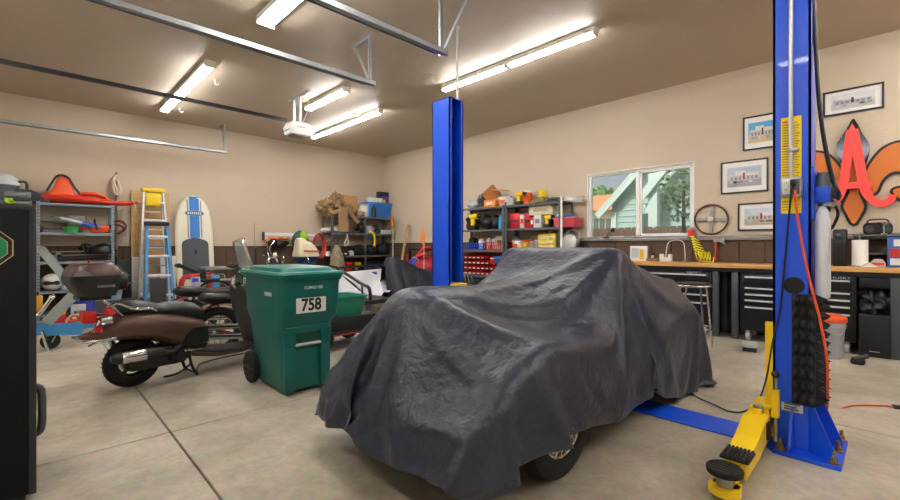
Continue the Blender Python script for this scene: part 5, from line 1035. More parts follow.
c2, w = tool_cabinet(1.72, 2.86, 'black tool cabinet whose drawers show behind the chrome stool', ((.15, .45), (.45, .56), (.56, .69), (.69, .83)))
text('HUSKY', .035, HANDLE, c2, (-.224, -w / 2 + .2, .842), FACE_NX, sx=1.6)
# grey panel under bench, between the leg pair
tag(B().bx(6.9, 6.98, 1.5, 1.62, 0, .86, .004).build('black_upright_panel', SATIN), 'narrow black panel standing in the gap between two workbench legs', 'panel')
# black speaker cabinet with bin bag on top
t = thing('speaker_cabinet', 'black floor speaker cabinet under right end of workbench', 'speaker', (6.72, .145, 0))
B().bx(-.2, .2, -.115, .135, 0, .46, .008).build('cabinet', BLACK, t)
B().bx(-.212, -.2, -.1, .12, .05, .44, .004).build('grille', RUBBER, t)
B().bx(-.2145, -.212, -.03, .05, .06, .068).build('badge', LGREY, t, smooth=False)
def lumpy(b, c, r, seed, amp=.25, n=26, fq=3.):
    rnd = random.Random(seed); ph = [(rnd.uniform(0, 6), rnd.uniform(0, 6), Vector((rnd.gauss(0, 1), rnd.gauss(0, 1), rnd.gauss(0, 1)))) for _ in range(9)]
    def fn(u, v):
        a = 2 * PI * u; p = -PI / 2 + PI * v
        d = Vector((math.cos(p) * math.cos(a), math.cos(p) * math.sin(a), math.sin(p)))
        k = 1 + amp * sum(math.sin(fq * q[2].dot(d) + q[0]) for q in ph) / 4.5
        return (c[0] + d.x * r[0] * k, c[1] + d.y * r[1] * k, c[2] + d.z * r[2] * k)
    return b.grid(fn, n, n // 2)
tag(lumpy(B(), (0, 0, .11), (.15, .125, .12), 4, .42, 48, 6).build('plastic_bag', mt('#222428', .42), loc=(6.68, .15, .475)), 'crumpled black plastic bag resting on the speaker cabinet', 'bag')
B_d = thing('drawer_unit', 'black drawer box hung under worktop above plastic bag', 'drawer', (6.75, .145, .75))
B().bx(-.2, .2, -.12, .13, 0, .11).build('body', NAVY, B_d); B().bx(-.212, -.2, -.115, .125, .0, .1, .003).build('drawer_front', NAVY, B_d)
# trash bucket
q = onF(831, 353, 0)
t = thing('bucket', 'pale grey bucket with orange lid on floor beside lift post', 'bucket', (6.2, .5, 0))
t.scale = (.86, .86, 1)
B().lathe([(.125, 0), (.13, .01), (.152, .33), (.16, .34), (.16, .4)], n=32).build('pail', mt('#a9adb0', .5), t)
B().lathe([(.172, .39), (.176, .41), (.172, .44), (.12, .465), (.03, .47)], n=32).bx(-.2, -.15, -.04, .04, .4, .42, .006).build('lid', mt('#e65a2c', .45), t)
B().tube([(0, -.165, .36), (-.12, -.13, .28), (-.165, 0, .25), (-.12, .13, .28), (0, .165, .36)], .004, smooth=6).build('bail_handle', STEEL, t)
t = thing('sanding_tool', 'small dark tool lying on floor by grey bucket', 'power tool', (6.05, .26, 0))
B().bx(-.06, .06, -.05, .06, .0, .06, .02).build('body', BLACK, t); B().cyl((-.02, .03, .05), (.02, -.07, .09), .022).build('handle', DGREY, t)
t = thing('metal_box', 'small pale metal box on floor under black tool cabinet', 'box', (5.95, 1.17, 0), .2)
B().bx(-.12, .12, -.07, .07, .05, .085, .006).build('lid', LGREY, t); B().bx(-.11, .11, -.065, .065, 0, .05, .004).build('base', BLACK, t)
# stool
t = thing('shop_stool', 'round black shop stool with chrome rim and legs behind car', 'stool', (5.62, 1.66, 0))
B().lathe([(.001, .72), (.17, .72), (.185, .735), (.185, .75), (.17, .768), (.001, .775)], n=36, cap=False).build('seat', SATIN, t)
B().torus((0, 0, .735), .186, .014, n=36).build('rim', CHROME, t)
for k in range(4):
    a = PI / 4 + k * PI / 2; c, s = math.cos(a), math.sin(a)
    B().tube([(.13 * c, .13 * s, .72), (.16 * c, .16 * s, .66), (.22 * c, .22 * s, .0)], .012, smooth=5).build('leg', CHROME, t)
B().torus((0, 0, .25), .195, .01, n=36).build('footrest', CHROME, t)
# ---- things on the worktop
WT = .968
def standing(name, label, cat, px0, px1, py0, X, d=.04, group=None):
    a = onX(px0, py0, X); c = onX(px1, py0, X)
    return thing(name, label, cat, (X, (a.y + c.y) / 2, WT), group=group), abs(a.y - c.y), a.z - WT
t, w, h = standing('product_box', 'white and yellow printed box standing on bench below window', 'box', 630, 647, 246, 6.85)
B().bx(0, .05, -w / 2, w / 2, 0, h, .003).build('carton', WHITE, t)
B().bx(-.002, 0, -w / 2 + .05, -.02, .02, h * .75).build('picture', mt('#e6bb3c', .5), t, smooth=False)
B().bx(-.002, 0, -.01, w / 2 - .03, .05, h * .85).build('picture', mt('#b9c6cc', .5), t, smooth=False)
t, w, h = standing('outlet_block', 'small wooden block with phone cradle on bench near window', 'phone stand', 647, 658, 258.5, 6.85)
B().bx(-.04, .06, -w / 2, w / 2, 0, h, .004).build('block', wood('#8a5a32', '#a8743f'), t)
B().bx(0, .02, -.03, .03, h, h + .09, .006).build('phone', BLACK, t)
B().bx(-.003, 0, -.02, .02, h + .01, h + .05).build('clip', LGREY, t)
t, w, h = standing('charger_dock', 'white U-shaped charger dock with looping white cord on bench', 'charger', 660, 672, 254, 6.85)
B().prism([(-w / 2, 0), (w / 2, 0), (w / 2, h), (w * .22, h), (w * .18, h * .55), (-w * .18, h * .55), (-w * .22, h), (-w / 2, h)], -.02, .03, 'YZ').build('body', WHITE, t)
z1 = onX(675, 240.5, 6.95).z - WT
B().tube([(.0, .0, h * .6), (0.03, .01, h), (.08, -.0, z1 * .85), (.1, -.06, z1), (.11, -.16, z1), (.1, -.22, z1 * .8), (.09, -.235, .02), (.02, -.24, .01)], .006, smooth=6).build('cord', WHITE, t)
# coiled air hose hanging from lamp
t = thing('coiled_hose', 'yellow coiled air hose hanging from ledge onto worktop', 'air hose', (6.85, 1.98, WT))
y_a = yX(694, 6.85) - 1.98; pts = []
pk0 = Vector((.1, yX(694, 6.95) - 1.98, onX(694, 237, 6.95).z - WT)); pk1 = Vector((0, yX(697, 6.85) - 1.98, .09)); pk2 = Vector((0, yX(712, 6.85) - 1.98, .075))
for k in range(330):
    u = k / 329; a = u * 12 * 2 * PI
    c = pk0.lerp(pk1, min(1, u / .6)) if u < .6 else pk1.lerp(pk2, (u - .6) / .4)
    R = .045 + .028 * min(1, u / .5)
    if u < .5: pts.append(c + Vector((R * math.cos(a), R * math.sin(a) - .05 * (u / .5), .02 * math.sin(a))))
    else:
        f = min(1, (u - .5) / .12)
        pts.append(c + Vector((R * math.cos(a), R * math.sin(a) * (1 - f) - .05 * (1 - f) + .012 * f * math.sin(a), R * math.sin(a) * f)))
B().tube(pts, .007, n=6).build('coil', mt('#f7ea20', .4), t)
B().cyl(pts[0] + Vector((0, 0, -.01)), pts[0] + Vector((.0, .0, .05)), .012).build('fitting', STEEL, t)
# red lantern
q = onX(691, 236, 7.06)
t = thing('lantern', 'red glass lantern light sitting on ledge right of window', 'lantern', (7.055, q.y, 1.318))
B().cyl((0, 0, 0), (0, 0, .03), .052, n=22).cyl((0, 0, .115), (0, 0, .155), .052, .035, n=22).build('housing', mt('#8a8f84', .4, .4), t)
B().cyl((0, 0, .02), (0, 0, .13), .046, n=24).build('lens', emit('#d8201c', .12), t)
# axe
q = onX(717, 240, 7.0)
t = thing('axe', 'axe with red-orange handle hung head-up on panelled wall', 'axe', (7.03, q.y, WT))
z = q.z - WT
B().prism([(.05, z - .03), (.05, z + .02), (-.02, z + .015), (-.08, z + .045), (-.085, z - .06), (-.02, z - .025)], -.014, .012, 'YZ').build('axe_head', STEEL, t)
B().tube([(0, .025, z + .03), (0, .025, z * .5), (0, .03, .1), (0, .02, .02)], [.013, .013, .017, .02], n=10, smooth=4).build('handle', mt('#c4421c', .4), t)
# wall conduit run
t = thing('wall_conduit', 'thin grey conduit with strap running along ledge toward window', 'conduit', (7.03, 2.6, 1.30))
B().cyl((-.0, -2.8, .045), (0, 1.55, .045), .012, n=10).build('pipe', GALV, t)
for y in (-.6, .35): B().bx(-.016, .04, y, y + .03, .03, .06).build('strap', GALV, t)
# desk microphone and white box on sill
q = onX(606, 239, 7.02)
t = thing('desk_lamp', 'small black gooseneck lamp on the window sill', 'lamp', (7.02, q.y, 1.333))
B().cyl((0, 0, 0), (0, 0, .02), .05, n=20).build('base', BLACK, t)
B().tube([(0, 0, .01), (0, -.03, .06), (0, -.07, .11), (0, -.1, .13)], .007, smooth=6).build('gooseneck', BLACK, t)
B().sph((0, -.12, .135), (.03, .035, .04)).build('lamp_head', BLACK, t)
q = onX(611, 238, 7.02)
tag(B().bx(-.03, .03, -.09, .09, 0, .03, .008).build('router', WHITE, loc=(7.05, q.y - .12, 1.333)), 'flat white gadget lying on window sill beside gooseneck lamp', 'gadget')
q = onX(588, 246, 6.95)
t = thing('desk_clamp', 'black clamp arm fixed left of the window sill', 'clamp', (7.0, q.y, 1.0))
B().tube([(0, -.05, .0), (0, -.02, .12), (-.02, .02, .22), (-.02, .08, .25)], .009, smooth=5).build('arm', BLACK, t); B().bx(-.04, .04, -.09, .03, -.03, .0, .006).build('base', BLACK, t)
# ---- right-end items
t, w, h = standing('tower_speaker', 'slim black tower speaker standing on right end of workbench', 'speaker', 833, 847, 229.5, 6.72)
B().bx(-.05, .08, -w / 2, w / 2, 0, h, .01).build('cabinet', BLACK, t)
B().bx(-.056, -.05, -w * .28, w * .28, .02, h * .62, .004).build('grille', RUBBER, t)
B().bx(-.056, -.05, -w * .25, w * .25, h * .72, h * .88, .004).build('display', mt('#30343a', .2), t)
t, w, h = standing('paper_towel_roll', 'white paper towel roll on wire holder on workbench', 'paper towel', 851.5, 868.5, 240, 6.72)
B().lathe([(.02, .012), (w / 2, .012), (w / 2, h - .0), (.02, h)], n=36, cap=False).build('roll', mt('#f0efeb', .8, var=.03), t)
B().cyl((0, 0, 0), (0, 0, .012), .08, n=30).cyl((0, 0, 0), (0, 0, h + .05), .008).build('holder', STEEL, t)
# desk shelf
q0 = onX(853, 235, 6.95)
t = thing('desk_shelf', 'small grey two-tier shelf at back right of workbench', 'shelf', (6.95, 0, WT))
zz = q0.z - WT
for z in (zz, zz * .42): B().bx(-.12, .1, -.5, q0.y, z - .018, z).build('shelf_board', mt('#6b6a66', .5), t)
for y in (q0.y - .02, -.48): B().bx(-.1, .08, y - .01, y + .01, 0, zz - .018).build('side_panel', DGREY, t)
b = B(); qa = onX(863, 232, 6.92); qb = onX(893, 211, 6.92); w = qa.y - qb.y; h = qb.z - qa.z
t = thing('boombox', 'black rounded radio with carry handle on top of desk shelf', 'radio', (6.92, (qa.y + qb.y) / 2, WT + zz))
hh = .15
B().loft([[(x, y, z + hh * .45) for y, z in rrect(w * k, hh * .9 * k, hh * .3 * k)] for x, k in ((-.07, .8), (-.05, 1), (.05, 1), (.07, .85))]).build('body', SATIN, t)
for y in (-w * .28, w * .28): B().cyl((-.072, y, hh * .42), (-.08, y, hh * .42), hh * .28, hh * .24, n=24).build('speaker_cone', DGREY, t)
B().tube([(0, -w * .36, hh * .8), (0, -w * .28, hh * 1.12), (0, w * .28, hh * 1.12), (0, w * .36, hh * .8)], .009, smooth=5).build('handle', DGREY, t)
q = onX(884, 218, 6.87)
t = thing('trophy', 'small silver cup with wide rim on desk shelf front edge', 'trophy', (6.85, q.y, WT + zz))
B().lathe([(.03, 0), (.032, .01), (.01, .02), (.012, .09), (.05, .12), (.06, .135), (.055, .135), (.01, .1)], n=24, cap=False).build('cup', CHROME, t)
q = onX(878, 258, 6.7)
t = thing('tape_dispenser', 'grey tape dispenser on bench between towel roll and picture', 'dispenser', (6.7, q.y, WT))
B().prism([(-.06, 0), (.06, 0), (.06, .05), (.03, .09), (-.03, .09), (-.06, .05)], -.03, .05, 'YZ').build('body', LGREY, t)
B().bx(-.032, -.03, -.05, .05, .02, .05).build('stripe', mt('#d0402c', .5), t, smooth=False)
tag(B().bx(-.05, .05, -.06, .06, 0, .012, .004).prism([(-.05, .012), (.05, .012), (.0, .05)], -.04, .04, 'YZ').build('paper_stack', WHITE, loc=(6.62, q.y + .07, WT), rot=(0, 0, .3)), 'crumpled white paper lying before the tape dispenser', 'paper')
qa = onX(887.5, 265, 6.66); qb = onX(903, 237, 6.66)
t = thing('model_kit_box', 'blue and red printed box standing at right end of workbench', 'box', (6.66, (qa.y + qb.y) / 2, WT))
w = qa.y - qb.y; h = qb.z - WT
B().bx(0, .07, -w / 2, w / 2, 0, h, .003).build('carton', mt('#2c62a8', .45), t)
B().bx(-.002, 0, -w / 2 + .015, w / 2 - .015, h * .35, h * .62).build('picture', mt('#b8302c', .45), t, smooth=False)
B().bx(-.002, 0, -w / 2 + .015, w / 2 - .02, h * .08, h * .3).build('picture', mt('#d4d8dc', .45), t, smooth=False)
B().bx(-.002, 0, -w / 2 + .015, w * .1, h * .7, h * .92).build('title', WHITE, t, smooth=False)
qa = onX(872, 234, 6.9)
t = thing('tray', 'dark storage tray on lower tier of desk shelf', 'tray', (6.9, -.02, WT + zz * .42))
B().bx(-.1, .08, -.12, .12, .0, .06, .008).build('bin', DGREY, t); B().bx(-.1, .06, -.09, .02, .06, .075).build('contents', LGREY, t)

# ---- pictures
def picture(xa, ya, xb, yb, label, sky, ground, seed, mono=False):
    a = onX(xa, ya, XR - .012); c = onX(xb, yb, XR - .012)
    w = a.y - c.y; h = a.z - c.z
    t = thing('framed_picture', label, 'picture', (XR, (a.y + c.y) / 2, (a.z + c.z) / 2), group='framed dealership pictures')
    f = .02
    B().bx(-.025, 0, -w / 2, w / 2, h / 2 - f, h / 2).bx(-.025, 0, -w / 2, w / 2, -h / 2, -h / 2 + f).bx(-.025, 0, -w / 2, -w / 2 + f, -h / 2 + f, h / 2 - f).bx(-.025, 0, w / 2 - f, w / 2, -h / 2 + f, h / 2 - f).build('frame', SATIN, t, smooth=False)
    B().bx(-.012, -.002, -w / 2 + f, w / 2 - f, -h / 2 + f, h / 2 - f).build('mat_board', mt('#e9e8e4', .3, var=.02), t, smooth=False)
    pw, ph = w * .36, h * .30
    rnd = random.Random(seed)
    b = B(); X = -.0125
    b.mat(mt(sky, .35, var=.2, sc=14)).bx(X, -.012, -pw, pw, -.2 * ph, ph)
    b.mat(mt(ground, .35, var=.1)).bx(X, -.012, -pw, pw, -ph, -.2 * ph)
    wall_c = '#b5b5b6' if mono else '#c9c5c0'
    b.mat(mt(wall_c, .35)).bx(X - .0006, -.012, -pw * .86, pw * .9, -.35 * ph, .3 * ph)
    b.mat(mt('#dcdcdc' if mono else '#d8d4cf', .35)).bx(X - .0012, -.012, -pw * .86, -pw * .1, .1 * ph, .42 * ph).bx(X - .0012, -.012, -pw * .1, pw * .5, .2 * ph, .62 * ph)
    acc = '#3c3c3e' if mono else ('#a83a34' if seed != 1 else '#4a4038')
    b.mat(mt(acc, .35)).bx(X - .0018, -.012, -pw * .06, pw * .06, -.3 * ph, .4 * ph)
    for k in range(7):
        y = -pw * .8 + k * pw * .24
        b.mat(mt('#868b93', .35)).bx(X - .0016, -.012, y, y + pw * .15, -.3 * ph, .05 * ph)
    for k in range(6):
        y = rnd.uniform(-pw * .9, pw * .7)
        b.mat(mt(rnd.choice(('#c8ccd0', '#9b9ea4', '#7a7c80')) if mono or seed != 3 else rnd.choice(('#d8b82a', '#c8ccd0', '#6b6e74')), .35)).bx(X - .0024, -.012, y, y + pw * .22, -.62 * ph, -.42 * ph)
    b.build('print', None, t, smooth=False)
    return t
picture(823, 94.3, 884.3, 108.7 - 0, 'black framed greyscale building print highest on wall above red letter', '#d9dadb', '#bdbebf', 4, True).location.z = 2.95
picture(743, 118, 783, 146, 'framed dealership photo with blue sky partly behind lift post', '#4aa8dc', '#c8b48e', 1)
picture(721, 163, 768.5, 191, 'framed dealership photo with cloudy sky left of the post', '#aebccd', '#9c9aa0', 2)
picture(738, 203.8, 786, 230, 'framed photo with yellow cars lowest on wall beside post', '#c6d4e0', '#b0a896', 3)
# steering wheel on wall
q = onX(711, 219.5, XR - .03); R = .212
t = thing('steering_wheel', 'old steering wheel with brown rim and silver spokes on wall', 'car wheel', (XR - .03, q.y, q.z))
B().torus((0, 0, 0), R, .013, 'X', 48, 10).build('rim', BROWN, t)
for k in range(4):
    a = k * PI / 2 + .03
    B().bar((0, .03 * math.cos(a), .03 * math.sin(a)), (0, (R - .008) * math.cos(a), (R - .008) * math.sin(a)), .008, .04, up=(0, -math.sin(a), math.cos(a))).build('spoke', STEEL, t, smooth=False)
B().cyl((.03, 0, 0), (-.03, 0, 0), .04, n=24).cyl((-.03, 0, 0), (-.04, 0, 0), .028, n=24).build('hub', CHROME, t)
# fleur-de-lis sign with red letter A
def sp2(pts, k=8, closed=True): return [(v.x, v.y) for v in spline([Vector((x, y, 0)) for x, y in pts], k, closed)]
t = thing('fleur_de_lis_sign', 'orange fleur-de-lis wall sign outlined in black with red letter', 'sign', (XR, .385, 2.1))
def S(px, py): 
    v = onX(px, py, XR - .03); return (v.y - .385, v.z - 2.1)
FORANGE = mt('#cf7426', .5, .0, .15, 3); FBLACK = mt('#131314', .45)
def outline(b, pts, x0, x1, grow):
    cx = sum(p[0] for p in pts) / len(pts); cy = sum(p[1] for p in pts) / len(pts)
    L = len(pts); o = []
    area = sum(pts[i][0] * pts[(i + 1) % L][1] - pts[(i + 1) % L][0] * pts[i][1] for i in range(L))
    sg = 1 if area > 0 else -1
    for i in range(L):
        a = Vector((*pts[i - 1], 0)); c = Vector((*pts[(i + 1) % L], 0)); d = (c - a).normalized()
        o.append((pts[i][0] + d.y * grow * sg, pts[i][1] - d.x * grow * sg))
    return b.prism(o, x0, x1, 'YZ')
# right-hand petal given by pixels on the photograph, left one is its mirror about the axis
ax = S(854.5, 180)[0]
R0 = [S(864, 192), S(864, 180), S(870, 165), S(881, 151), S(893, 144), S(905, 143), S(919, 153), S(926, 172), S(922, 190), S(911, 199), S(899, 198), S(893, 191), S(899, 188), S(906, 187), S(908, 179), S(902, 172), S(892, 172), S(882, 180), S(875, 193)]
R0 = sp2(R0, 4)
L0 = [(2 * ax - x, z) for x, z in R0]
cen = sp2([S(853.5, 124), S(859, 134), S(866, 146), S(865, 158), S(860, 172), S(858.5, 190), S(860, 196), S(864, 206), S(861, 214), S(853.5, 224), S(847, 214), S(843.5, 206), S(848, 196), S(849.5, 190), S(848, 172), S(842, 158), S(842, 146), S(848, 134)], 4)
bk = B(); orr = B()
for P_ in (R0, L0, cen):
    outline(bk, P_, -.028, -.004, .028); outline(orr, P_, -.034, -.028, .0)
bk.prism([S(838, 196), S(869, 196), S(869, 202), S(838, 202)], -.03, -.004, 'YZ')
bk.build('backing', FBLACK, t, smooth=False); orr.build('petal', FORANGE, t, smooth=False)
tp = sp2([S(853.5, 119), S(860, 130), S(869, 145), S(867, 157), S(860, 163), S(853.5, 158), S(846.5, 165), S(838, 156), S(837, 145), S(846, 131)], 4)
B().prism(tp, -.06, -.035, 'YZ').build('chrome_tip', mt('#40444a', .12, .9), t, ang=30)
LETTER = mt('#ff4a42', .4, var=.03)
b = B()
def stroke(pts, w0, w1, x0=-.11, x1=-.062):
    P_ = spline([Vector((0, *p)) for p in pts], 6); n = len(P_)
    l, r_ = [], []
    for i, p in enumerate(P_):
        d = (P_[min(i + 1, n - 1)] - P_[max(i - 1, 0)]).normalized(); nn = Vector((0, -d.z, d.y)); w = w0 + (w1 - w0) * i / (n - 1)
        l.append(p + nn * w / 2); r_.append(p - nn * w / 2)
    rings = [[Vector((x0, v.y, v.z)), Vector((x0, q_.y, q_.z)), Vector((x1, q_.y, q_.z)), Vector((x1, v.y, v.z))] for v, q_ in zip(l, r_)]
    b.loft(rings)
stroke([S(852.5, 131), S(849.5, 147), S(846.5, 167), S(843, 188), S(838, 199), S(830, 206), S(821, 207)], .1, .07)
stroke([S(853, 131), S(856.5, 147), S(860.5, 167), S(864.5, 188), S(871, 199), S(881, 204), S(890, 201), S(893, 195)], .1, .065)
b.prism([S(852.7, 124.5), S(857.5, 133), S(858, 152), S(847.5, 152), S(848, 133)], -.1105, -.061, 'YZ')
b.mi = 0
z1 = S(840, 184)[1]; z2 = S(840, 190)[1]
b.bx(-.112, -.06, S(872, 187)[0], S(836, 187)[0], z2, z1)
b.build('letter_a', LETTER, t, ang=40)

# ================================================================ SHELVING AND WHAT IS ON IT
POSTM = mt('#6d7276', .45, .5, .15); BOARD = mt('#5f6164', .6)
def shelving(label, loc, rz, w, d, h, levels, pm=POSTM, bm=BOARD, perf=False):
    """origin at front left foot, x along the shelf, y to the back"""
    t = thing('shelving_unit', label, 'shelf', loc, rz, 'steel shelving units')
    for x in (0, w):
        for y in (0, d):
            sx = 1 if x == 0 else -1; sy = 1 if y == 0 else -1
            b = B().bx(min(x, x + sx * .045), max(x, x + sx * .045), min(y, y + sy * .004), max(y, y + sy * .004), 0, h)
            b.bx(min(x, x + sx * .004), max(x, x + sx * .004), min(y, y + sy * .045), max(y, y + sy * .045), 0, h)
            b.mat(pm)
            if perf and y == 0:
                b.mat(mt('#33373a', .7))
                z = .06
                while z < h - .03: b.bx(x + sx * .016, x + sx * .03, -.001, .0, z, z + .022); z += .05
            b.build('post', None if b.mats else pm, t, smooth=False)
    for z in levels:
        b = B().bx(.005, w - .005, .005, d - .005, z - .012, z)
        b.bx(.045, w - .045, .004, .012, z - .04, z).bx(.045, w - .045, d - .012, d - .004, z - .04, z)
        b.build('shelf_board', bm, t, smooth=False)
    return t
def carton(t, w, d, h, m=CARD, stripe=None):
    B().bx(-w / 2, w / 2, 0, d, 0, h, .003).build('carton', m, t)
    B().bx(-w / 2 - .001, w / 2 + .001, d / 2 - .025, d / 2 + .025, h, h + .001).build('tape', mt('#c8ab7c', .3), t, smooth=False)
    if stripe: B().bx(-w * .3, w * .3, -.0015, 0, h * .35, h * .7).build('print', stripe, t, smooth=False)
def tote(t, w, d, h, m, lid):
    b = B().loft([[(x, y + d / 2, z) for x, y in rrect(w * k, d * k, .03)] for z, k in ((0, .86), (h * .8, .97), (h * .8, 1.0), (h * .88, 1.0))]); b.build('bin', m, t)
    B().loft([[(x, y + d / 2, z) for x, y in rrect(w * k, d * k, .03)] for z, k in ((h * .88, 1.03), (h * .96, 1.03), (h, .95))]).build('lid', lid, t)
def hardcase(t, w, d, h, m, hm=DGREY):
    B().bx(-w / 2, w / 2, 0, d, 0, h, .012).build('shell', m, t)
    B().bx(-w * .18, w * .18, -.025, -.01, h * .45, h * .55, .005).bx(-w * .18, -w * .14, -.02, .005, h * .45, h * .55).bx(w * .14, w * .18, -.02, .005, h * .45, h * .55).build('handle', hm, t)
    for x in (-.32, .32): B().bx(w * x - .015, w * x + .015, -.008, .004, h * .38, h * .6, .003).build('latch', hm, t)
def basket(t, w, d, h, m):
    b = B()
    for k in range(3): z = .01 + k * (h - .02) / 2; b.tube([(x, y + d / 2, z) for x, y in rrect(w * (.9 + .05 * k), d * (.9 + .05 * k), .03, 3)], .007, n=5, closed=True)
    for x, y in rrect(w, d, .03, 2):
        b.bar((x * .9, y * .9 + d / 2, 0), (x, y + d / 2, h), .012, .006)
    for k in range(9):
        x = -w * .42 + w * .84 * k / 8
        for y in (.03 * d, .97 * d): b.bar((x * .95, y, .0), (x, y - (.02 if y < d / 2 else -.02), h), .022, .004, up=(0, 1, 0))
    b.bx(-w * .44, w * .44, d * .06, d * .94, 0, .008)
    b.build('basket', m, t, smooth=False)
def tub(t, r, h, m, lid, lab=None):
    B().lathe([(r * .86, 0), (r * .97, h * .85), (r, h * .86)], (0, r, 0), n=26).build('tub', m, t)
    B().lathe([(r * 1.04, h * .86), (r * 1.04, h * .97), (r * .95, h)], (0, r, 0), n=26).build('lid', lid, t)
    if lab: B().bx(-r * .4, r * .4, r * .02, r * .1, h * .3, h * .66, .003).build('label', lab, t, smooth=False)
def bottle(t, r, h, m, cap):
    B().lathe([(r, 0), (r, h * .68), (r * .8, h * .78), (r * .35, h * .86), (r * .35, h * .9)], (0, r, 0), n=20).build('bottle', m, t)
    B().lathe([(r * .42, h * .88), (r * .42, h)], (0, r, 0), n=16).build('cap', cap, t)
def drill(t, m, s=1.):
    b = B().at((0, .05, 0)); 
    B().at((0, .05, 0)).cyl((-.06 * s, 0, .17 * s), (.06 * s, 0, .17 * s), .035 * s).bx(-.05 * s, .0, -.018 * s, .018 * s, .05 * s, .16 * s, .01).build('body', m, t)
    B().at((0, .05, 0)).cyl((.06 * s, 0, .17 * s), (.12 * s, 0, .17 * s), .025 * s, .012 * s).build('chuck', BLACK, t)
    B().at((0, .05, 0)).bx(-.08 * s, .03 * s, -.035 * s, .035 * s, 0, .06 * s, .008).build('battery', BLACK, t)
def bag(t, w, d, h, m, seed):
    lumpy(B(), (0, d / 2, h * .46), (w * .5, d * .5, h * .48), seed, .16, 28, 3).build('bag', m, t)
    B().tube([(-w * .2, d * .4, h * .8), (-w * .12, d * .3, h * 1.02), (w * .12, d * .3, h * 1.02), (w * .2, d * .4, h * .8)], .012, smooth=5).build('handle', BLACK, t)
def coil(t, R, r, n, m, z0=0.):
    b = B()
    for k in range(n): b.torus((0.01 * (k % 2), R + .02, z0 + r + 2 * r * k * .8), R - .008 * (k % 3), r, 'Z', 30, 6)
    b.build('coil', m, t)
def put(kind, name, label, cat, side, pa, pb, z, *a, plane=None, group=None, py=None, **k):
    """kind = maker; pa,pb = left and right pixel column of the item on the plane it stands on"""
    if side == 'R':
        X = plane or 6.72; ya, yb = yX(pa, X), yX(pb, X)
        t = thing(name, label, cat, (X, (ya + yb) / 2, z), -PI / 2, group); w = abs(ya - yb)
        Zd = X * _c + (ya + yb) / 2 * _s
    else:
        Y = plane or 9.55; xa, xb = xY(pa, Y), xY(pb, Y)
        t = thing(name, label, cat, ((xa + xb) / 2, Y, z), 0, group); w = abs(xa - xb)
        Zd = Y * _s + (xa + xb) / 2 * _c
    h = (EYE + (246 - py) * Zd / F_PX - z) if py else None
    kind(t, w, h, *a, **k)
    return t
# adapters: (thing, width, height, ...)
def k_box(t, w, h, m=CARD, stripe=None, d=.3): carton(t, w, d, h, m, stripe)
def k_case(t, w, h, m, d=.12): hardcase(t, w, d, h, m)
def k_tote(t, w, h, m, lid, d=.38): tote(t, w, d, h, m, lid)
def k_basket(t, w, h, m, d=.34): basket(t, w, d, h, m)
def k_tub(t, w, h, m, lid, lab=None): tub(t, w / 2, h, m, lid, lab)
def k_bottle(t, w, h, m, cap): bottle(t, w / 2, h, m, cap)
def k_drill(t, w, h, m): drill(t, m, w / .2)
def k_bag(t, w, h, m, seed, d=.3): bag(t, w, d, h, m, seed)
def k_coil(t, w, h, m, n=4, r=.014): coil(t, w / 2, r, n, m)
def k_blob(t, w, h, m, seed, d=.28, amp=.3, fq=4.): lumpy(B(), (0, d / 2, h * .45), (w / 2, d / 2, h * .5), seed, amp, 34, fq).build('body', m, t)
def k_fan(t, w, h, m):
    r = w / 2
    B().cyl((0, .02, 0), (0, .1, 0), .001, .001).bx(-w * .3, w * .3, .0, .14, 0, .02, .006).build('base', m, t)
    b = B()
    for k in range(6): b.torus((0, .01 + .006 * k, h - r), r * (k + 1) / 6, .004, 'Y', 28, 5)
    for k in range(12): a = k * PI / 6; b.cyl((0, .0, h - r), (r * math.cos(a), .02, h - r + r * math.sin(a)), .003, n=5)
    b.build('guard', m, t)
    b = B()
    for k in range(4):
        a = k * PI / 2; b.bar((0, .06, h - r), (r * .8 * math.cos(a), .06, h - r + r * .8 * math.sin(a)), .1, .006, up=(.3, 1, .2))
    b.build('blade', DGREY, t)
    B().cyl((0, .05, h - r), (0, .14, h - r), .05).bx(-.015, .015, .08, .11, 0, h - r).build('motor', m, t)

# ---- two units on the right wall
SLV = (.12, .60, 1.12, 1.535, 1.985)
shelving('grey steel shelving unit beside window, cut by far lift post', (6.62, 6.55, 0), -PI / 2, 1.24, .42, 2.0, SLV, perf=True)
shelving('grey steel shelving unit nearest the window holding red boxes', (6.62, 5.29, 0), -PI / 2, 1.24, .42, 2.05, SLV, perf=True)
Z4, Z3, Z2, Z1 = 1.985, 1.535, 1.12, .60
CLR = clear('#dfe6e8', .4, .2)
G = 'things on the top boards of right shelving'
put(k_blob, 'plastic_bundle', 'crinkled clear plastic bundle on shelf top beside blue post', 'bundle', 'R', 464, 477, Z4, mt('#b9bab6', .3), 21, py=199)
put(k_fan, 'desk_fan', 'round grey wire desk fan on top of right shelving', 'fan', 'R', 476, 486, Z4, DGREY, py=193.5)
t = put(k_box, 'tool_carton', 'open orange carton with raised lid on top of right shelving', 'box', 'R', 484, 494.5, Z4, mt('#e08a2c', .6), WHITE, py=200)
B().bar((-.1, .02, .17), (.12, .12, .36), .3, .012, up=(-.6, .5, 0)).build('flap', mt('#b9743a', .7), t, smooth=False)
B().bar((.10, .02, .35), (.42, .02, .31), .2, .02).build('flap', mt('#c98f5c', .7), t, smooth=False)
put(k_blob, 'hose_bundle', 'pale blue bundle tucked behind the open orange carton', 'bundle', 'R', 490, 500, Z4, mt('#a9c0cc', .6), 22, py=193, plane=6.85)
put(k_tub, 'plastic_tub', 'white lidded tub with orange label on top shelf', 'tub', 'R', 494.5, 508.5, Z4, WHITE, WHITE, ORANGE, py=196.5)
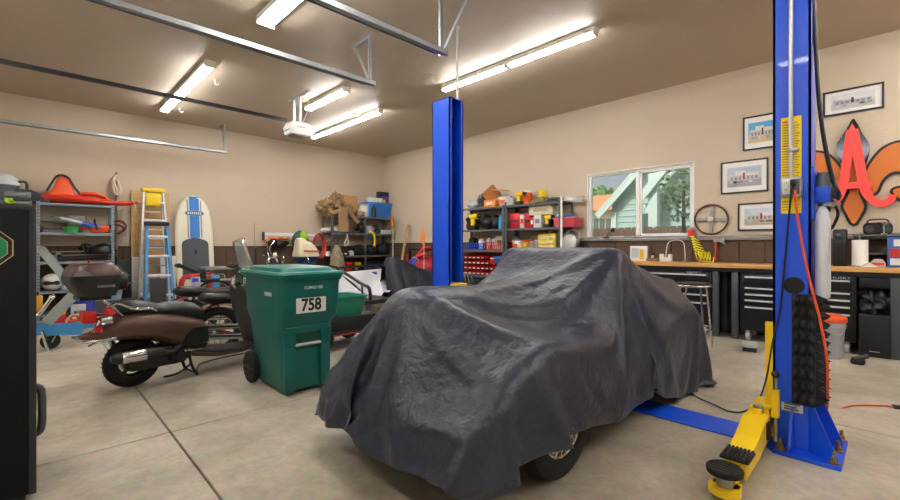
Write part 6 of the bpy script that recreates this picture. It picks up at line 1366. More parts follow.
put(k_bottle, 'bottle', 'small grey bottle right of white tub on top shelf', 'bottle', 'R', 508, 512, Z4, LGREY, DGREY, py=196)
put(k_drill, 'power_drill', 'yellow and black power drill at middle of top shelf', 'drill', 'R', 513, 524, Z4, YELLOW)
put(k_tub, 'wire_spool', 'orange and white spool on top shelf behind the drill', 'spool', 'R', 519, 528, Z4, ORANGE, WHITE, py=190.5, plane=6.82)
put(k_bottle, 'spray_can', 'white spray can left of orange spool on top shelf', 'can', 'R', 515, 520, Z4, WHITE, WHITE, py=191.5, plane=6.85)
put(k_blob, 'strap_pile', 'brownish green pile of straps on top shelf right part', 'straps', 'R', 528, 546, Z4, mt('#8a7f58', .9), 25, py=196, amp=.4)
put(k_blob, 'strap_pile', 'dark grey pile of straps at right of top shelf', 'straps', 'R', 543, 558, Z4, mt('#56585a', .9), 27, py=197, amp=.4)
put(k_tub, 'yellow_reel', 'yellow reel sticking up from straps on top shelf', 'reel', 'R', 536, 544, Z4 + .08, YELLOW, YELLOW, py=190, plane=6.8)
t = put(k_coil, 'white_hose', 'coil of white hose on right end of top shelf', 'hose', 'R', 560, 577, Z4, WHITE, 4, .013, plane=6.68)
# second board
put(k_drill, 'impact_driver', 'yellow cordless driver at left of second shelf', 'drill', 'R', 467, 479, Z3, YELLOW)
put(k_blob, 'grinder', 'black angle tool behind yellow driver on second shelf', 'power tool', 'R', 464, 473, Z3, BLACK, 31, py=216, plane=6.84)
put(k_bag, 'tool_bag', 'larger black tool bag on second shelf', 'bag', 'R', 478, 489, Z3, BLACK, 32, py=215)
put(k_bag, 'tool_bag', 'slimmer black bag beside blue bottle on second shelf', 'bag', 'R', 488, 496.5, Z3, mt('#22262b', .6), 33, py=215.5)
put(k_bottle, 'bottle', 'tall bright blue bottle on second shelf', 'bottle', 'R', 497.5, 501.2, Z3, mt('#2a9ad4', .3), BLUE, py=213.5)
put(k_bottle, 'bottle', 'dark bottle beside the blue one by shelf post', 'bottle', 'R', 501, 504, Z3, DGREY, BLACK, py=210)
put(k_case, 'red_case', 'large red metal case on second shelf, first of the row', 'case', 'R', 509.5, 519.5, Z3, RED, .3, py=213.3)
put(k_box, 'paper_box', 'red and white striped narrow box between the red cases', 'box', 'R', 519.8, 524, Z3, mt('#d8c8c4', .5), RED, py=214.5)
put(k_case, 'red_case', 'smaller red case right of striped narrow box', 'case', 'R', 524.2, 530, Z3, RED, .2, py=213)
put(k_box, 'paper_box', 'low red box between small case and white box', 'box', 'R', 530.2, 533.4, Z3, RED, WHITE, py=217)
put(k_box, 'paper_box', 'white upright box printed grey under the cream carton', 'box', 'R', 533.6, 541, Z3, mt('#d9d6d6', .5), GREY, py=215)
put(k_box, 'cream_carton', 'wide cream carton lying across the boxes on second shelf', 'box', 'R', 528.8, 552, EYE + (246 - 214.4) * .01812, CREAM, mt('#b3a98c', .7), py=205)
put(k_drill, 'circular_saw', 'yellow and black saw beside pink tote on second shelf', 'saw', 'R', 541.5, 552, Z3, YELLOW)
put(k_bag, 'pouch', 'black nylon pouch leaning on yellow saw, second shelf', 'pouch', 'R', 543, 551, Z3, BLACK, 36, .15, py=211, plane=6.8)
put(k_tote, 'pink_tote', 'coral pink tote at right end of second shelf', 'tote', 'R', 552, 575, Z3, mt('#d9505a', .5), mt('#e0767c', .5), .3, py=217)
put(k_box, 'blue_pack', 'blue and white pack lying on the pink tote', 'box', 'R', 555, 566, EYE + (246 - 217) * .0176 + .01, mt('#5478b4', .5), WHITE, py=213.4)
# third board
t = put(k_basket, 'plastic_basket', 'blue slotted plastic basket on third shelf', 'basket', 'R', 465, 485, Z2, mt('#1c50c0', .4), py=243.2)
t = put(k_basket, 'plastic_basket', 'red slotted plastic basket on third shelf', 'basket', 'R', 484.5, 504, Z2, RED, py=241.8)
put(k_blob, 'black_gear', 'black gear heaped in the blue basket', 'gear', 'R', 466, 476, Z2 + .02, BLACK, 41, .2, py=237, plane=6.78)
put(k_bottle, 'spray_can', 'white can with red cap standing in blue basket', 'can', 'R', 477, 482, Z2 + .02, WHITE, RED, py=237, plane=6.78)
put(k_bottle, 'spray_can', 'tall white can standing at left of red basket', 'can', 'R', 486, 489, Z2 + .02, WHITE, BLACK, py=236, plane=6.78)
put(k_bottle, 'spray_can', 'grey white bottle leaning in middle of red basket', 'bottle', 'R', 490, 496, Z2 + .02, mt('#c8cac6', .4), DGREY, py=237, plane=6.8)
put(k_box, 'green_wire_box', 'green-edged pale box behind the red basket', 'box', 'R', 495, 503, Z2, mt('#c7d2bc', .6), GREEN, .15, py=236, plane=6.85)
put(k_tub, 'plastic_tub', 'white tub with orange spot on third shelf', 'tub', 'R', 509.5, 520, Z2, WHITE, WHITE, ORANGE, py=240.5)
put(k_blob, 'clear_bag', 'clear bag of fittings standing behind white tub', 'bag', 'R', 511, 517, Z2 + .1, mt('#b8b6ae', .3), 44, .12, py=235.5, plane=6.9)
put(k_tub, 'jar', 'red lidded jar with yellow label on third shelf', 'jar', 'R', 520, 528.5, Z2, mt('#d9a23c', .4), RED, YELLOW, py=240)
for k, (a, c, top, lb) in enumerate(((528.8, 533, 241, 'left clear jar of hardware beside red lidded jar'), (533.2, 537.6, 240, 'right clear jar of hardware beside yellow organizer'))):
    put(k_tub, 'jar', lb, 'jar', 'R', a, c, Z2, mt('#a9aaa2', .25), LGREY, py=top, group='clear jars on the third shelf')
def k_organizer(t, w, h, m):
    d = .17
    B().bx(-w / 2, w / 2, .01, d, 0, h, .004).build('body', m, t)
    for r_ in range(3):
        for c_ in range(5):
            x0 = -w / 2 + .015 + c_ * (w - .03) / 5; z0 = .015 + r_ * (h - .03) / 3
            f = B().bx(x0 + .004, x0 + (w - .03) / 5 - .004, 0, .02, z0 + .006, z0 + (h - .03) / 3 - .022, .003).build('drawer', mt('#d4cba0', .3), t)
            B().bx(x0 + .018, x0 + (w - .03) / 5 - .018, -.008, 0, z0 + .012, z0 + .02).build('pull', m, f, smooth=False)
put(k_organizer, 'parts_organizer', 'yellow small-parts drawer organizer on third shelf', 'organizer', 'R', 537.8, 555, Z2, YELLOW, py=233.8)
put(k_tub, 'jar', 'left brown jar standing on top of yellow organizer', 'jar', 'R', 541, 546, EYE + .232, mt('#a8845c', .4), BROWN, py=230.5, plane=6.78)
put(k_tub, 'jar', 'right brown jar standing on top of yellow organizer', 'jar', 'R', 546.3, 551, EYE + .232, mt('#b08f68', .4), BROWN, py=230.5, plane=6.78)
put(k_box, 'box', 'small tan box beside organizer at back of third shelf', 'box', 'R', 532, 538, Z2 + .0, TAN, None, .1, py=234.5, plane=6.9)
put(k_bag, 'umbrella_bag', 'tall navy folded bag leaning by right shelf post', 'bag', 'R', 555.5, 561, Z2, mt('#26364e', .7), 47, .15, py=231)
def k_worklight(t, w, h):
    r = w / 2
    B().lathe([(r * .35, .2), (r * .8, .16), (r, .04), (r * 1.04, .0), (r * .94, -.01), (r * .9, .03)], (0, .05, r), 'Y', 34, cap=False).build('reflector', mt('#c9ccca', .3, .5), t)
    B().lathe([(r * .92, .0), (r * .6, -.02), (.001, -.03)], (0, .05, r), 'Y', 34, cap=False).build('lens', mt('#d2d4d0', .15), t)
    B().cyl((0, .25, r), (0, .32, r), r * .3).tube([(-r, .1, r), (-r, .15, r * 2), (0, .16, r * 2.5), (r, .15, r * 2), (r, .1, r)], .01, smooth=4).build('handle', LGREY, t)
put(k_worklight, 'work_light', 'big pale round work light on right end of third shelf', 'lamp', 'R', 560, 575, Z2)
tag(B().cyl((0, 0, 0), (0, 0, 2.06), .018, n=12).build('white_tube', WHITE, loc=(6.58, yX(561.5, 6.58), 0)), 'white plastic tube tied upright at right end of shelving', 'pipe')
# fourth board: red hanging parts bins
def parts_bin():
    t = thing('parts_bin', 'red', 'bin')
    w, d, h = .105, .14, .075
    B().prism([(0, 0), (d, 0), (d, h), (d * .35, h), (0, h * .55)], -w / 2, -w / 2 + .004, 'YZ').prism([(0, 0), (d, 0), (d, h), (d * .35, h), (0, h * .55)], w / 2 - .004, w / 2, 'YZ').bx(-w / 2, w / 2, 0, d, 0, .004).bx(-w / 2, w / 2, d - .004, d, 0, h).bx(-w / 2, w / 2, 0, .005, 0, h * .55).bx(-w / 2, w / 2, -.006, .003, h * .5, h * .6).build('bin', RED, t, smooth=False)
    B().bx(-w * .3, w * .3, -.008, -.0061, h * .08, h * .36).build('label_card', WHITE, t, smooth=False)
    return t
pb = parts_bin(); first = True
zr = (.61, .72, .83, .94)
rack = tag(B().bx(6.875, 6.885, 5.36, 6.5, .605, 1.07).build('bin_panel', mt('#8c1c1a', .5)), 'red louvred panel that holds the parts bins', 'bin rack')
cn = 0
for r_, z in enumerate(zr):
    for c_ in range(9):
        y = 6.43 - c_ * .12
        if r_ == 3 and c_ > 4: continue
        if r_ == 2 and c_ in (6, 7): continue
        lb = 'small red open-front parts bin hung on the panel under the baskets'
        loc = (6.73 , y, z)
        if first: pb.location = loc; pb.rotation_euler = (0, 0, -PI / 2); pb['label'] = lb; pb['group'] = 'red parts bins'; first = False
        else: dup(pb, loc, -PI / 2, lb, 'red parts bins')
put(k_tub, 'tape_roll', 'round red and white roll lying among the parts bins', 'tape', 'R', 489, 494, .83 + .0, RED, WHITE, py=258, plane=6.62)
put(k_case, 'blue_case', 'small blue case at right of the parts bins', 'case', 'R', 494, 502, .86, BLUE, .12, py=256.5, plane=6.64)
# lower machine, hoses
t = thing('engine_part', 'black and chrome engine part on the floor below red parts bins', 'machine', (6.3, 5.95, 0))
lumpy(B(), (0, 0, .45), (.2, .35, .14), 51, .3, 30, 6).build('engine_block', BLACK, t)
for k in range(7): B().cyl((-.18, -.3 + k * .1, .5), (-.26, -.32 + k * .1, .62 + .03 * (k % 3)), .016, n=10).build('chrome_pipe', CHROME, t)
B().bx(-.2, .2, -.3, .3, 0, .34, .02).build('stand', DGREY, t)
for y, m, cm, h, lb in ((5.49, YELLOW, YELLOW, .3, 'yellow fluid jug on floor by the far blue post'), (5.66, mt('#a9c2d4', .5), WHITE, .34, 'pale blue fluid jug on floor beside the yellow jug')):
    t = thing('fluid_jug', lb, 'jug', (5.9, y, 0))
    B().bx(-.1, .1, -.065, .065, 0, h, .03).build('jug', m, t)
    B().cyl((0, 0, h), (0, 0, h + .05), .03).build('cap', cm, t)

# ---- corner unit on the back wall
shelving('grey steel shelving unit standing in the far corner', (5.2, 9.42, 0), 0, 1.84, .46, 1.96, (.12, .52, .96, 1.52, 1.945))
B().bx(5.2 + .93, 5.2 + .975, 9.418, 9.424, 0, 1.945).build('post', POSTM, [o for o in bpy.data.objects if o.get('label', '').startswith('grey steel shelving unit standing in the far')][0], smooth=False).location = (-5.2, -9.42, 0)
K4, K3, K2, K1 = 1.945, 1.52, .96, .52
t = thing('work_coveralls', 'heap of tan canvas coveralls on top of corner shelving', 'clothes', (xY(338, 9.6), 9.6, K4))
for q, (x, z, rx, rz_) in enumerate(((-.32, .16, .2, .17), (-.02, .24, .22, .2), (.16, .16, .2, .14), (-.05, .42, .14, .12), (.3, .08, .16, .09))):
    lumpy(B(), (x, .0, z), (rx, .16, rz_), 60 + q, .5, 44, 9).build('fabric_fold', TAN, t)
for pts in ([(-.35, -.14, .2), (-.3, -.2, .05), (-.12, -.22, .1), (0, -.2, .02)], [(.1, -.16, .2), (.24, -.22, .12), (.36, -.22, -.05), (.5, -.22, -.16)], [(-.45, -.1, .1), (-.42, -.15, .3), (-.25, -.15, .36)]):
    B().tube([Vector(p) * .9 for p in pts], .055, n=12, smooth=5).build('sleeve', TAN, t)
B().loft([[(x, -.235, z), (x, -.225, z), (x + .26, -.225, z), (x + .26, -.235, z)] for x, z in ((-.12, .2), (-.13, 0), (-.11, -.2), (-.1, -.4))]).build('trouser_leg', TAN, t)
put(k_box, 'cardboard_box', 'upright brown cardboard box on top of corner shelving', 'box', 'L', 343.5, 357.5, K4, CARD, None, .25, py=195.5)
put(k_tub, 'round_canister', 'white round canister on top of corner shelving', 'canister', 'L', 359.5, 373, K4, WHITE, LGREY, py=204)
put(k_bottle, 'flashlight', 'black cylinder between white canister and blue tote', 'flashlight', 'L', 373, 377, K4, BLACK, BLACK, py=204.5, plane=9.5)
put(k_blob, 'canvas_roll', 'small tan canvas roll in front of white canister', 'roll', 'L', 358, 366, K4, TAN, 71, .12, py=210, plane=9.42)
put(k_tote, 'storage_tote', 'big blue lidded storage tote on top of corner shelving', 'tote', 'L', 368, 392.5, K4, mt('#2a72c0', .45), mt('#2f80d0', .45), .36, py=202.5)
ZT = EYE + (246 - 202.3) * .0241
put(k_tote, 'white_container', 'white lidded food container standing on top of blue tote', 'container', 'L', 370, 383, ZT, WHITE, WHITE, .2, py=197.8, plane=9.6)
t = put(k_box, 'toy_box', 'dark box of purple and yellow cans on blue tote', 'box', 'L', 379.5, 390, ZT, mt('#2b2c38', .5), mt('#5a4a9a', .5), .15, py=192, plane=9.72)
B().bx(-.08, .0, -.02, .0, .1, .2).build('picture', YELLOW, t, smooth=False); B().bx(.02, .1, -.02, .0, .02, .17).build('picture', mt('#5a50a8', .5), t, smooth=False)
put(k_blob, 'white_bag', 'white rolled bag at left of corner second shelf', 'bag', 'L', 324, 336, K3, WHITE, 72, .3, amp=.12, py=227)
put(k_blob, 'cream_bag', 'cream crumpled bag in middle of corner second shelf', 'bag', 'L', 337, 350, K3, CREAM, 73, .3, amp=.25, py=224)
put(k_box, 'blue_box', 'flat blue box under cream bag, corner second shelf', 'box', 'L', 338, 347, K3, mt('#3a7cc4', .5), None, .2, py=231.3, plane=9.46)
put(k_box, 'flat_box', 'flat dark box on corner second shelf, middle', 'box', 'L', 348, 359, K3, DGREY, None, .25, py=231)
put(k_blob, 'strap_bundle', 'black strap bundle beside mid post, corner second shelf', 'bundle', 'L', 360, 367, K3, BLACK, 74, py=223)
put(k_blob, 'shoe_bundle', 'white and grey shoe bundle, corner second shelf', 'bundle', 'L', 367, 375, K3, LGREY, 75, py=225, amp=.4)
put(k_blob, 'black_bag', 'black bag right of shoe bundle, corner second shelf', 'bag', 'L', 375, 382, K3, BLACK, 76, py=225)
put(k_box, 'flat_box', 'flat white case at right of corner second shelf', 'box', 'L', 381, 391, K3, LGREY, None, .25, py=230)
t = thing('lime_bottle', 'lime green pouch at right end of corner second shelf', 'pouch', (xY(393.5, 9.45), 9.44, K3))
lumpy(B(), (0, 0, .07), (.06, .05, .08), 77, .15, 20).build('pouch', LIME, t)
t = thing('yellow_strap', 'yellow strap hanging over corner second shelf edge', 'strap', (xY(374, 9.4), 9.4, K3))
B().tube([(-.1, .08, .02), (-.06, -.0, .03), (0, -.02, -.05), (.01, -.02, -.25), (-.02, -.02, -.33)], .03, n=8, smooth=5).build('strap', YELLOW, t)
put(k_blob, 'blue_bag', 'navy blue bag behind yellow strap on corner shelf', 'bag', 'L', 368, 380, K3 - .16, mt('#24406e', .7), 79, .1, py=231.5, plane=9.43)
for q, (a, c, top, lb, m) in enumerate(((356, 367, 245, 'dark backpack by mid post on corner third shelf', '#1b1d22'), (368, 379, 244, 'black backpack in middle of corner third shelf', '#14171b'), (380, 392, 242, 'dark green duffel at right of corner third shelf', '#16242a'))):
    put(k_bag, 'backpack', lb, 'backpack', 'L', a, c, K2, mt(m, .7), 80 + q, py=top)
for q, (a, c, top, lb, m) in enumerate(((327, 332, 250.5, 'white bottle at left of corner third shelf', WHITE), (333, 338, 251, 'grey bottle second on corner third shelf', GREY), (339, 349, 252, 'low black box on corner third shelf', BLACK), (350, 355, 250, 'pale bottle beside black box on corner third shelf', LGREY))):
    if m is BLACK: put(k_box, 'box', lb, 'box', 'L', a, c, K2, m, WHITE, .2, py=top)
    else: put(k_bottle, 'bottle', lb, 'bottle', 'L', a, c, K2, m, DGREY, py=top)
put(k_tote, 'gas_can', 'small red gas can on corner fourth shelf', 'gas can', 'L', 344, 353, K1, RED, RED, .2, py=262)
put(k_drill, 'hand_saw', 'yellow power saw beside red can on corner fourth shelf', 'saw', 'L', 354, 363, K1, YELLOW)
put(k_tote, 'storage_tote', 'dark blue tote on corner fourth shelf right part', 'tote', 'L', 366, 392, K1, mt('#1f3350', .5), BLACK, .36, py=262)
q = xY(347, 9.38)
t = thing('hanging_cord', 'white cord bundle hanging from corner shelf front edge', 'cord', (q, 9.39, 1.5))
B().tube([(0, 0, 0), (.02, 0, -.1), (-.05, 0, -.22), (-.03, 0, -.3), (.05, 0, -.2), (.0, 0, -.08)], .012, smooth=5).build('cord', WHITE, t)
# poles and flags near the corner
def flagpole(px, py0, X, label, h):
    p = onX(px, py0, X); t = thing('safety_flag', label, 'flag', (X, p.y, 0)); top = p.z
    B().cyl((0, 0, 0), (0, 0, top), .008, n=8).build('pole', WHITE, t)
    o = B().prism([(0, top), (.03, top - .02), (.1, top - h), (.03, top - h - .04), (-.05, top - h * .9), (-.01, top - .1)], -.012, -.008, 'YZ').build('flag', mt('#f0881c', .6), t, smooth=False)
flagpole(424, 226, 5.9, 'orange safety flag on white whip pole near blue post', .34)
flagpole(393, 213, 6.9, 'orange safety flag standing against the corner shelving', .34)
a = onX(407, 225, 6.95); t = thing('wooden_pole', 'long bare wooden pole leaning in the corner', 'pole', (0, 0, 0))
B().tube([(6.5, onX(396, 262, 6.5).y, .0), (6.98, a.y, a.z)], .032, n=12).build('pole', wood('#a88254', '#c8a172', (4, 4, 30)), t)

# ================================================================ LEFT HALF OF THE GARAGE
# --- black tool chest cut by the left edge
t = thing('tool_chest', 'tall black tool chest at left edge with green octagon badge', 'tool chest', (0.02, 2.84, 0))
BL = mt('#08090a', .6, 0, .5, 160, .06, 300, 0., .25)
B().bx(-.95, 0, 0, .55, .03, 1.385, .006).build('body', BL, t)
B().bx(-.95, .004, -.004, .555, 1.365, 1.392, .004).build('top_trim', BLACK, t)
B().bx(-.02, .006, -.004, .02, .03, 1.37, .003).build('corner_trim', mt('#22252b', .35), t)
b = B()
for x in (-.9, -.06):
    for y in (.06, .5): b.bx(x - .03, x + .03, y - .03, y + .03, 0, .03)
b.build('base', BLACK, t, smooth=False)
b = B().tube([(0, .06, .29), (.022, .06, .31), (.026, .06, .40), (.022, .06, .5), (0, .06, .52)], .016, n=10, smooth=4).build('handle', DGREY, t)
def octo(r): return [(r * math.cos(PI / 8 + k * PI / 4), r * math.sin(PI / 8 + k * PI / 4)) for k in range(8)]
q = onY(-20, 248, 2.835)
for nm, r_, d, m in (('badge_border', .092, .004, mt('#b8a57c', .4)), ('badge_field', .087, .0055, BLACK), ('badge_ring', .072, .007, mt('#b8a57c', .4)), ('badge', .068, .0085, mt('#0f8a5c', .4))):
    B().at((q.x, -.0, q.z)).prism(octo(r_), -d, 0, 'XZ').build(nm, m, t, smooth=False)

# --- back-left shelving and things on it
LG = mt('#8f9aa2', .45, .4, .1)
Y0 = 9.48
shelving('galvanised shelving unit on back wall under the orange kayak', (.08, Y0, 0), 0, .99, .46, 1.91, (.1, .47, .945, 1.42, 1.9), LG, LG, True)
shelving('galvanised shelving unit mostly hidden behind black tool chest', (-1.0, Y0, 0), 0, 1.04, .46, 1.91, (.1, .55, 1.05, 1.5, 1.9), LG, LG, True)
t = thing('kayak', 'orange-red sit-on kayak lying across the galvanised shelving top', 'kayak', (.56, 9.62, 1.9))
t.scale = (.85, 1, 1.2)
R2 = mt('#e03a22', .35, var=.05)
rings = []
for x, w, z0, z1 in ((-.6, .03, .06, .1), (-.5, .13, .01, .13), (-.2, .2, 0, .15), (.2, .2, 0, .12), (.6, .15, .0, .08), (.85, .1, .02, .09), (1.02, .02, .06, .1)):
    rings.append([(x, w * math.cos(2 * PI * k / 16), (z0 + z1) / 2 + (z1 - z0) / 2 * math.sin(2 * PI * k / 16)) for k in range(16)])
B().loft(rings).build('hull', R2, t)
RO = mt('#f05a2a', .4)
rings = []
for z, x0, x1, w in ((.1, -.42, .0, .16), (.2, -.33, -.03, .14), (.3, -.29, -.08, .12), (.36, -.27, -.13, .1), (.365, -.25, -.15, .08)):
    rings.append([((x0 + x1) / 2 + u, v, z) for u, v in rrect(x1 - x0, 2 * w, .04)])
B().loft(rings).build('seat_back', RO, t)
rings = []
for x, w, z in ((.0, .02, .14), (.1, .12, .19), (.3, .14, .2), (.45, .1, .16), (.52, .02, .12)):
    rings.append([(x, w * math.cos(2 * PI * k / 12), z - .04 + .03 * math.sin(2 * PI * k / 12)) for k in range(12)])
B().loft(rings).build('seat_pad', RO, t)
B().tube([(-.42, -.17, .15), (-.34, -.15, .28), (-.26, -.13, .37), (-.12, -.12, .36), (-.02, -.15, .22), (.06, -.17, .14)], .016, smooth=5).build('strap', BLACK, t)
B().tube([(.9, -.05, .1), (.95, -.08, .05), (.97, -.08, -.06), (.99, -.07, -.1)], .006, smooth=5).build('cord', WHITE, t)
# case, vacuum and lime bag on the hidden unit
t = thing('guitar_case', 'long black moulded case on shelf top left of kayak', 'case', (xY(24, 9.65), 9.62, 1.9))
t.scale = (.66, .9, .72)
B().prism([(-.46, 0), (.44, 0), (.46, .05), (.42, .13), (.12, .26), (-.3, .27), (-.44, .2), (-.48, .08)], -.14, .14, 'XZ').build('shell', mt('#3d4146', .55), t, ang=20)
B().prism([(-.38, .04), (.34, .04), (.36, .1), (.1, .2), (-.28, .21), (-.37, .15)], -.15, -.13, 'XZ').build('raised_panel', mt('#34383c', .55), t, smooth=False)
B().tube([(-.3, -.1, .25), (-.26, -.12, .34), (-.2, -.12, .38)], .012, smooth=4).build('antenna_strap', BLACK, t)
t = thing('shop_vacuum', 'grey shop vacuum standing on shelf at left edge', 'vacuum', (xY(2, 9.55), 9.62, 1.9))
B().lathe([(.16, 0), (.18, .05), (.19, .22), (.2, .24)], n=28).build('drum', mt('#5a6068', .5), t)
B().lathe([(.2, .24), (.2, .28), (.16, .36), (.1, .41), (.02, .43)], n=28).build('lid', mt('#c4c8cb', .4), t)
B().tube([(.17, -.05, .3), (.26, -.08, .3), (.27, -.08, .18), (.2, -.06, .12)], .02, smooth=4).build('hose', DGREY, t)
t = thing('grey_toolbox', 'flat grey plastic box in front of lime bag on shelf', 'box', (xY(13, 9.46), 9.5, 1.9))
B().bx(-.12, .2, -.06, .06, .06, .14, .012).build('lid', GREY, t); B().bx(-.11, .19, -.055, .055, .0, .06, .008).build('base', DGREY, t)
put(k_blob, 'lime_bag', 'lime green pouch below grey box at left edge', 'bag', 'L', 3, 14, 1.9 - .05, LIME, 95, .1, plane=9.42, py=197)
# second board
Zs = 1.42
t = thing('hedge_trimmer', 'black-bladed hedge trimmer lying on second board', 'hedge trimmer', (xY(60, 9.6), 9.6, Zs))
B().bx(-.2, .3, -.02, .02, .05, .08).build('blade', BLACK, t)
b = B()
for k in range(14): b.bx(-.19 + k * .034, -.178 + k * .034, -.045, .045, .058, .07)
b.build('teeth', DGREY, t, smooth=False)
B().bx(-.36, -.2, -.06, .06, .0, .12, .03).build('motor_body', BLACK, t)
t = thing('plastic_tub', 'green plastic tub on second board under hedge trimmer', 'tub', (xY(71, 9.52), 9.53, Zs))
B().lathe([(.085, 0), (.095, .05), (.1, .075), (.09, .085)], n=24).build('tub', mt('#2fb45a', .45), t); B().lathe([(.1, .06), (.104, .07), (.1, .08)], n=24, cap=False).build('rim', mt('#27a04e', .45), t)
t = thing('caulk_gun', 'blue and silver pump tool resting on the second board', 'tool', (xY(82, 9.55), 9.55, Zs + .1))
B().at((0, 0, .06), (0, .27, 0)).cyl((-.28, 0, 0), (0, 0, 0), .035).build('silver_barrel', mt('#b8c0c4', .35, .4), t)
B().at((0, 0, .06), (0, .27, 0)).cyl((0, 0, 0), (.26, 0, 0), .042).cyl((.26, 0, 0), (.3, 0, 0), .03).build('blue_barrel', mt('#2a62c8', .35), t)
B().at((0, 0, .06), (0, .27, 0)).cyl((-.42, 0, 0), (-.28, 0, 0), .012).build('rod', STEEL, t)
t = thing('leaf_blower', 'grey nozzle tool with white stripe behind pump tool', 'tool', (xY(68, 9.75), 9.78, Zs))
B().cyl((-.38, 0, .22), (.0, 0, .2), .03, .045).build('nozzle', mt('#8a8c86', .5), t); B().bx(.0, .22, -.06, .06, .14, .3, .03).build('body', mt('#b8bcb4', .5), t); B().bx(-.02, .2, -.05, .05, .0, .14, .02).build('base', mt('#3a8a5a', .5), t)
t = thing('chainsaw', 'orange and red chainsaw at right end of second board', 'chainsaw', (xY(102, 9.6), 9.58, Zs))
B().bx(-.16, .1, -.07, .07, .01, .14, .03).build('body', mt('#e0481c', .45), t)
B().bx(-.42, -.16, -.008, .008, .05, .1, .004).build('guide_bar', RED, t)
B().tube([(.08, 0, .12), (.2, 0, .16), (.3, 0, .1), (.26, 0, .02), (.12, 0, .02)], .016, smooth=5).build('rear_handle', BLACK, t)
B().tube([(-.08, -.08, .05), (-.1, -.09, .2), (-.1, .0, .24), (-.1, .08, .18)], .012, smooth=5).build('front_handle', BLACK, t)
t = thing('loop_tool', 'orange-rimmed black loop tool hanging beyond the shelf end', 'tool', (xY(119, 9.7), 9.72, Zs + .06))
B().torus((0, 0, .07), .1, .018, 'Y', 26).build('loop', mt('#3c3330', .5), t); B().torus((0, -.01, .07), .075, .01, 'Y', 26).build('orange_rim', mt('#d8642c', .5), t)
B().tube([(-.1, 0, .05), (-.2, 0, .06), (-.32, 0, .0)], .012).build('shaft', BLACK, t)
# third board
Zs = .945
t = thing('bike_helmet', 'black bicycle helmet resting on the third board', 'helmet', (xY(103, 9.6), 9.62, Zs + .14))
B().grid(lambda u, v: (.2 * math.cos(2 * PI * u) * math.cos(v * PI / 2) ** .7, .13 * math.sin(2 * PI * u) * math.cos(v * PI / 2) ** .7, .15 * math.sin(v * PI / 2)), 30, 10).build('shell', SATIN, t)
for k in range(3): B().tube([(-.16 + .02 * k, -.05 + .05 * k, .09), (0, -.06 + .06 * k, .155), (.16, -.05 + .05 * k, .09)], .012, smooth=4).build('vent_rib', DGREY, t)
B().torus((0, 0, .01), .17, .012, n=30).build('rim', BLACK, t)
for k in range(9):
    rnd = random.Random(k)
    z = Zs + .02 + .03 * (k % 5) + .004 * k
    m = (BLACK, DGREY, GREY, BLACK, mt('#a98a4a', .5), DGREY, BLACK, GREY, mt('#5a2a24', .5))[k]
    tt = thing('fishing_rod', ('bundled fishing rod lying with others on the third board'), 'fishing rod', (.12 + .03 * (k % 3), 9.54 + .035 * k, z), 0, 'fishing rods on the third board')
    B().cyl((0, 0, 0), (.9 + .02 * (k % 4), 0, .015 * (k % 3)), .011, .006, n=8).build('rod', m, tt)
    B().cyl((.08 + .05 * (k % 4), -.03, .0), (.08 + .05 * (k % 4), .03, .0), .032, n=14).build('reel', STEEL if k % 2 else BLACK, tt)
put(k_blob, 'camera_bag', 'black knobbly bag left of the bicycle helmet', 'bag', 'L', 80, 93, Zs + .1, BLACK, 97, .2, py=242, plane=9.65)
t = thing('red_clamp', 'red spring clamp lying at front of third board', 'clamp', (xY(93, 9.47), 9.49, Zs - .06))
B().tube([(-.06, -.01, .08), (-.03, -.02, .02), (.06, -.02, .01), (.2, -.02, .035)], .016, smooth=4).build('jaw', RED, t)
# lower boards
Zs = .47
t = thing('motorcycle_helmet', 'white motorcycle helmet on the fourth board behind grey arm', 'helmet', (xY(52, 9.6), 9.62, Zs))
B().sph((0, 0, .14), (.14, .17, .14), 26).build('shell', mt('#d8d6d0', .3), t)
B().bx(-.11, .09, -.172, -.12, .1, .17, .03).build('visor', BLACK, t)
put(k_tub, 'paint_can', 'white paint can beside the white helmet', 'can', 'L', 60, 70, Zs, LGREY, WHITE, py=275)
put(k_tote, 'storage_bin', 'blue lidded bin under third board behind top case', 'tote', 'L', 68, 96, 0, mt('#2340a8', .4), mt('#3a5cc8', .4), .3, plane=8.98, py=297)
put(k_box, 'battery_box', 'white battery box in front of the blue bin', 'box', 'L', 71, 86, 0, LGREY, DGREY, .15, plane=8.75, py=305)
t = thing('propane_tank', 'squat white gas tank on floor in front of shelving', 'gas tank', (xY(80, 8.3), 8.3, 0))
t.scale = (.8, .8, .62)
B().lathe([(.12, .0), (.18, .03), (.2, .1), (.2, .24), (.16, .31), (.06, .35)], n=30).build('tank', CREAM, t); B().cyl((0, 0, .34), (0, 0, .42), .05).build('valve', STEEL, t)
put(k_tote, 'storage_bin', 'clear-sided bin with bright blue lid right of blue bin', 'tote', 'L', 90, 124, .28, mt('#8fa9c4', .4), mt('#2e62d0', .4), .4, plane=9.2, py=284)
tag(B().bx(-.5, .5, -.2, .2, 0, .27, .02).build('wooden_crate', mt('#54565a', .7), loc=(xY(108, 9.4), 9.42, 0)), 'low grey crate under the clear-sided bin on floor', 'crate')
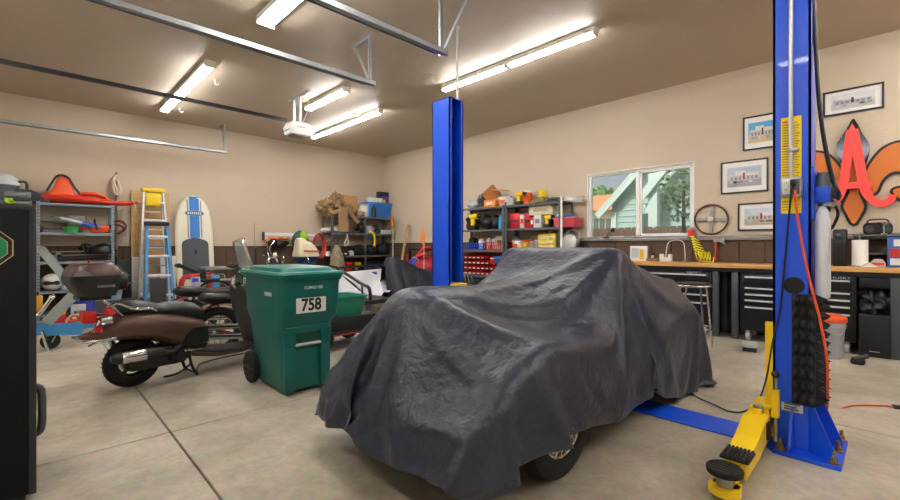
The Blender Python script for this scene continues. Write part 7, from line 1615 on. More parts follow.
for k, (px, py, h, Y) in enumerate(((59.5, 336, .2, 8.6), (76, 322, .19, 7.9), (110, 322, .2, 8.75))):
    lb = ('red fuel can on floor behind the grey hoist leg', 'red fuel can on floor left of scooter tail lamp', 'red fuel can on floor behind the scooter tail')[k]
    p = onY(px, py, Y)
    tt = thing('fuel_can', lb, 'fuel can', (p.x, Y, 0), .2 * k)
    B().bx(-.075, .075, -.07, .07, 0, h, .03).build('can', RED, tt); B().cyl((.045, 0, h), (.07, 0, h + .06), .02).build('spout', YELLOW, tt)
    B().tube([(-.06, 0, h - .01), (-.04, 0, h + .04), (.01, 0, h + .04), (.03, 0, h - .01)], .012, smooth=4).build('handle', RED, tt)
t = thing('birdhouse', 'small orange birdhouse with green roof behind top case', 'birdhouse', (xY(117, 9.15), 9.15, EYE - 38 * 7.42 / F_PX + .022))
B().prism([(-.11, 0), (.11, 0), (.11, .16), (0, .29), (-.11, .16)], -.08, .08, 'XZ').build('house', mt('#c46a34', .6), t, smooth=False)
for s in (-1, 1): B().bar((0, -.0, .31), (s * .16, 0, .13), .2, .015, up=(s, 0, 1)).build('roof', mt('#3a7a68', .5), t, smooth=False)
B().bx(-.16, .2, -.1, .1, -.02, 0).build('base', mt('#3a7a68', .5), t, smooth=False); B().cyl((0, -.085, .13), (0, -.08, .13), .035).build('entrance', BLACK, t)
t = thing('yellow_jug', 'tall yellow jug on fourth board near black tool chest', 'jug', (xY(37, 9.5), 9.5, .1))
B().bx(-.07, .07, -.07, .07, 0, .32, .03).build('jug', mt('#e0a024', .45), t); B().cyl((0, 0, .32), (0, 0, .37), .03).build('cap', BLACK, t)
tag(B().bx(-.11, .11, -.02, .02, 0, .95, .005).bx(-.11, -.09, -.03, .03, .0, 1.0).bx(.09, .11, -.03, .03, 0, 1.0).build('folded_trolley', BLACK, loc=(xY(105.5, 9.2), 9.2, 0.) if 0 else (xY(124, 9.6), 9.62, 0)), 'black folded trolley standing between shelving and ladders', 'trolley')
# oar pole with rope
p = onY(116.5, 172, 9.85)
t = thing('pole', 'thin grey pole with white rope bundle beside the kayak', 'pole', (p.x, 9.86, 0))
B().cyl((0, 0, 0), (0, 0, p.z), .016, n=10).build('shaft', GREY, t)
B().tube([(.0, -.03, p.z - .06), (-.05, -.04, p.z - .14), (-.04, -.05, p.z - .36), (.03, -.05, p.z - .42), (.05, -.04, p.z - .3), (.0, -.03, p.z - .12), (-.04, -.05, p.z - .2), (.02, -.05, p.z - .38)], .022, n=7, smooth=5).build('rope', CREAM, t)
# plywood and boards behind the ladders
PLY = wood('#bf9a66', '#d6b684', (3, 3, 24), .6)
for k, (pa, pb, py, Y, lb, d) in enumerate(((131, 150, 190, 9.90, 'tall pale plywood sheet leaning behind the ladders', .03), (148, 169, 192, 9.87, 'second plywood sheet seen through the yellow-topped ladder', .02))):
    a = onY(pa, py, Y); c = onY(pb, py, Y)
    tag(B().bx(a.x, c.x, -d, 0, 0, a.z).build('plywood_sheet', PLY, loc=(0, Y, 0), smooth=False), lb, 'plywood')
for pa, pb, py, lb in ((135.5, 138, 223, 'narrow wood strip leaning at left of the ladders'), (138.2, 140.5, 221, 'narrow wood strip next to tall yellow-topped ladder')):
    a = onY(pa, py, 9.82); c = onY(pb, py, 9.82)
    tag(B().bx(a.x, c.x, -.03, 0, 0, a.z).build('wood_strip', wood('#b98f4e', '#d0a868', (3, 3, 24), .6), loc=(0, 9.82, 0), smooth=False), lb, 'wood strip')
for pa, pb, py, Y, lb in ((131, 143, 257, 9.75, 'white melamine board leaning low at left of ladders'), (160, 176, 256, 9.72, 'white melamine board leaning between blue ladder and paddleboard')):
    a = onY(pa, py, Y); c = onY(pb, py, Y)
    tag(B().bx(a.x, c.x, -.02, 0, 0, a.z, .002).build('white_board', WHITE, loc=(0, Y, 0), smooth=False), lb, 'board')
def ladder(label, xl, xr, xtl, xtr, ztop, Y, lean, rail, capm, steps, stepm, rw=.03):
    t = thing('step_ladder', label, 'ladder', (0, Y, 0))
    for a, c, s in ((xl, xtl, 1), (xr, xtr, -1)):
        B().bar((a, 0, 0), (c, lean, ztop), rw, .07, up=(0, 1, 0)).build('front_rail', rail, t, smooth=False)
        B().bar((a + s * .03, lean + .14, 0), (c + s * .02, lean + .04, ztop - .05), .024, .045, up=(0, 1, 0)).build('rear_rail', rail, t, smooth=False)
    for k in range(steps):
        u = (k + 1) / (steps + .6); z = ztop * u
        a = xl + (xtl - xl) * u; c = xr + (xtr - xr) * u
        B().bx(a + .01, c - .01, lean * u - .04, lean * u + .05, z - .02, z + .02, .004).build('step', stepm, t)
    for k in range(steps):
        u = (k + .5) / (steps + .6); z = ztop * u
        a = xl + (xtl - xl) * u; c = xr + (xtr - xr) * u
        B().bx(a + .05, c - .05, lean * u + .09 + .0, lean * u + .12, z - .01, z + .01).build('brace', rail, t, smooth=False)
    B().bx(xtl - .03, xtr + .03, lean - .06, lean + .09, ztop - .01, ztop + .06, .012).build('top_cap', capm, t)
    return t
a = onY(144, 191, 9.6); c = onY(163, 191, 9.6); a0 = onY(141, 262, 9.42); c0 = onY(170, 262, 9.42)
WAL = mt('#d8dadc', .35, .3)
lt = ladder('tall white step ladder with yellow top against back wall', a0.x - .05, c0.x + .06, a.x, c.x, a.z, 9.36, .26, WAL, YELLOW, 6, WAL)
p0 = onY(146, 193, 9.5); p1 = onY(161, 206, 9.5)
B().bx(p0.x, p1.x, .14, .16, p1.z, p0.z, .01).build('yellow_label', YELLOW, lt)
a = onY(147, 225, 9.1); c = onY(167, 225, 9.1); a0 = onY(145, 300, 8.9); c0 = onY(174, 300, 8.9)
BLF = mt('#4a92c8', .45)
ladder('shorter blue fibreglass step ladder with black top in front', a0.x, c0.x, a.x, c.x, a.z, 8.85, .25, BLF, BLACK, 4, WAL, .048)
a = onY(150, 279, 8.8); c = onY(166, 297, 8.8)
tag(B().bx(a.x, c.x, -.02, .0, 0, a.z, .004).build('dark_panel', mt('#3a3d42', .6), loc=(0, 8.79, 0)), 'dark grey panel leaning on lower rungs of blue ladder', 'panel')
# --- paddleboard
t = thing('paddleboard', 'white stand-up paddleboard with blue stripe leaning on back wall', 'paddleboard', (xY(194, 9.8), 9.58, 0))
def sup(n=40):
    L = []
    for k in range(n + 1):
        u = k / n; z = 2.22 * u
        w = .34 * min(1, (max(0, 1 - ((u - .5) / .5) ** 2)) ** .38 * 1.02)
        w = .34 * (1 - abs((u - .48) / .52) ** 3.8) ** .5 if abs((u - .48) / .52) < 1 else 0
        L.append((z, w))
    return L
LEAN = .13
rings = []
for z, w in sup():
    w = max(w, .004); y = LEAN * z
    rings.append([(w * math.cos(2 * PI * k / 20), y + .05 * math.sin(2 * PI * k / 20) * (min(1, w / .1)) , z) for k in range(20)])
# lean is small, so keep sections level
SB = mt('#ece6d2', .3, var=.03)
B().loft(rings).build('board', SB, t)
def strip(x0, x1, z0, z1, off, m, nm, curve=.0, topround=False):
    b = B(); rg = []
    for k in range(21):
        z = z0 + (z1 - z0) * k / 20
        w = next((w_ for zz, w_ in sup(200) if zz >= z), .02)
        k_ = 1.0
        if topround: k_ = max(.05, (1 - max(0, (k / 20 - .85) / .15) ** 2)) ** .5
        xa, xb = x0 * k_, x1 * k_
        def yy(x): 
            q_ = max(0, 1 - (x / max(w, .03)) ** 2)
            return LEAN * z - .05 * math.sqrt(q_) * min(1, w / .1) - off
        rg.append([(xa, yy(xa) + .01, z), (xa, yy(xa), z), (xa + (xb - xa) * .25, yy(xa + (xb - xa) * .25), z), ((xa + xb) / 2, yy((xa + xb) / 2), z), (xa + (xb - xa) * .75, yy(xa + (xb - xa) * .75), z), (xb, yy(xb), z), (xb, yy(xb) + .01, z)])
    return b.loft(rg).build(nm, m, t, ang=80)
zz = lambda py: EYE + (246 - py) * (9.7 / (ray(194, 0)[1])) / F_PX
strip(-.085, .085, zz(238), 2.19, .004, mt('#1f7ad0', .35), 'blue_stripe')
for s in (-1, 1):
    strip(s * .118 - .012, s * .118 + .012, zz(238), 2.12, .004, mt('#8f979c', .35), 'grey_stripe')
strip(-.235, .235, .55, zz(238), .008, mt('#54585c', .85), 'deck_pad', topround=True)
zl = zz(213)
B().lathe([(.175, 0), (.175, -.006), (.15, -.008), (.001, -.008)], (0, LEAN * zl - .055, zl), 'Y', 36).build('logo_oval', mt('#8fa4b8', .3), t).scale = (1, 1, 1)
lo = [o for o in bpy.data.objects if o.name.startswith('logo_oval')][0]
for v in lo.data.vertices: v.co.z = zl + (v.co.z - zl) * .34
o2 = B().lathe([(.155, 0), (.155, -.009), (.001, -.0095)], (0, LEAN * zl - .055, zl), 'Y', 36).build('logo_field', mt('#2356a0', .3), t)
for v in o2.data.vertices: v.co.z = zl + (v.co.z - zl) * .3
b = B()
for k in range(7): b.bx(-.125 + k * .036, -.1 + k * .036, LEAN * zl - .068, LEAN * zl - .062, zl - .022, zl + .022, .003)
b.build('logo_bars', WHITE, t, smooth=False)
B().bx(-.02, .02, LEAN * zz(252) - .066, LEAN * zz(252) - .05, zz(252) - .045, zz(252) + .045, .01).build('carry_handle', BLACK, t)

# --- 96-gallon wheeled bin
t = thing('wheelie_bin', 'dark green wheeled rubbish bin numbered 758', 'bin', (1.64, 3.72, 0), 0.0)
t.scale = (.94, .97, 1)
GB = mt('#06605a', .42, 0, .08, 5, .05, 60)
def rr(z, w, y0, y1, r=.05): return [(x, y + (y0 + y1) / 2, z) for x, y in rrect(w, y1 - y0, r, 5)]
b = B()
b.loft([rr(.03, .40, -.34, .22), rr(.05, .42, -.36, .24), rr(.48, .475, -.36, .3), rr(.55, .485, -.37, .31), rr(.64, .545, -.43, .33), rr(.70, .55, -.44, .33), rr(.94, .56, -.45, .34)])
body = b.build('body', GB, t, ang=30)
B().loft([rr(.92, .585, -.46, .36), rr(.955, .60, -.47, .37), rr(.955, .55, -.44, .34)], cap=False).build('rim', GB, t, ang=30)
b = B().loft([rr(.952, .605, -.475, .39), rr(.975, .62, -.48, .40), rr(.99, .60, -.46, .40), rr(.993, .50, -.40, .36), rr(1.02, .47, -.37, .34), rr(1.028, .43, -.33, .31)])
b.cyl((-.2, .385, .975), (.2, .385, .975), .022)
b.build('lid', mt('#0c6a62', .38, 0, .06, 5), t, ang=30)
for z in (.985,):
    B().cyl((-.22, .41, .93), (.22, .41, .93), .016).build('rear_handle', GB, t)
# front recess panel, catch bar
fz = -.362
b = B().bx(-.21, -.115, fz - .028, fz + .03, .03, .39, .012).bx(.115, .21, fz - .028, fz + .03, .03, .39, .012).prism([(-.21, .39), (-.115, .39), (-.115, .52), (-.22, .52)], fz - .024, fz + .03, 'XZ').prism([(.21, .39), (.22, .52), (.115, .52), (.115, .39)], fz - .024, fz + .03, 'XZ').bx(-.2, .2, fz - .016, fz + .02, .49, .55, .01)
b.build('front_ribs', GB, t)
B().bx(-.115, .115, fz - .004, fz + .004, .36, .5).build('recess', mt('#0a4434', .6), t, smooth=False)
B().cyl((-.12, fz - .012, .40), (.12, fz - .012, .40), .013, n=14).build('catch_bar', LGREY, t)
pl = B().bx(-.155, .115, -.4445, -.441, .665, .785).build('number_plate', WHITE, t, smooth=False)
pl.location = (.015, -.003, 0)
text('758', .135, BLACK, t, (-.005, -.4485, .725), FACE_NY, 'number', bold=.004, sx=.9)
text('012044515 886', .036, mt('#dfe8e4', .5), t, (.015, -.4525, .865), FACE_NY, 'serial_number', sx=.75)
B().at((0, 0, 0)).bx(-.2885, -.285, -.3, -.16, .80, .83).build('side_label', LGREY, t, smooth=False)
for s in (-1, 1):
    w = B().lathe([(.06, -.03), (.125, -.032), (.138, -.02), (.138, .02), (.125, .032), (.06, .03)], (s * .245, .25, .138), 'X', 32, cap=False).build('wheel', RUBBER, t)
    h = B().lathe([(.12, s * .0), (.09, s * .02), (.02, s * .03)], (s * .245, .25, .138), 'X', 28)
    h.lathe([(.12, 0), (.1, -s * .01), (.02, -s * .02)], (s * .245, .25, .138), 'X', 28)
    for k in range(10):
        a = k * PI / 5; h.bar((s * .27, .25 + .03 * math.cos(a), .138 + .03 * math.sin(a)), (s * .27, .25 + .115 * math.cos(a), .138 + .115 * math.sin(a)), .012, .018, up=(1, 0, 0))
    h.build('hubcap', mt('#2c2f31', .5), w)
B().cyl((-.22, .25, .138), (.22, .25, .138), .012).build('axle', STEEL, t)

# ================================================================ SCOOTER
SA = Vector((.60, 4.55, 0)); SH = math.radians(8)
sd = Vector((math.cos(SH), math.sin(SH), 0)); sn = Vector((-math.sin(SH), math.cos(SH), 0))
def onS(px, py, off=0.):
    """pixel to scooter coordinates (forward, up) on its vertical plane moved sideways by off"""
    d = Vector(ray(px, py)); o = SA + sn * off
    k = o.dot(sn) / d.dot(sn); p = d * k
    return ((p - SA).dot(sd), EYE + p.z)
t = thing('scooter', 'matt brown motor scooter with black top case beside green bin', 'scooter', (SA.x + .035, SA.y, 0), SH)
MB = mt('#5a4238', .38, .35, .05, 3)
BKP = mt('#191a1c', .4)
def oval(x, w, z0, z1, n=20, p=.75):
    o = []
    for k in range(n):
        a = 2 * PI * k / n; c, s = math.cos(a), math.sin(a)
        o.append((x, w * math.copysign(abs(c) ** p, c), (z0 + z1) / 2 + (z1 - z0) / 2 * math.copysign(abs(s) ** p, s)))
    return o
S = lambda px, py, off=-.15: onS(px, py, off)
# rear body: given by (px, top row, bottom row, half width)
rings = []
for px, a, c, w in ((79, 339, 343, .05), (90, 335, 343, .09), (100, 330, 343, .12), (110, 323, 343, .15), (118, 316, 343, .17), (130, 312, 342, .19), (145, 311, 342, .2), (160, 312, 345, .2), (175, 313, 350, .2), (188, 315, 352, .19), (200, 318, 352, .17), (204, 322, 350, .15)):
    x, z1 = S(px, a); _, z0 = S(px, c); rings.append(oval(x, w, z0, z1))
B().loft(rings).build('rear_body', MB, t, ang=60)
x0, z0 = S(79, 343); x1, _ = S(112, 343)
B().bx(x0 - .02, x1, -.17, .17, z0 - .012, z0 + .008, .006).build('chrome_trim', CHROME, t)
rings = []
for px, a, c, w in ((116, 308, 314, .1), (122, 303.5, 316, .14), (135, 302, 316, .15), (150, 303, 317, .15), (160, 305.5, 318, .145), (166, 303, 319, .145), (180, 302, 320, .14), (194, 304, 324, .13), (202, 309, 326, .1), (204, 315, 322, .06)):
    x, z1 = S(px, a, -.13); _, z0 = S(px, c, -.13); rings.append(oval(x, w, z0, z1, 20, .8))
B().loft(rings).build('seat', mt('#1c2124', .42, 0, .1, 30, .1, 200), t, ang=60)
# side panel and floorboard
rings = []
for px, a, c, w in ((172, 338, 352, .12), (180, 344, 354, .15), (195, 347, 356, .17), (215, 348, 355, .17), (235, 347, 353, .16), (250, 344, 350, .13)):
    x, z1 = S(px, a); _, z0 = S(px, c); rings.append(oval(x, w, z0, z1))
B().loft(rings).build('floorboard', BKP, t, ang=60)
rings = []
for px, a, c, w in ((174, 344, 350, .1), (190, 349, 358, .15), (215, 350, 358, .15), (240, 347, 354, .13), (252, 343, 350, .1)):
    x, z1 = S(px, a); _, z0 = S(px, c); rings.append(oval(x, w * 1.15, z0, z1))
B().loft(rings).build('lower_cowl', MB, t, ang=60)
x0, z0 = S(177, 329); x1, z1 = S(202, 341)
B().prism([(x0, z1), (x0 + .02, (z0 + z1) / 2 + .02), (x0 + .08, z0), (x1, z0), (x1, z1)], -.205, -.17, 'XZ').build('side_panel', BKP, t, ang=20)
xa, za = S(179, 352); B().bx(xa, xa + .14, -.176, -.168, za - .0, za + .022, .008).build('chrome_badge', CHROME, t)
tx, tz = S(149, 335); text('Buddy International', .032, mt('#241a16', .4), t, (tx, -.204, tz), FACE_NY, 'model_script')
# leg shield with front fender and fork
rings = []
for px, py, w, th in ((256, 352, .1, .05), (250, 340, .16, .05), (247, 325, .2, .05), (243, 308, .21, .06), (239, 293, .18, .07), (237, 285, .12, .06)):
    x, z = onS(px, py); rings.append([(x + a, b_, z) for a, b_ in rrect(th * 2, 2 * w, .04, 4)])
B().loft(rings).build('leg_shield', BKP, t, ang=50)
rings = []
for px, py, w, th in ((258, 352, .1, .05), (254, 338, .15, .05), (250, 322, .17, .06), (246, 305, .17, .06), (242, 293, .13, .05)):
    x, z = onS(px, py); rings.append([(x + .04 + a, b_, z) for a, b_ in rrect(th * 2, 2 * w, .04, 4)])
B().loft(rings).build('front_apron', MB, t, ang=50)
WB = 1.28
def tyre(x, nm):
    w = B().torus((x, 0, .21), .155, .055, 'Y', 44, 14, 1.0)
    for k in range(36):
        a = 2 * PI * k / 36
        w.bar((x + .2 * math.cos(a), -.035, .21 + .2 * math.sin(a)), (x + .208 * math.cos(a + .06), .035, .21 + .208 * math.sin(a + .06)), .008, .004, up=(math.cos(a), 0, math.sin(a)))
    w = w.build(nm, RUBBER, t)
    r_ = B().lathe([(.118, -.04), (.122, -.0), (.118, .04)], (x, 0, .21), 'Y', 40, cap=False).torus((x, -.04, .21), .117, .006, 'Y', 40, 6)
    for k in range(5):
        a = 2 * PI * k / 5 + .3; r_.bar((x + .03 * math.cos(a), 0, .21 + .03 * math.sin(a)), (x + .118 * math.cos(a), 0, .21 + .118 * math.sin(a)), .024, .03, up=(0, 1, 0))
    r_.cyl((x, -.05, .21), (x, .05, .21), .035)
    r_.build('rim', DGREY, w)
    return w
tyre(0, 'rear_wheel'); tyre(WB, 'front_wheel')
B().grid(lambda u, v: (WB + .23 * math.cos(PI * (.05 + .9 * u)), (v - .5) * .13, .21 + .235 * math.sin(PI * (.05 + .9 * u)) * (1 - .25 * abs(v - .5) ** 2 * 4)), 20, 6).build('front_fender', MB, t)
for y in (-.075, .075): B().cyl((WB, y, .21), (WB - .14, y * .8, .62), .018, n=12).build('fork_leg', STEEL, t)
# engine, muffler
xa, za = S(165, 350); 
B().bx(xa - .3, xa + .14, -.12, .1, .14, .33, .05).build('engine_case', mt('#26282a', .5), t)
x, z = S(175, 352); B().cyl((x, -.17, z - .02), (x, -.1, z - .02), .075, n=26).torus((x, -.17, z - .02), .06, .008, 'Y', 26).cyl((x, -.18, z - .02), (x, -.17, z - .02), .03).build('fan_cover', BLACK, t)
x0, zm = S(108, 360, -.2); x1, _ = S(146, 360, -.2)
B().lathe([(.02, x0 - .02), (.04, x0), (.05, x0 + .03), (.05, x1 - .0), (.04, x1 + .06), (.022, x1 + .1)], (0, -.2, zm), 'X', 26).tube([(x1 + .06, -.2, zm), (x1 + .16, -.2, zm - .02), (x1 + .24, -.17, zm + .02), (x1 + .34, -.1, zm + .03)], .02, smooth=5).build('muffler', mt('#1f2123', .5), t)
B().lathe([(.051, x0 + .05), (.053, x0 + .07), (.053, x1 - .06), (.051, x1 - .04)], (0, -.202, zm), 'X', 26, cap=False).build('chrome_heat_shield', CHROME, t)
b = B()
for y in (-.1, .1): b.tube([(.42, y * .7, .2), (.43, y, .1), (.47, y * 1.3, .01)], .013, smooth=4)
b.cyl((.46, -.12, .03), (.46, .12, .03), .01).tube([(.42, -.1, .12), (.3, -.15, .07), (.18, -.17, .07)], .01, smooth=3)
b.build('centre_stand', BLACK, t)
B().cyl((-.05, .12, .21), (-.16, .13, .5), .022).tube([(-.05, .12 + .02 * math.sin(k * 1.6), .22 + k * .013) for k in range(1)] + [(-.16, .13, .5)], .02).build('shock', STEEL, t)
# tail lamp, plate
xa, za = S(84.5, 317, 0); B().bx(xa - .06, xa + .03, -.06, .06, za - .05, za + .045, .012).build('tail_light', mt('#d8201a', .25), t)
xa, za = S(90, 329, -.02); B().cyl((xa - .02, -.09, za), (xa + .02, -.09, za), .03, n=18).build('reflector', mt('#c8201a', .25), t)
b = B(); xa, za = S(97, 320, -.05)
b.cyl((xa - .03, -.12, za), (xa + .04, -.12, za), .035, n=16).cyl((xa - .03, .12, za), (xa + .04, .12, za), .035, n=16).bar((xa - .02, -.1, za), (xa - .06, -.02, za - .16), .03, .02).bar((xa - .02, -.02, za - .0), (xa - .08, -.02, za - .18), .02, .02).bar((xa - .09, -.05, za - .2), (xa + .04, -.09, za - .13), .03, .01)
b.build('chrome_bracket', CHROME, t)
for s in (-1, 1):
    p = [onS(113, 304, s * .14), onS(128, 313, s * .14), onS(145, 311, s * .14), onS(151, 311, s * .14)]
    B().tube([(p[0][0] - .05, s * .1, p[0][1] - .02), (p[0][0], s * .14, p[0][1] + 0), (p[1][0], s * .15, p[1][1] + .03), (p[2][0], s * .16, p[2][1] + .02), (p[3][0], s * .15, p[3][1])], .011, smooth=5).build('grab_rail', CHROME, t)
    p0 = onS(118, 316, s * .1); p1 = onS(97, 300, s * .1)
    B().cyl((p0[0], s * .1, p0[1]), (p1[0], s * .1, p1[1]), .01).build('rack_strut', CHROME, t)
# top case
xa, zb = onS(63, 300, -.2); xb, _ = onS(122, 300, -.2); _, ztp = onS(90, 264, -.2); zm_ = onS(90, 280, -.2)[1]
xc = (xa + xb) / 2; W = (xb - xa) - .03; D = .40
def tcr(z, k, kx=1., sh=0): return [(xc + sh + x, y, z) for x, y in rrect(W * k * kx, D * k, .09, 6)]
H = ztp - zb
B().loft([tcr(zb, .78, .9, .02), tcr(zb + .04, .88, .95, .01), tcr(zm_ - .015, 1.0), tcr(zm_ - .0, 1.0)]).build('top_case', mt('#202224', .5), t, ang=40)
tcl = B().loft([tcr(zm_, 1.015), tcr(zm_ + .03, 1.01), tcr(zm_ + .05, .99), tcr(ztp - .03, .88), tcr(ztp, .72)]).build('top_case_lid', mt('#4a3630', .35, .3, .05), t, ang=40)
B().loft([tcr(zm_ - .005, 1.03), tcr(zm_ + .028, 1.03)]).build('lid_band', BLACK, t, ang=40)
B().prism([(xc - W * .46, zm_ + .03), (xc - W * .1, zm_ + .03), (xc - W * .3, zm_ + .085), (xc - W * .43, zm_ + .05)], -D * .505, -D * .44, 'XZ').build('grey_panel', mt('#6d6b69', .4), tcl, smooth=False)
rb = B().loft([[(xb + dx - .01, y, zm_ - .03 + z) for y, z in rrect(.3 * k, .14 * k, .05, 4)] for dx, k in ((-.03, 1), (.025, 1), (.04, .8))]).build('back_pad', SATIN, t, ang=40)
text('COOCASE', .024, LGREY, t, (xc + W * .13, -D * .5 - .0015, zm_ - .055), FACE_NY, 'case_lettering')
B().bx(xc - .1, xc + .1, -.1, .1, zb - .03, zb).build('rack_plate', BLACK, t)
# handlebar, screen, mirrors
hx, hz = onS(236, 283)
B().lathe([(.06, -.04), (.085, 0), (.075, .06), (.04, .09)], (hx, 0, hz - .01), n=24).build('headset', CHROME, t)
B().lathe([(.08, 0), (.075, .02), (.04, .03)], (hx + .08, 0, hz + .01), 'X', 26).build('headlight', CHROME, t)
for s in (-1, 1):
    g0 = Vector((hx - .02, s * .1, hz + .03)); g1 = Vector((hx - .19, s * .35, hz + .02))
    B().tube([(hx, 0, hz + .05), g0, g1], .014, smooth=4).build('handlebar', CHROME, t)
    B().cyl(g0.lerp(g1, .45), g1 + (g1 - g0) * .12, .02).build('grip', BLACK, t)
    B().tube([g0.lerp(g1, .4), g0.lerp(g1, .5) + Vector((.06, 0, .0)), g1 + Vector((.05, 0, -.01))], .006).build('brake_lever', CHROME, t)
    mxx = hx - .2; mz = hz + .07
    B().tube([g0.lerp(g1, .3), (hx - .05, s * .26, hz + .08), (mxx, s * .36, mz)], .007, smooth=4).build('mirror_stalk', CHROME, t)
    B().lathe([(.065, 0), (.07, .012), (.03, .03)], (mxx, s * .38, mz), 'X', 24).build('mirror', mt('#59706a', .08, .9), t)
xw0, zw0 = onS(247, 272); xw1, zw1 = onS(237, 238)
def scr(u, v):
    a = (u - .5) * 2; return (xw0 + (xw1 - xw0) * v + .03 - .06 * a * a, a * .13 * (1 - .25 * v * v), zw0 + (zw1 - zw0) * v * (1 - .12 * a * a))
o = B().grid(scr, 12, 10).build('windscreen', clear('#e8eceb', .25, .05), t)
m = o.modifiers.new('thick', 'SOLIDIFY'); m.thickness = .004
B().tube([scr(0, v / 8) for v in range(9)] + [scr(u / 8, 1) for u in range(1, 9)] + [scr(1, 1 - v / 8) for v in range(1, 9)], .009).build('screen_frame', CHROME, t)
for s in (-1, 1): B().cyl((hx + .02, s * .07, hz), (xw0, s * .12, zw0 + .06), .008).build('screen_stay', CHROME, t)
B().cyl((hx + .03, s * .2, hz + .02), (hx + .1, s * .22, hz + .02), .025).build('indicator', mt('#e8641c', .3), t)

# ================================================================ MOTORCYCLES BEHIND THE SCOOTER
def motorcycle(label, loc, rz, paint, seatm, wheelbase=1.5, sc=1.):
    t = thing('motorcycle', label, 'motorcycle', loc, rz)
    def wl(x, r, nm):
        w = B().torus((x, 0, r), r - .05, .055, 'Y', 40, 12).build(nm, RUBBER, t)
        h = B().torus((x, 0, r), r - .1, .012, 'Y', 36, 8).cyl((x, -.06, r), (x, .06, r), .04)
        for k in range(14):
            a = 2 * PI * k / 14; h.cyl((x, .02 * (-1) ** k, r), (x + (r - .1) * math.cos(a), 0, r + (r - .1) * math.sin(a)), .004, n=5)
        h.build('rim', CHROME, w)
    wl(0, .31, 'rear_wheel'); wl(wheelbase, .31, 'front_wheel')
    B().grid(lambda u, v: (.35 * math.cos(PI * (.1 + .8 * u)), (v - .5) * .19, .31 + .36 * math.sin(PI * (.1 + .8 * u))), 18, 6).build('rear_fender', paint, t)
    B().grid(lambda u, v: (wheelbase + .35 * math.cos(PI * (.1 + .7 * u)), (v - .5) * .17, .31 + .35 * math.sin(PI * (.1 + .7 * u))), 18, 6).build('front_fender', paint, t)
    B().loft([oval(x, w, z0, z1) for x, w, z0, z1 in ((.55, .06, .7, .76), (.62, .12, .66, .8), (.8, .14, .64, .83), (1.0, .12, .66, .84), (1.12, .07, .72, .82))]).build('fuel_tank', SATIN, t, ang=60)
    B().loft([oval(x, w, z0, z1) for x, w, z0, z1 in ((-.22, .06, .72, .78), (-.16, .12, .68, .82), (.1, .13, .66, .8), (.22, .14, .64, .76), (.42, .15, .63, .77), (.56, .1, .66, .78))]).build('seat', seatm, t, ang=60)
    B().bx(.45, .95, -.14, .14, .2, .45, .04).build('engine_case', DGREY, t)
    for x, a in ((.62, -.3), (.82, .3)):
        b = B().at((x, 0, .42), (0, a, 0))
        for k in range(6): b.cyl((0, 0, .02 + k * .032), (0, 0, .038 + k * .032), .09, n=20)
        b.cyl((0, 0, 0), (0, 0, .22), .07, n=20); b.build('cylinder', CHROME, t)
    B().tube([(.9, -.1, .5), (1.05, -.18, .4), (.9, -.2, .25), (.5, -.2, .22), (-.35, -.2, .3)], [.025, .028, .035, .045], n=14, smooth=6).build('exhaust_pipe', CHROME, t)
    B().tube([(.85, -.1, .6), (.95, -.2, .5), (.6, -.22, .36), (-.3, -.22, .42)], [.022, .028, .04], n=14, smooth=6).build('exhaust_pipe', CHROME, t)
    b = B()
    for y in (-.09, .09): b.cyl((wheelbase, y, .31), (wheelbase - .3, y, .98), .022, n=12)
    b.build('fork', CHROME, t)
    B().tube([(.1, 0, .5), (.5, 0, .58), (1.0, 0, .66), (1.2, 0, .88)], .03, n=10, smooth=4).tube([(1.2, 0, .86), (1.02, 0, .3), (.4, 0, .2), (0, 0, .31)], .026, smooth=4).build('frame', paint, t)
    hb = wheelbase - .33
    B().tube([(hb - .25, -.4, 1.0), (hb - .1, -.34, 1.05), (hb, -.12, 1.02), (hb, .12, 1.02), (hb - .1, .34, 1.05), (hb - .25, .4, 1.0)], .013, n=10, smooth=5).build('handlebar', CHROME, t)
    for s in (-1, 1):
        B().cyl((hb - .16, s * .37, 1.03), (hb - .29, s * .42, .98), .02).build('grip', BLACK, t)
        B().tube([(hb - .08, s * .32, 1.05), (hb - .1, s * .36, 1.2)], .006).build('mirror_stalk', CHROME, t)
        B().lathe([(.05, 0), (.055, .012), (.02, .025)], (hb - .1, s * .37, 1.22), 'X', 20).build('mirror', CHROME, t)
    B().lathe([(.001, -.1), (.06, -.08), (.09, 0), (.085, .015)], (wheelbase - .2, 0, .9), 'X', 24).build('headlight', CHROME, t)
    B().bx(-.42, -.38, -.05, .05, .52, .6, .01).build('tail_light', RED, t)
    B().tube([(.5, -.1, .2), (.48, -.22, .06), (.5, -.27, .01)], .012).build('side_stand', BLACK, t)
    return t
motorcycle('red cruiser motorcycle with chrome pipes directly behind the scooter', (1.5, 5.25, 0), .06, mt('#8c1a18', .25, coat=.5), SATIN).scale = (.84, .84, .84)
motorcycle('second red motorcycle farther back with only its seat showing', (1.42, 5.95, 0), .05, mt('#b8221e', .3, coat=.4), SATIN, 1.3).scale = (.88, .88, .88)
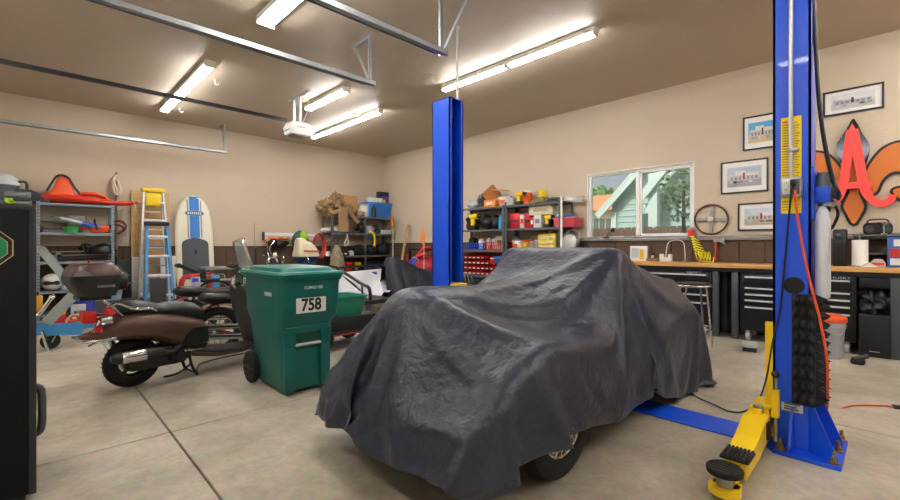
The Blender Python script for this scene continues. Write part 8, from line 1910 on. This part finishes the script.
# go-kart style frame in front of paddleboard
q = onY(190, 285, 8.2)
t = thing('dirt_bike', 'red tubular mini bike with upright black fork before paddleboard', 'mini bike', (q.x + .05, 8.2, 0))
t.scale = (.74, .74, .74)
MR = mt('#d0281e', .4)
for y in (-.12, .12):
    B().tube([(-.25, y, .3), (-.22, y, .86), (.02, y, .97), (.3, y, 1.0)], .028, smooth=4).build('frame_tube', MR, t)
    B().tube([(.3, y, 1.0), (.34, y, .6), (.25, y, .25)], .025, smooth=3).build('frame_tube', MR, t)
for y in (-.07, .07): B().bar((-.3, y, 1.2), (.12, y, .98), .05, .07).build('fork_leg', BLACK, t)
B().cyl((-.3, -.1, 1.19), (-.3, .1, 1.19), .05).build('fork_crown', BLACK, t)
B().bx(-.08, .16, -.16, -.1, .72, .93, .01).build('printed_pack', mt('#b8b4c8', .5), t); B().bx(-.06, .06, -.165, -.158, .82, .9).build('picture', mt('#2a4ab8', .5), t, smooth=False)
B().bx(.34, .52, -.1, .06, .35, .95, .02).build('blue_tank', mt('#2a8ac4', .4), t)
for x in (-.25, .3): B().torus((x, 0, .24), .18, .06, 'Y', 32, 10).build('wheel', RUBBER, t)
q = onY(190, 300, 8.45)
t = thing('storage_bench', 'low grey bench along back wall behind the motorcycles', 'bench', (xY(215, 9.3), 9.4, 0))
B().bx(-.2, 1.1, -.25, .25, .74, .79, .006).build('top', mt('#8d8b86', .6), t)
for x in (-.15, 1.05): B().bx(x - .03, x + .03, -.22, .22, 0, .74).build('leg', DGREY, t)
# ================================================================ ENGINE HOIST, FAR LEFT
t = thing('engine_hoist', 'folded engine hoist with blue beam and grey arms, left', 'engine hoist', (.16, 6.9, 0))
HB = mt('#3a86bc', .5, 0, .15, 6); HG = mt('#98a39f', .5, 0, .12, 6)
hp = lambda px, py, Y=6.9: onY(px, py, Y) - Vector((.16, 6.9, 0))
B().bar(hp(34, 329), hp(83, 329), .1, .13).bar(hp(76, 326, 6.9), hp(128, 318, 7.5), .08, .09).build('beam', HB, t, smooth=False)
a, c = hp(41, 249, 6.86), hp(77, 292, 6.86); B().bar(a, c, .05, .085, up=(1, 0, 1)).build('upper_arm', HG, t, smooth=False)
d = hp(46, 323, 6.86); B().bar(c + Vector((.02, 0, .03)), d, .05, .11, up=(1, 0, 1)).build('lower_arm', HG, t, smooth=False)
B().cyl(a + Vector((0, -.04, 0)), a + Vector((0, .04, 0)), .04, n=18).cyl(c + Vector((0, -.04, 0)), c + Vector((0, .04, 0)), .045, n=18).build('pivot_bolt', STEEL, t)
p0, p1 = hp(56, 249), hp(64, 272); B().bar(hp(52, 256), hp(66, 285), .05, .06).build('hydraulic_ram', mt('#6f7a78', .5), t, smooth=False)
B().bx(-.02, .1, -.042, .042, .15, .25, .01).build('caster_fork', HG, t)
B().cyl((.02, -.03, .09), (.02, .03, .09), .09, n=28).build('caster_wheel', RUBBER, t)
B().bar((.03, -.03, .075), (.1, -.03, .22), .03, .01).bar((.03, .04, .075), (.1, .04, .22), .03, .01).build('caster_bracket', HG, t, smooth=False)
b = B(); p0, p1 = hp(39, 315, 6.75), hp(52, 297, 6.75); b.cyl(p0, p1, .022, n=14).sph(p1, .03).cyl(p0, p0 + Vector((-.08, 0, -.02)), .02)
b.build('chrome_handle', CHROME, t); b = B()
p0, p1 = hp(42, 331, 6.75), hp(49, 353, 6.75); b.cyl(p0, p1, .018, n=14).sph(p1, .028); b.build('jack_handle', CHROME, t)
B().bx(1.1, 1.2, .45, .75, .0, .32).bx(-.28, -.2, -.05, .05, .0, .27).build('foot', HB, t, smooth=False)

# ================================================================ BACK WALL, MIDDLE
# white rail with hung tools
YW = 9.93
a = onY(264.5, 231.5, YW); c = onY(316, 241.5, YW)
t = thing('wall_rail', 'white wall-mounted storage rail on back wall above outboard motor', 'storage rail', (0, YW + .03, 0))
zm = (a.z + c.z) / 2
B().bx(a.x, c.x + .5, -.03, 0, zm - .075, zm + .085, .004).build('rail', WHITE, t)
B().bx(a.x, c.x + .5, -.036, -.03, zm - .01, zm + .015).build('groove', LGREY, t, smooth=False)
B().bx(a.x - .05, a.x, -.05, 0, zm - .09, zm + .1, .005).build('end_bracket', DGREY, t)
for q, (px, m, lb) in enumerate(((273, mt('#e86a1c', .5), 'orange and black trimmer hung at left of white rail'), (282, mt('#b85a2a', .5), 'orange handled saw hung beside trimmer on white rail'))):
    p = onY(px, 241, 9.8); tt = thing('hung_tool', lb, 'tool', (p.x, 9.82, p.z))
    lumpy(B(), (0, 0, -.06), (.14, .08, .09), 101 + q, .3, 24, 4).build('body', BLACK, tt)
    B().tube([(-.16, 0, -.0), (-.05, 0, .06), (.1, 0, .05), (.18, 0, .08)], .03, smooth=4).build('orange_handle', m, tt)
    B().cyl((0, 0, 0), (0, .1, .06), .012).build('hook', STEEL, tt)
p = onY(300, 240, 9.75); t = thing('cap_bag', 'dark green cap with lime patch hung on white rail', 'bag', (p.x, 9.76, p.z))
lumpy(B(), (0, 0, -.02), (.2, .1, .25), 103, .06, 26).build('bag', mt('#1f4a3a', .6), t)
lumpy(B(), (.05, -.09, .05), (.1, .04, .16), 104, .12, 22).build('lime_patch', LIME, t); B().cyl((0, 0, .08), (0, .17, .1), .01).build('hook', STEEL, t)
p = onY(319, 245, 9.75); t = thing('red_hose', 'loops of red hose and cord hung right of outboard motor', 'hose', (p.x, 9.74, p.z))
b = B()
for k in range(6):
    rx, rz_ = .13 + .012 * (k % 3), .26 + .015 * (k % 4)
    b.tube([(rx * math.cos(2 * PI * j / 24), -.02 * k + .05, rz_ * math.sin(2 * PI * j / 24) - .01 * k) for j in range(24)], .016, n=7, closed=True)
b.build('loops', mt('#b02a34', .5), t); B().tube([(.1, -.08, .1), (.13, -.09, -.1), (.05, -.1, -.3)], .02, smooth=4).build('orange_cord', mt('#c8582c', .5), t)
# outboard motor
p = onY(306, 246, 8.6); t = thing('outboard_motor', 'old outboard boat motor with white cowl and blue leg', 'outboard motor', (p.x, 8.6, 0), .1)
zc = onY(306, 256.5, 8.6).z; zt_ = onY(306, 240.5, 8.6).z
rings = []
for z, k, sh in ((zc, 1.0, 0), (zc + .03, 1.03, 0), (zc + .12, .95, -.0), (zt_ - .08, .8, -.03), (zt_ - .01, .62, -.06), (zt_, .5, -.07)):
    rings.append([(x * (1 if x > 0 else 1.0) + sh, y, z + (.05 if x < 0 else -.03) * (z - zc) / (zt_ - zc)) for x, y in rrect(.5 * k, .34 * k, .1, 5)])
B().loft(rings).build('cowl', CREAM, t, ang=40)
B().bx(-.15, .22, -.186, -.17, zc + .1, zc + .13, .004).build('red_stripe', mt('#b8564a', .5), t)
B().loft([[(x, y, z) for x, y in rrect(.5 * k, .32 * k, .09, 5)] for z, k in ((zc - .1, .7), (zc - .06, .98), (zc, 1.0))]).build('lower_cowl', mt('#1d3358', .4), t, ang=40)
B().bx(-.14, .02, -.1, .1, .3, zc - .08, .02).bx(.06, .2, -.08, .08, zc - .4, zc - .08, .03).build('leg', mt('#2a5a9a', .4), t)
B().bx(-.1, .1, -.06, .06, .12, .32, .03).build('gearcase', mt('#2a5a9a', .4), t)
for k in range(3): a = k * 2 * PI / 3; B().at((-.13, 0, .2), (a, 0, 0)).bar((0, 0, .02), (0, 0, .12), .07, .008, up=(.6, 1, 0)).build('propeller_blade', STEEL, t, smooth=False)
B().bx(-.3, .3, -.04, .04, .38, .46).bx(-.3, -.24, -.25, .25, 0, .46).bx(.24, .3, -.25, .25, 0, .46).build('stand', wood('#6a4a30', '#8a6440'), t, smooth=False)
# chrome mini bike front (handlebar over the bin)
p = onY(277, 252, 7.6); t = thing('bicycle', 'bicycle with chrome bars half hidden behind the green bin', 'bicycle', (p.x - .55, 7.6, 0), .0)
zc = onY(277, 258, 7.6).z
for x in (-.45, .6): 
    w = B().torus((x, 0, .33), .31, .02, 'Y', 44, 8).build('wheel', RUBBER, t)
    h = B()
    for k in range(20): a = 2 * PI * k / 20; h.cyl((x, 0, .33), (x + .3 * math.cos(a), 0, .33 + .3 * math.sin(a)), .002, n=4)
    h.torus((x, 0, .33), .29, .008, 'Y', 40, 6).build('spokes', STEEL, w)
B().tube([(.6, 0, .33), (.5, 0, .75), (.46, 0, zc)], .018).tube([(.48, 0, .7), (-.0, 0, .3), (-.45, 0, .33)], .016).tube([(.48, 0, .75), (-.12, 0, .72), (-.0, 0, .3)], .016).tube([(-.12, 0, .72), (-.45, 0, .33)], .012).build('frame', mt('#35567e', .35), t)
B().loft([oval(x, w, z0, z1) for x, w, z0, z1 in ((-.28, .04, .86, .9), (-.2, .09, .83, .92), (.02, .03, .85, .9))]).cyl((-.13, 0, .7), (-.14, 0, .86), .013).build('seat', SATIN, t)
B().tube([(.42, -.32, zc + .05), (.47, -.2, zc + .02), (.5, 0, zc), (.47, .2, zc + .02), (.42, .32, zc + .05)], .014, smooth=5).tube([(.5, 0, zc), (.42, 0, zc + .15), (.5, 0, zc + .3)], .012, smooth=4).build('handlebar', CHROME, t)
for k, (dx, dz, r_) in enumerate(((.46, .05, .06), (.52, -.02, .05), (.4, -.03, .05))): B().cyl((dx, -.1 + .05 * k, zc + dz), (dx + .03, -.12 + .05 * k, zc + dz), r_, n=18).build('bell', CHROME, t)
p = onY(337, 258, 8.7); t = thing('camouflage_bag', 'camouflage bag on upright stand left of corner shelving', 'bag', (p.x, 8.7, 0))
CAMO = mt('#8f8468', .9, 0, .6, 16)
B().lathe([(.12, .3), (.14, .5), (.17, .75), (.14, .95), (.09, 1.1), (.06, 1.22)], n=22).build('bag', CAMO, t)
for s in (-1, 1): B().cyl((s * .03, 0, 1.1), (s * .2, -.05, 0), .014).build('leg', DGREY, t)
B().cyl((0, .0, .0), (0, .0, 1.35), .025).build('post', DGREY, t)
B().tube([(.05, -.12, 1.1), (.14, -.14, .9), (.1, -.15, .6)], .015, smooth=4).build('strap', BLACK, t)

# ================================================================ CARTS AND COVERED THINGS BEHIND THE CAR
def onFz(px, py, z): 
    d = ray(px, py); k = (z - EYE) / d[2]; return Vector((d[0] * k, d[1] * k, z))
t = thing('utility_trailer', 'black tube framed trailer covered by white tarp', 'trailer', (3.6, 6.3, 0))
O = Vector((3.6, 6.3, 0))
TA, TB_, TC, TD = onFz(333, 276, .72), onFz(383, 270, .72), onFz(402, 289, .62), onFz(371, 301, .45)
fl = Vector((TA.x, TA.y, .7)); 
P3 = lambda px, py, Y: onY(px, py, Y) - O
A_, B2, C_, D_ = P3(341, 274, 6.9), P3(379, 273, 7.5), P3(396, 283, 6.9), P3(372, 301, 5.9)
E_, F_ = P3(338, 296, 5.9), P3(339, 290, 6.3)
QA, QB, QC, QD = P3(340, 274, 6.9), P3(381, 270, 7.4), P3(397, 288, 6.7), P3(372, 302, 5.95)
def tarp(u, v):
    p = QA.lerp(QB, u).lerp(QD.lerp(QC, u), v)
    p.z += .05 * math.sin(7 * u + 4 * v) * v + .03 * math.sin(15 * u * v + 2) - .07 * math.sin(PI * v) * math.sin(PI * u)
    return p
def flap(u, v):
    a = QA.lerp(QD, u); c = P3(338, 296, 6.2).lerp(QD - Vector((0, 0, .25)), u)
    p = a.lerp(c, v); p.y += .05 * math.sin(16 * u) * v
    return p
for fn, nm in ((tarp, 'tarp'), (flap, 'tarp_side')):
    o = B().grid(fn, 36, 30).build(nm, fabric('#d2d2d8', .7, .6), t, ang=180); m = o.modifiers.new('thick', 'SOLIDIFY'); m.thickness = .006
rail = B()
rail.tube([P3(337, 270, 6.9), P3(345, 273, 6.6), P3(362, 284, 6.1), P3(368, 287, 5.85), P3(370, 292, 5.8), P3(370.5, 304, 5.8)], .028, smooth=5)
rail.tube([P3(337, 269, 7.0), P3(345, 267, 7.3), P3(372, 266, 7.7), P3(378, 268, 7.6), P3(396, 282, 6.8), P3(399, 287, 6.7), P3(400, 297, 6.7)], .028, smooth=5)
rail.build('tube_frame', SATIN, t)
rail = B().tube([P3(362, 284, 6.1), P3(362.5, 300, 6.1)], .016).tube([P3(337, 270, 6.9), P3(336.5, 300, 6.9)], .02).tube([P3(396, 282, 6.8), P3(396.5, 300, 6.8)], .02); rail.build('upright', SATIN, t)
z0 = .2
B().bx(-.75, .75, -.55, .9, .28, .34).build('bed', BLACK, t, smooth=False)
for x in (-.6, .55): B().torus((x, .55, .25), .19, .06, 'X', 34, 10).cyl((x - .05, .55, .25), (x + .05, .55, .25), .12).build('wheel', RUBBER, t)
t = thing('blue_tarp', 'folded blue and beige sheet lying on top of trailer', 'tarp', tuple(onY(362, 274, 7.3)))
B().at((0, 0, 0)).bx(-.42, .3, -.1, .12, -.03, .04, .03).build('sheet', mt('#2a6cb4', .6), t); B().bx(-.55, .1, -.14, -.02, -.05, .0, .02).build('beige_fold', mt('#a89a80', .7), t)
t = thing('hand_truck', 'small hand truck with blue and white label beside bin', 'hand truck', (onY(331, 285, 5.75).x, 5.75, 0))
zz_ = onY(331, 268, 5.75).z
B().tube([(.0, 0, .02), (.02, 0, zz_ - .25), (.1, 0, zz_ - .1), (.1, .0, zz_ - .0), (-.05, 0, zz_ + .03)], .014, smooth=5).build('handle', BLACK, t)
B().bx(-.1, .06, .02, .05, zz_ - .3, zz_ - .16, .005).build('label', mt('#8fb0d4', .5), t); B().bx(-.08, .03, .014, .02, zz_ - .26, zz_ - .22).build('red_mark', RED, t, smooth=False)
B().bx(-.1, .1, -.1, .15, 0, .02).build('foot_plate', DGREY, t)
t = thing('yellow_tray', 'yellow plastic tray on cart behind green tub', 'tray', tuple(onY(338, 303, 5.6)))
B().loft([[(x, y, z) for x, y in rrect(.42 * k, .3 * k, .04)] for z, k in ((-.1, .85), (0, 1), (.01, 1), (-.02, .9))]).build('tray', mt('#e0c020', .45), t)
q = onY(340, 318, 4.7)
t = thing('garden_cart', 'black wire garden cart carrying green tub beside covered car', 'cart', (2.62, 4.72, 0))
B().bx(-.36, .45, -.28, .28, .22, .38, .02).build('cart_body', BLACK, t)
B().bx(-.34, .43, -.26, .26, .17, .22).build('axle_frame', DGREY, t, smooth=False)
for x in (-.28, .38):
    for y in (-.26, .26): B().torus((x, y, .15), .105, .045, 'Y', 28, 10).cyl((x, y - .03, .15), (x, y + .03, .15), .06).build('wheel', RUBBER, t)
B().bx(-.38, .46, -.29, -.27, .17, .185).build('red_rail', mt('#a8382c', .5), t, smooth=False)
t = thing('green_tub', 'green open plastic tub sitting on black garden cart', 'tub', (2.62, 4.72, .38))
b = B().loft([[(x, y, z) for x, y in rrect(.7 * k, .5 * k, .06)] for z, k in ((0, .84), (.2, .98), (.21, 1.04), (.225, 1.04), (.22, .95), (.02, .8))]); b.build('tub', mt('#127a5c', .4), t, ang=40)
# covered motorbike behind trailer
t = thing('covered_motorbike', 'motorbike under dark navy cover left of far lift post', 'covered motorbike', (5.42, 6.5, 0))
t.scale = (.7, .9, 1)
def cov2(u, v):
    x = -.95 + 1.95 * u; s = (v - .5) * 2
    ridge = 1.0 - .42 * (u ** 1.1) - .25 * max(0, u - .75) * 4 * .4 - .3 * max(0, .08 - u) * 8
    ridge += .03 * math.sin(9 * u)
    w = .2 + .28 * abs(s)
    a = abs(s)
    z = ridge - (ridge - .1) * max(0, (a - .18) / .82) ** .95
    y = math.copysign(min(a, .18) / .18 * .14 + max(0, a - .18) * .42, s)
    fold = .035 * math.sin(22 * u + 2 * s) * max(0, a - .2) + .03 * math.sin(9 * u + 1) * a
    e = (abs(u - .5) * 2) ** 8
    return (x, y * (1 - .5 * e) + math.copysign(fold, s), max(.04, z - .0))
o = B().grid(cov2, 48, 40).build('cover', fabric('#1c2030', .5, .45), t, ang=180, rot=(0, 0, -.25)); m = o.modifiers.new('thick', 'SOLIDIFY'); m.thickness = .004
for x in (-.55, .6): B().torus((x, 0, .3), .2, .06, 'Y', 30, 8).build('wheel', RUBBER, t).rotation_euler = (0, 0, -.25)
# red seat thing with blue and white bag
p = onX(424, 270, 6.45); t = thing('pedal_kart', 'red mesh seated kart with black tube frame by blue post', 'kart', (6.45, p.y, 0))
b = B().tube([(.0, .55, .5), (.0, .5, 1.08), (.0, .4, 1.12), (.0, -.5, 1.12)], .025, smooth=4); b.build('frame', SATIN, t)
lumpy(B(), (-.1, -.2, .72), (.25, .32, .24), 111, .12, 30).build('seat', mt('#b02430', .6, 0, .3, 60), t)
B().bar((-.1, .1, .9), (-.1, -.22, 1.18), .2, .06, up=(0, 1, .4)).build('backrest', mt('#d0382e', .5), t)
B().bar((-.3, -.1, .95), (-.3, -.4, 1.05), .12, .05).build('armrest', mt('#d8443c', .5), t)
B().torus((.1, .0, .25), .2, .06, 'Y', 28, 8).build('wheel', RUBBER, t); B().bx(-.1, .1, -.4, .4, .1, .5, .05).build('base', DGREY, t)
p = onX(415, 268, 6.2); t = thing('padded_bag', 'blue, white and red padded bag beside red kart', 'bag', (6.2, p.y, 0))
lumpy(B(), (0, 0, .75), (.12, .2, .2), 112, .05, 26).build('bag', mt('#2a3a9a', .5), t)
B().at((0, 0, .75), (.35, 0, 0)).torus((0, 0, 0), .165, .045, 'X', 30, 8).build('white_band', WHITE, t)
B().cyl((0, 0, 0), (0, 0, .58), .14).build('pedestal', DGREY, t)
p = onX(409, 262, 6.3); t = thing('red_post', 'short red upright stick beside blue and white bag', 'post', (6.3, p.y + .05, 0)); 
B().cyl((0, 0, 0), (0, 0, 1.0), .03).build('stick', mt('#b02a24', .5), t); B().cyl((0, 0, 0), (0, 0, .03), .12).build('base', DGREY, t)
# things behind the motorcycles near the bin: whip aerials
for px, py, lb in ((256, 222, 'thin grey fishing rod standing against wall left of rail'), (269, 236, 'pale thin rod standing below left end of rail')):
    p = onY(px, py, 9.7); tt = thing('fishing_rod', lb, 'fishing rod', (p.x, 9.7, 0))
    B().cyl((0, 0, 0), (0, .1, p.z), .012, .004, n=8).build('rod', CREAM if px > 260 else GREY, tt); B().cyl((0, -.0, .8), (0, .03, 1.15), .02, n=10).build('handle', BLACK, tt)
p = [onFz(197, 372, .008), onFz(200, 364, .008), onFz(220, 358, .008), onFz(245, 353, .008), onFz(256, 349, .008)]
tag(B().tube(p, .006, smooth=6).build('floor_cable', BLACK), 'thin black cable lying on floor between scooter and bin', 'cable')
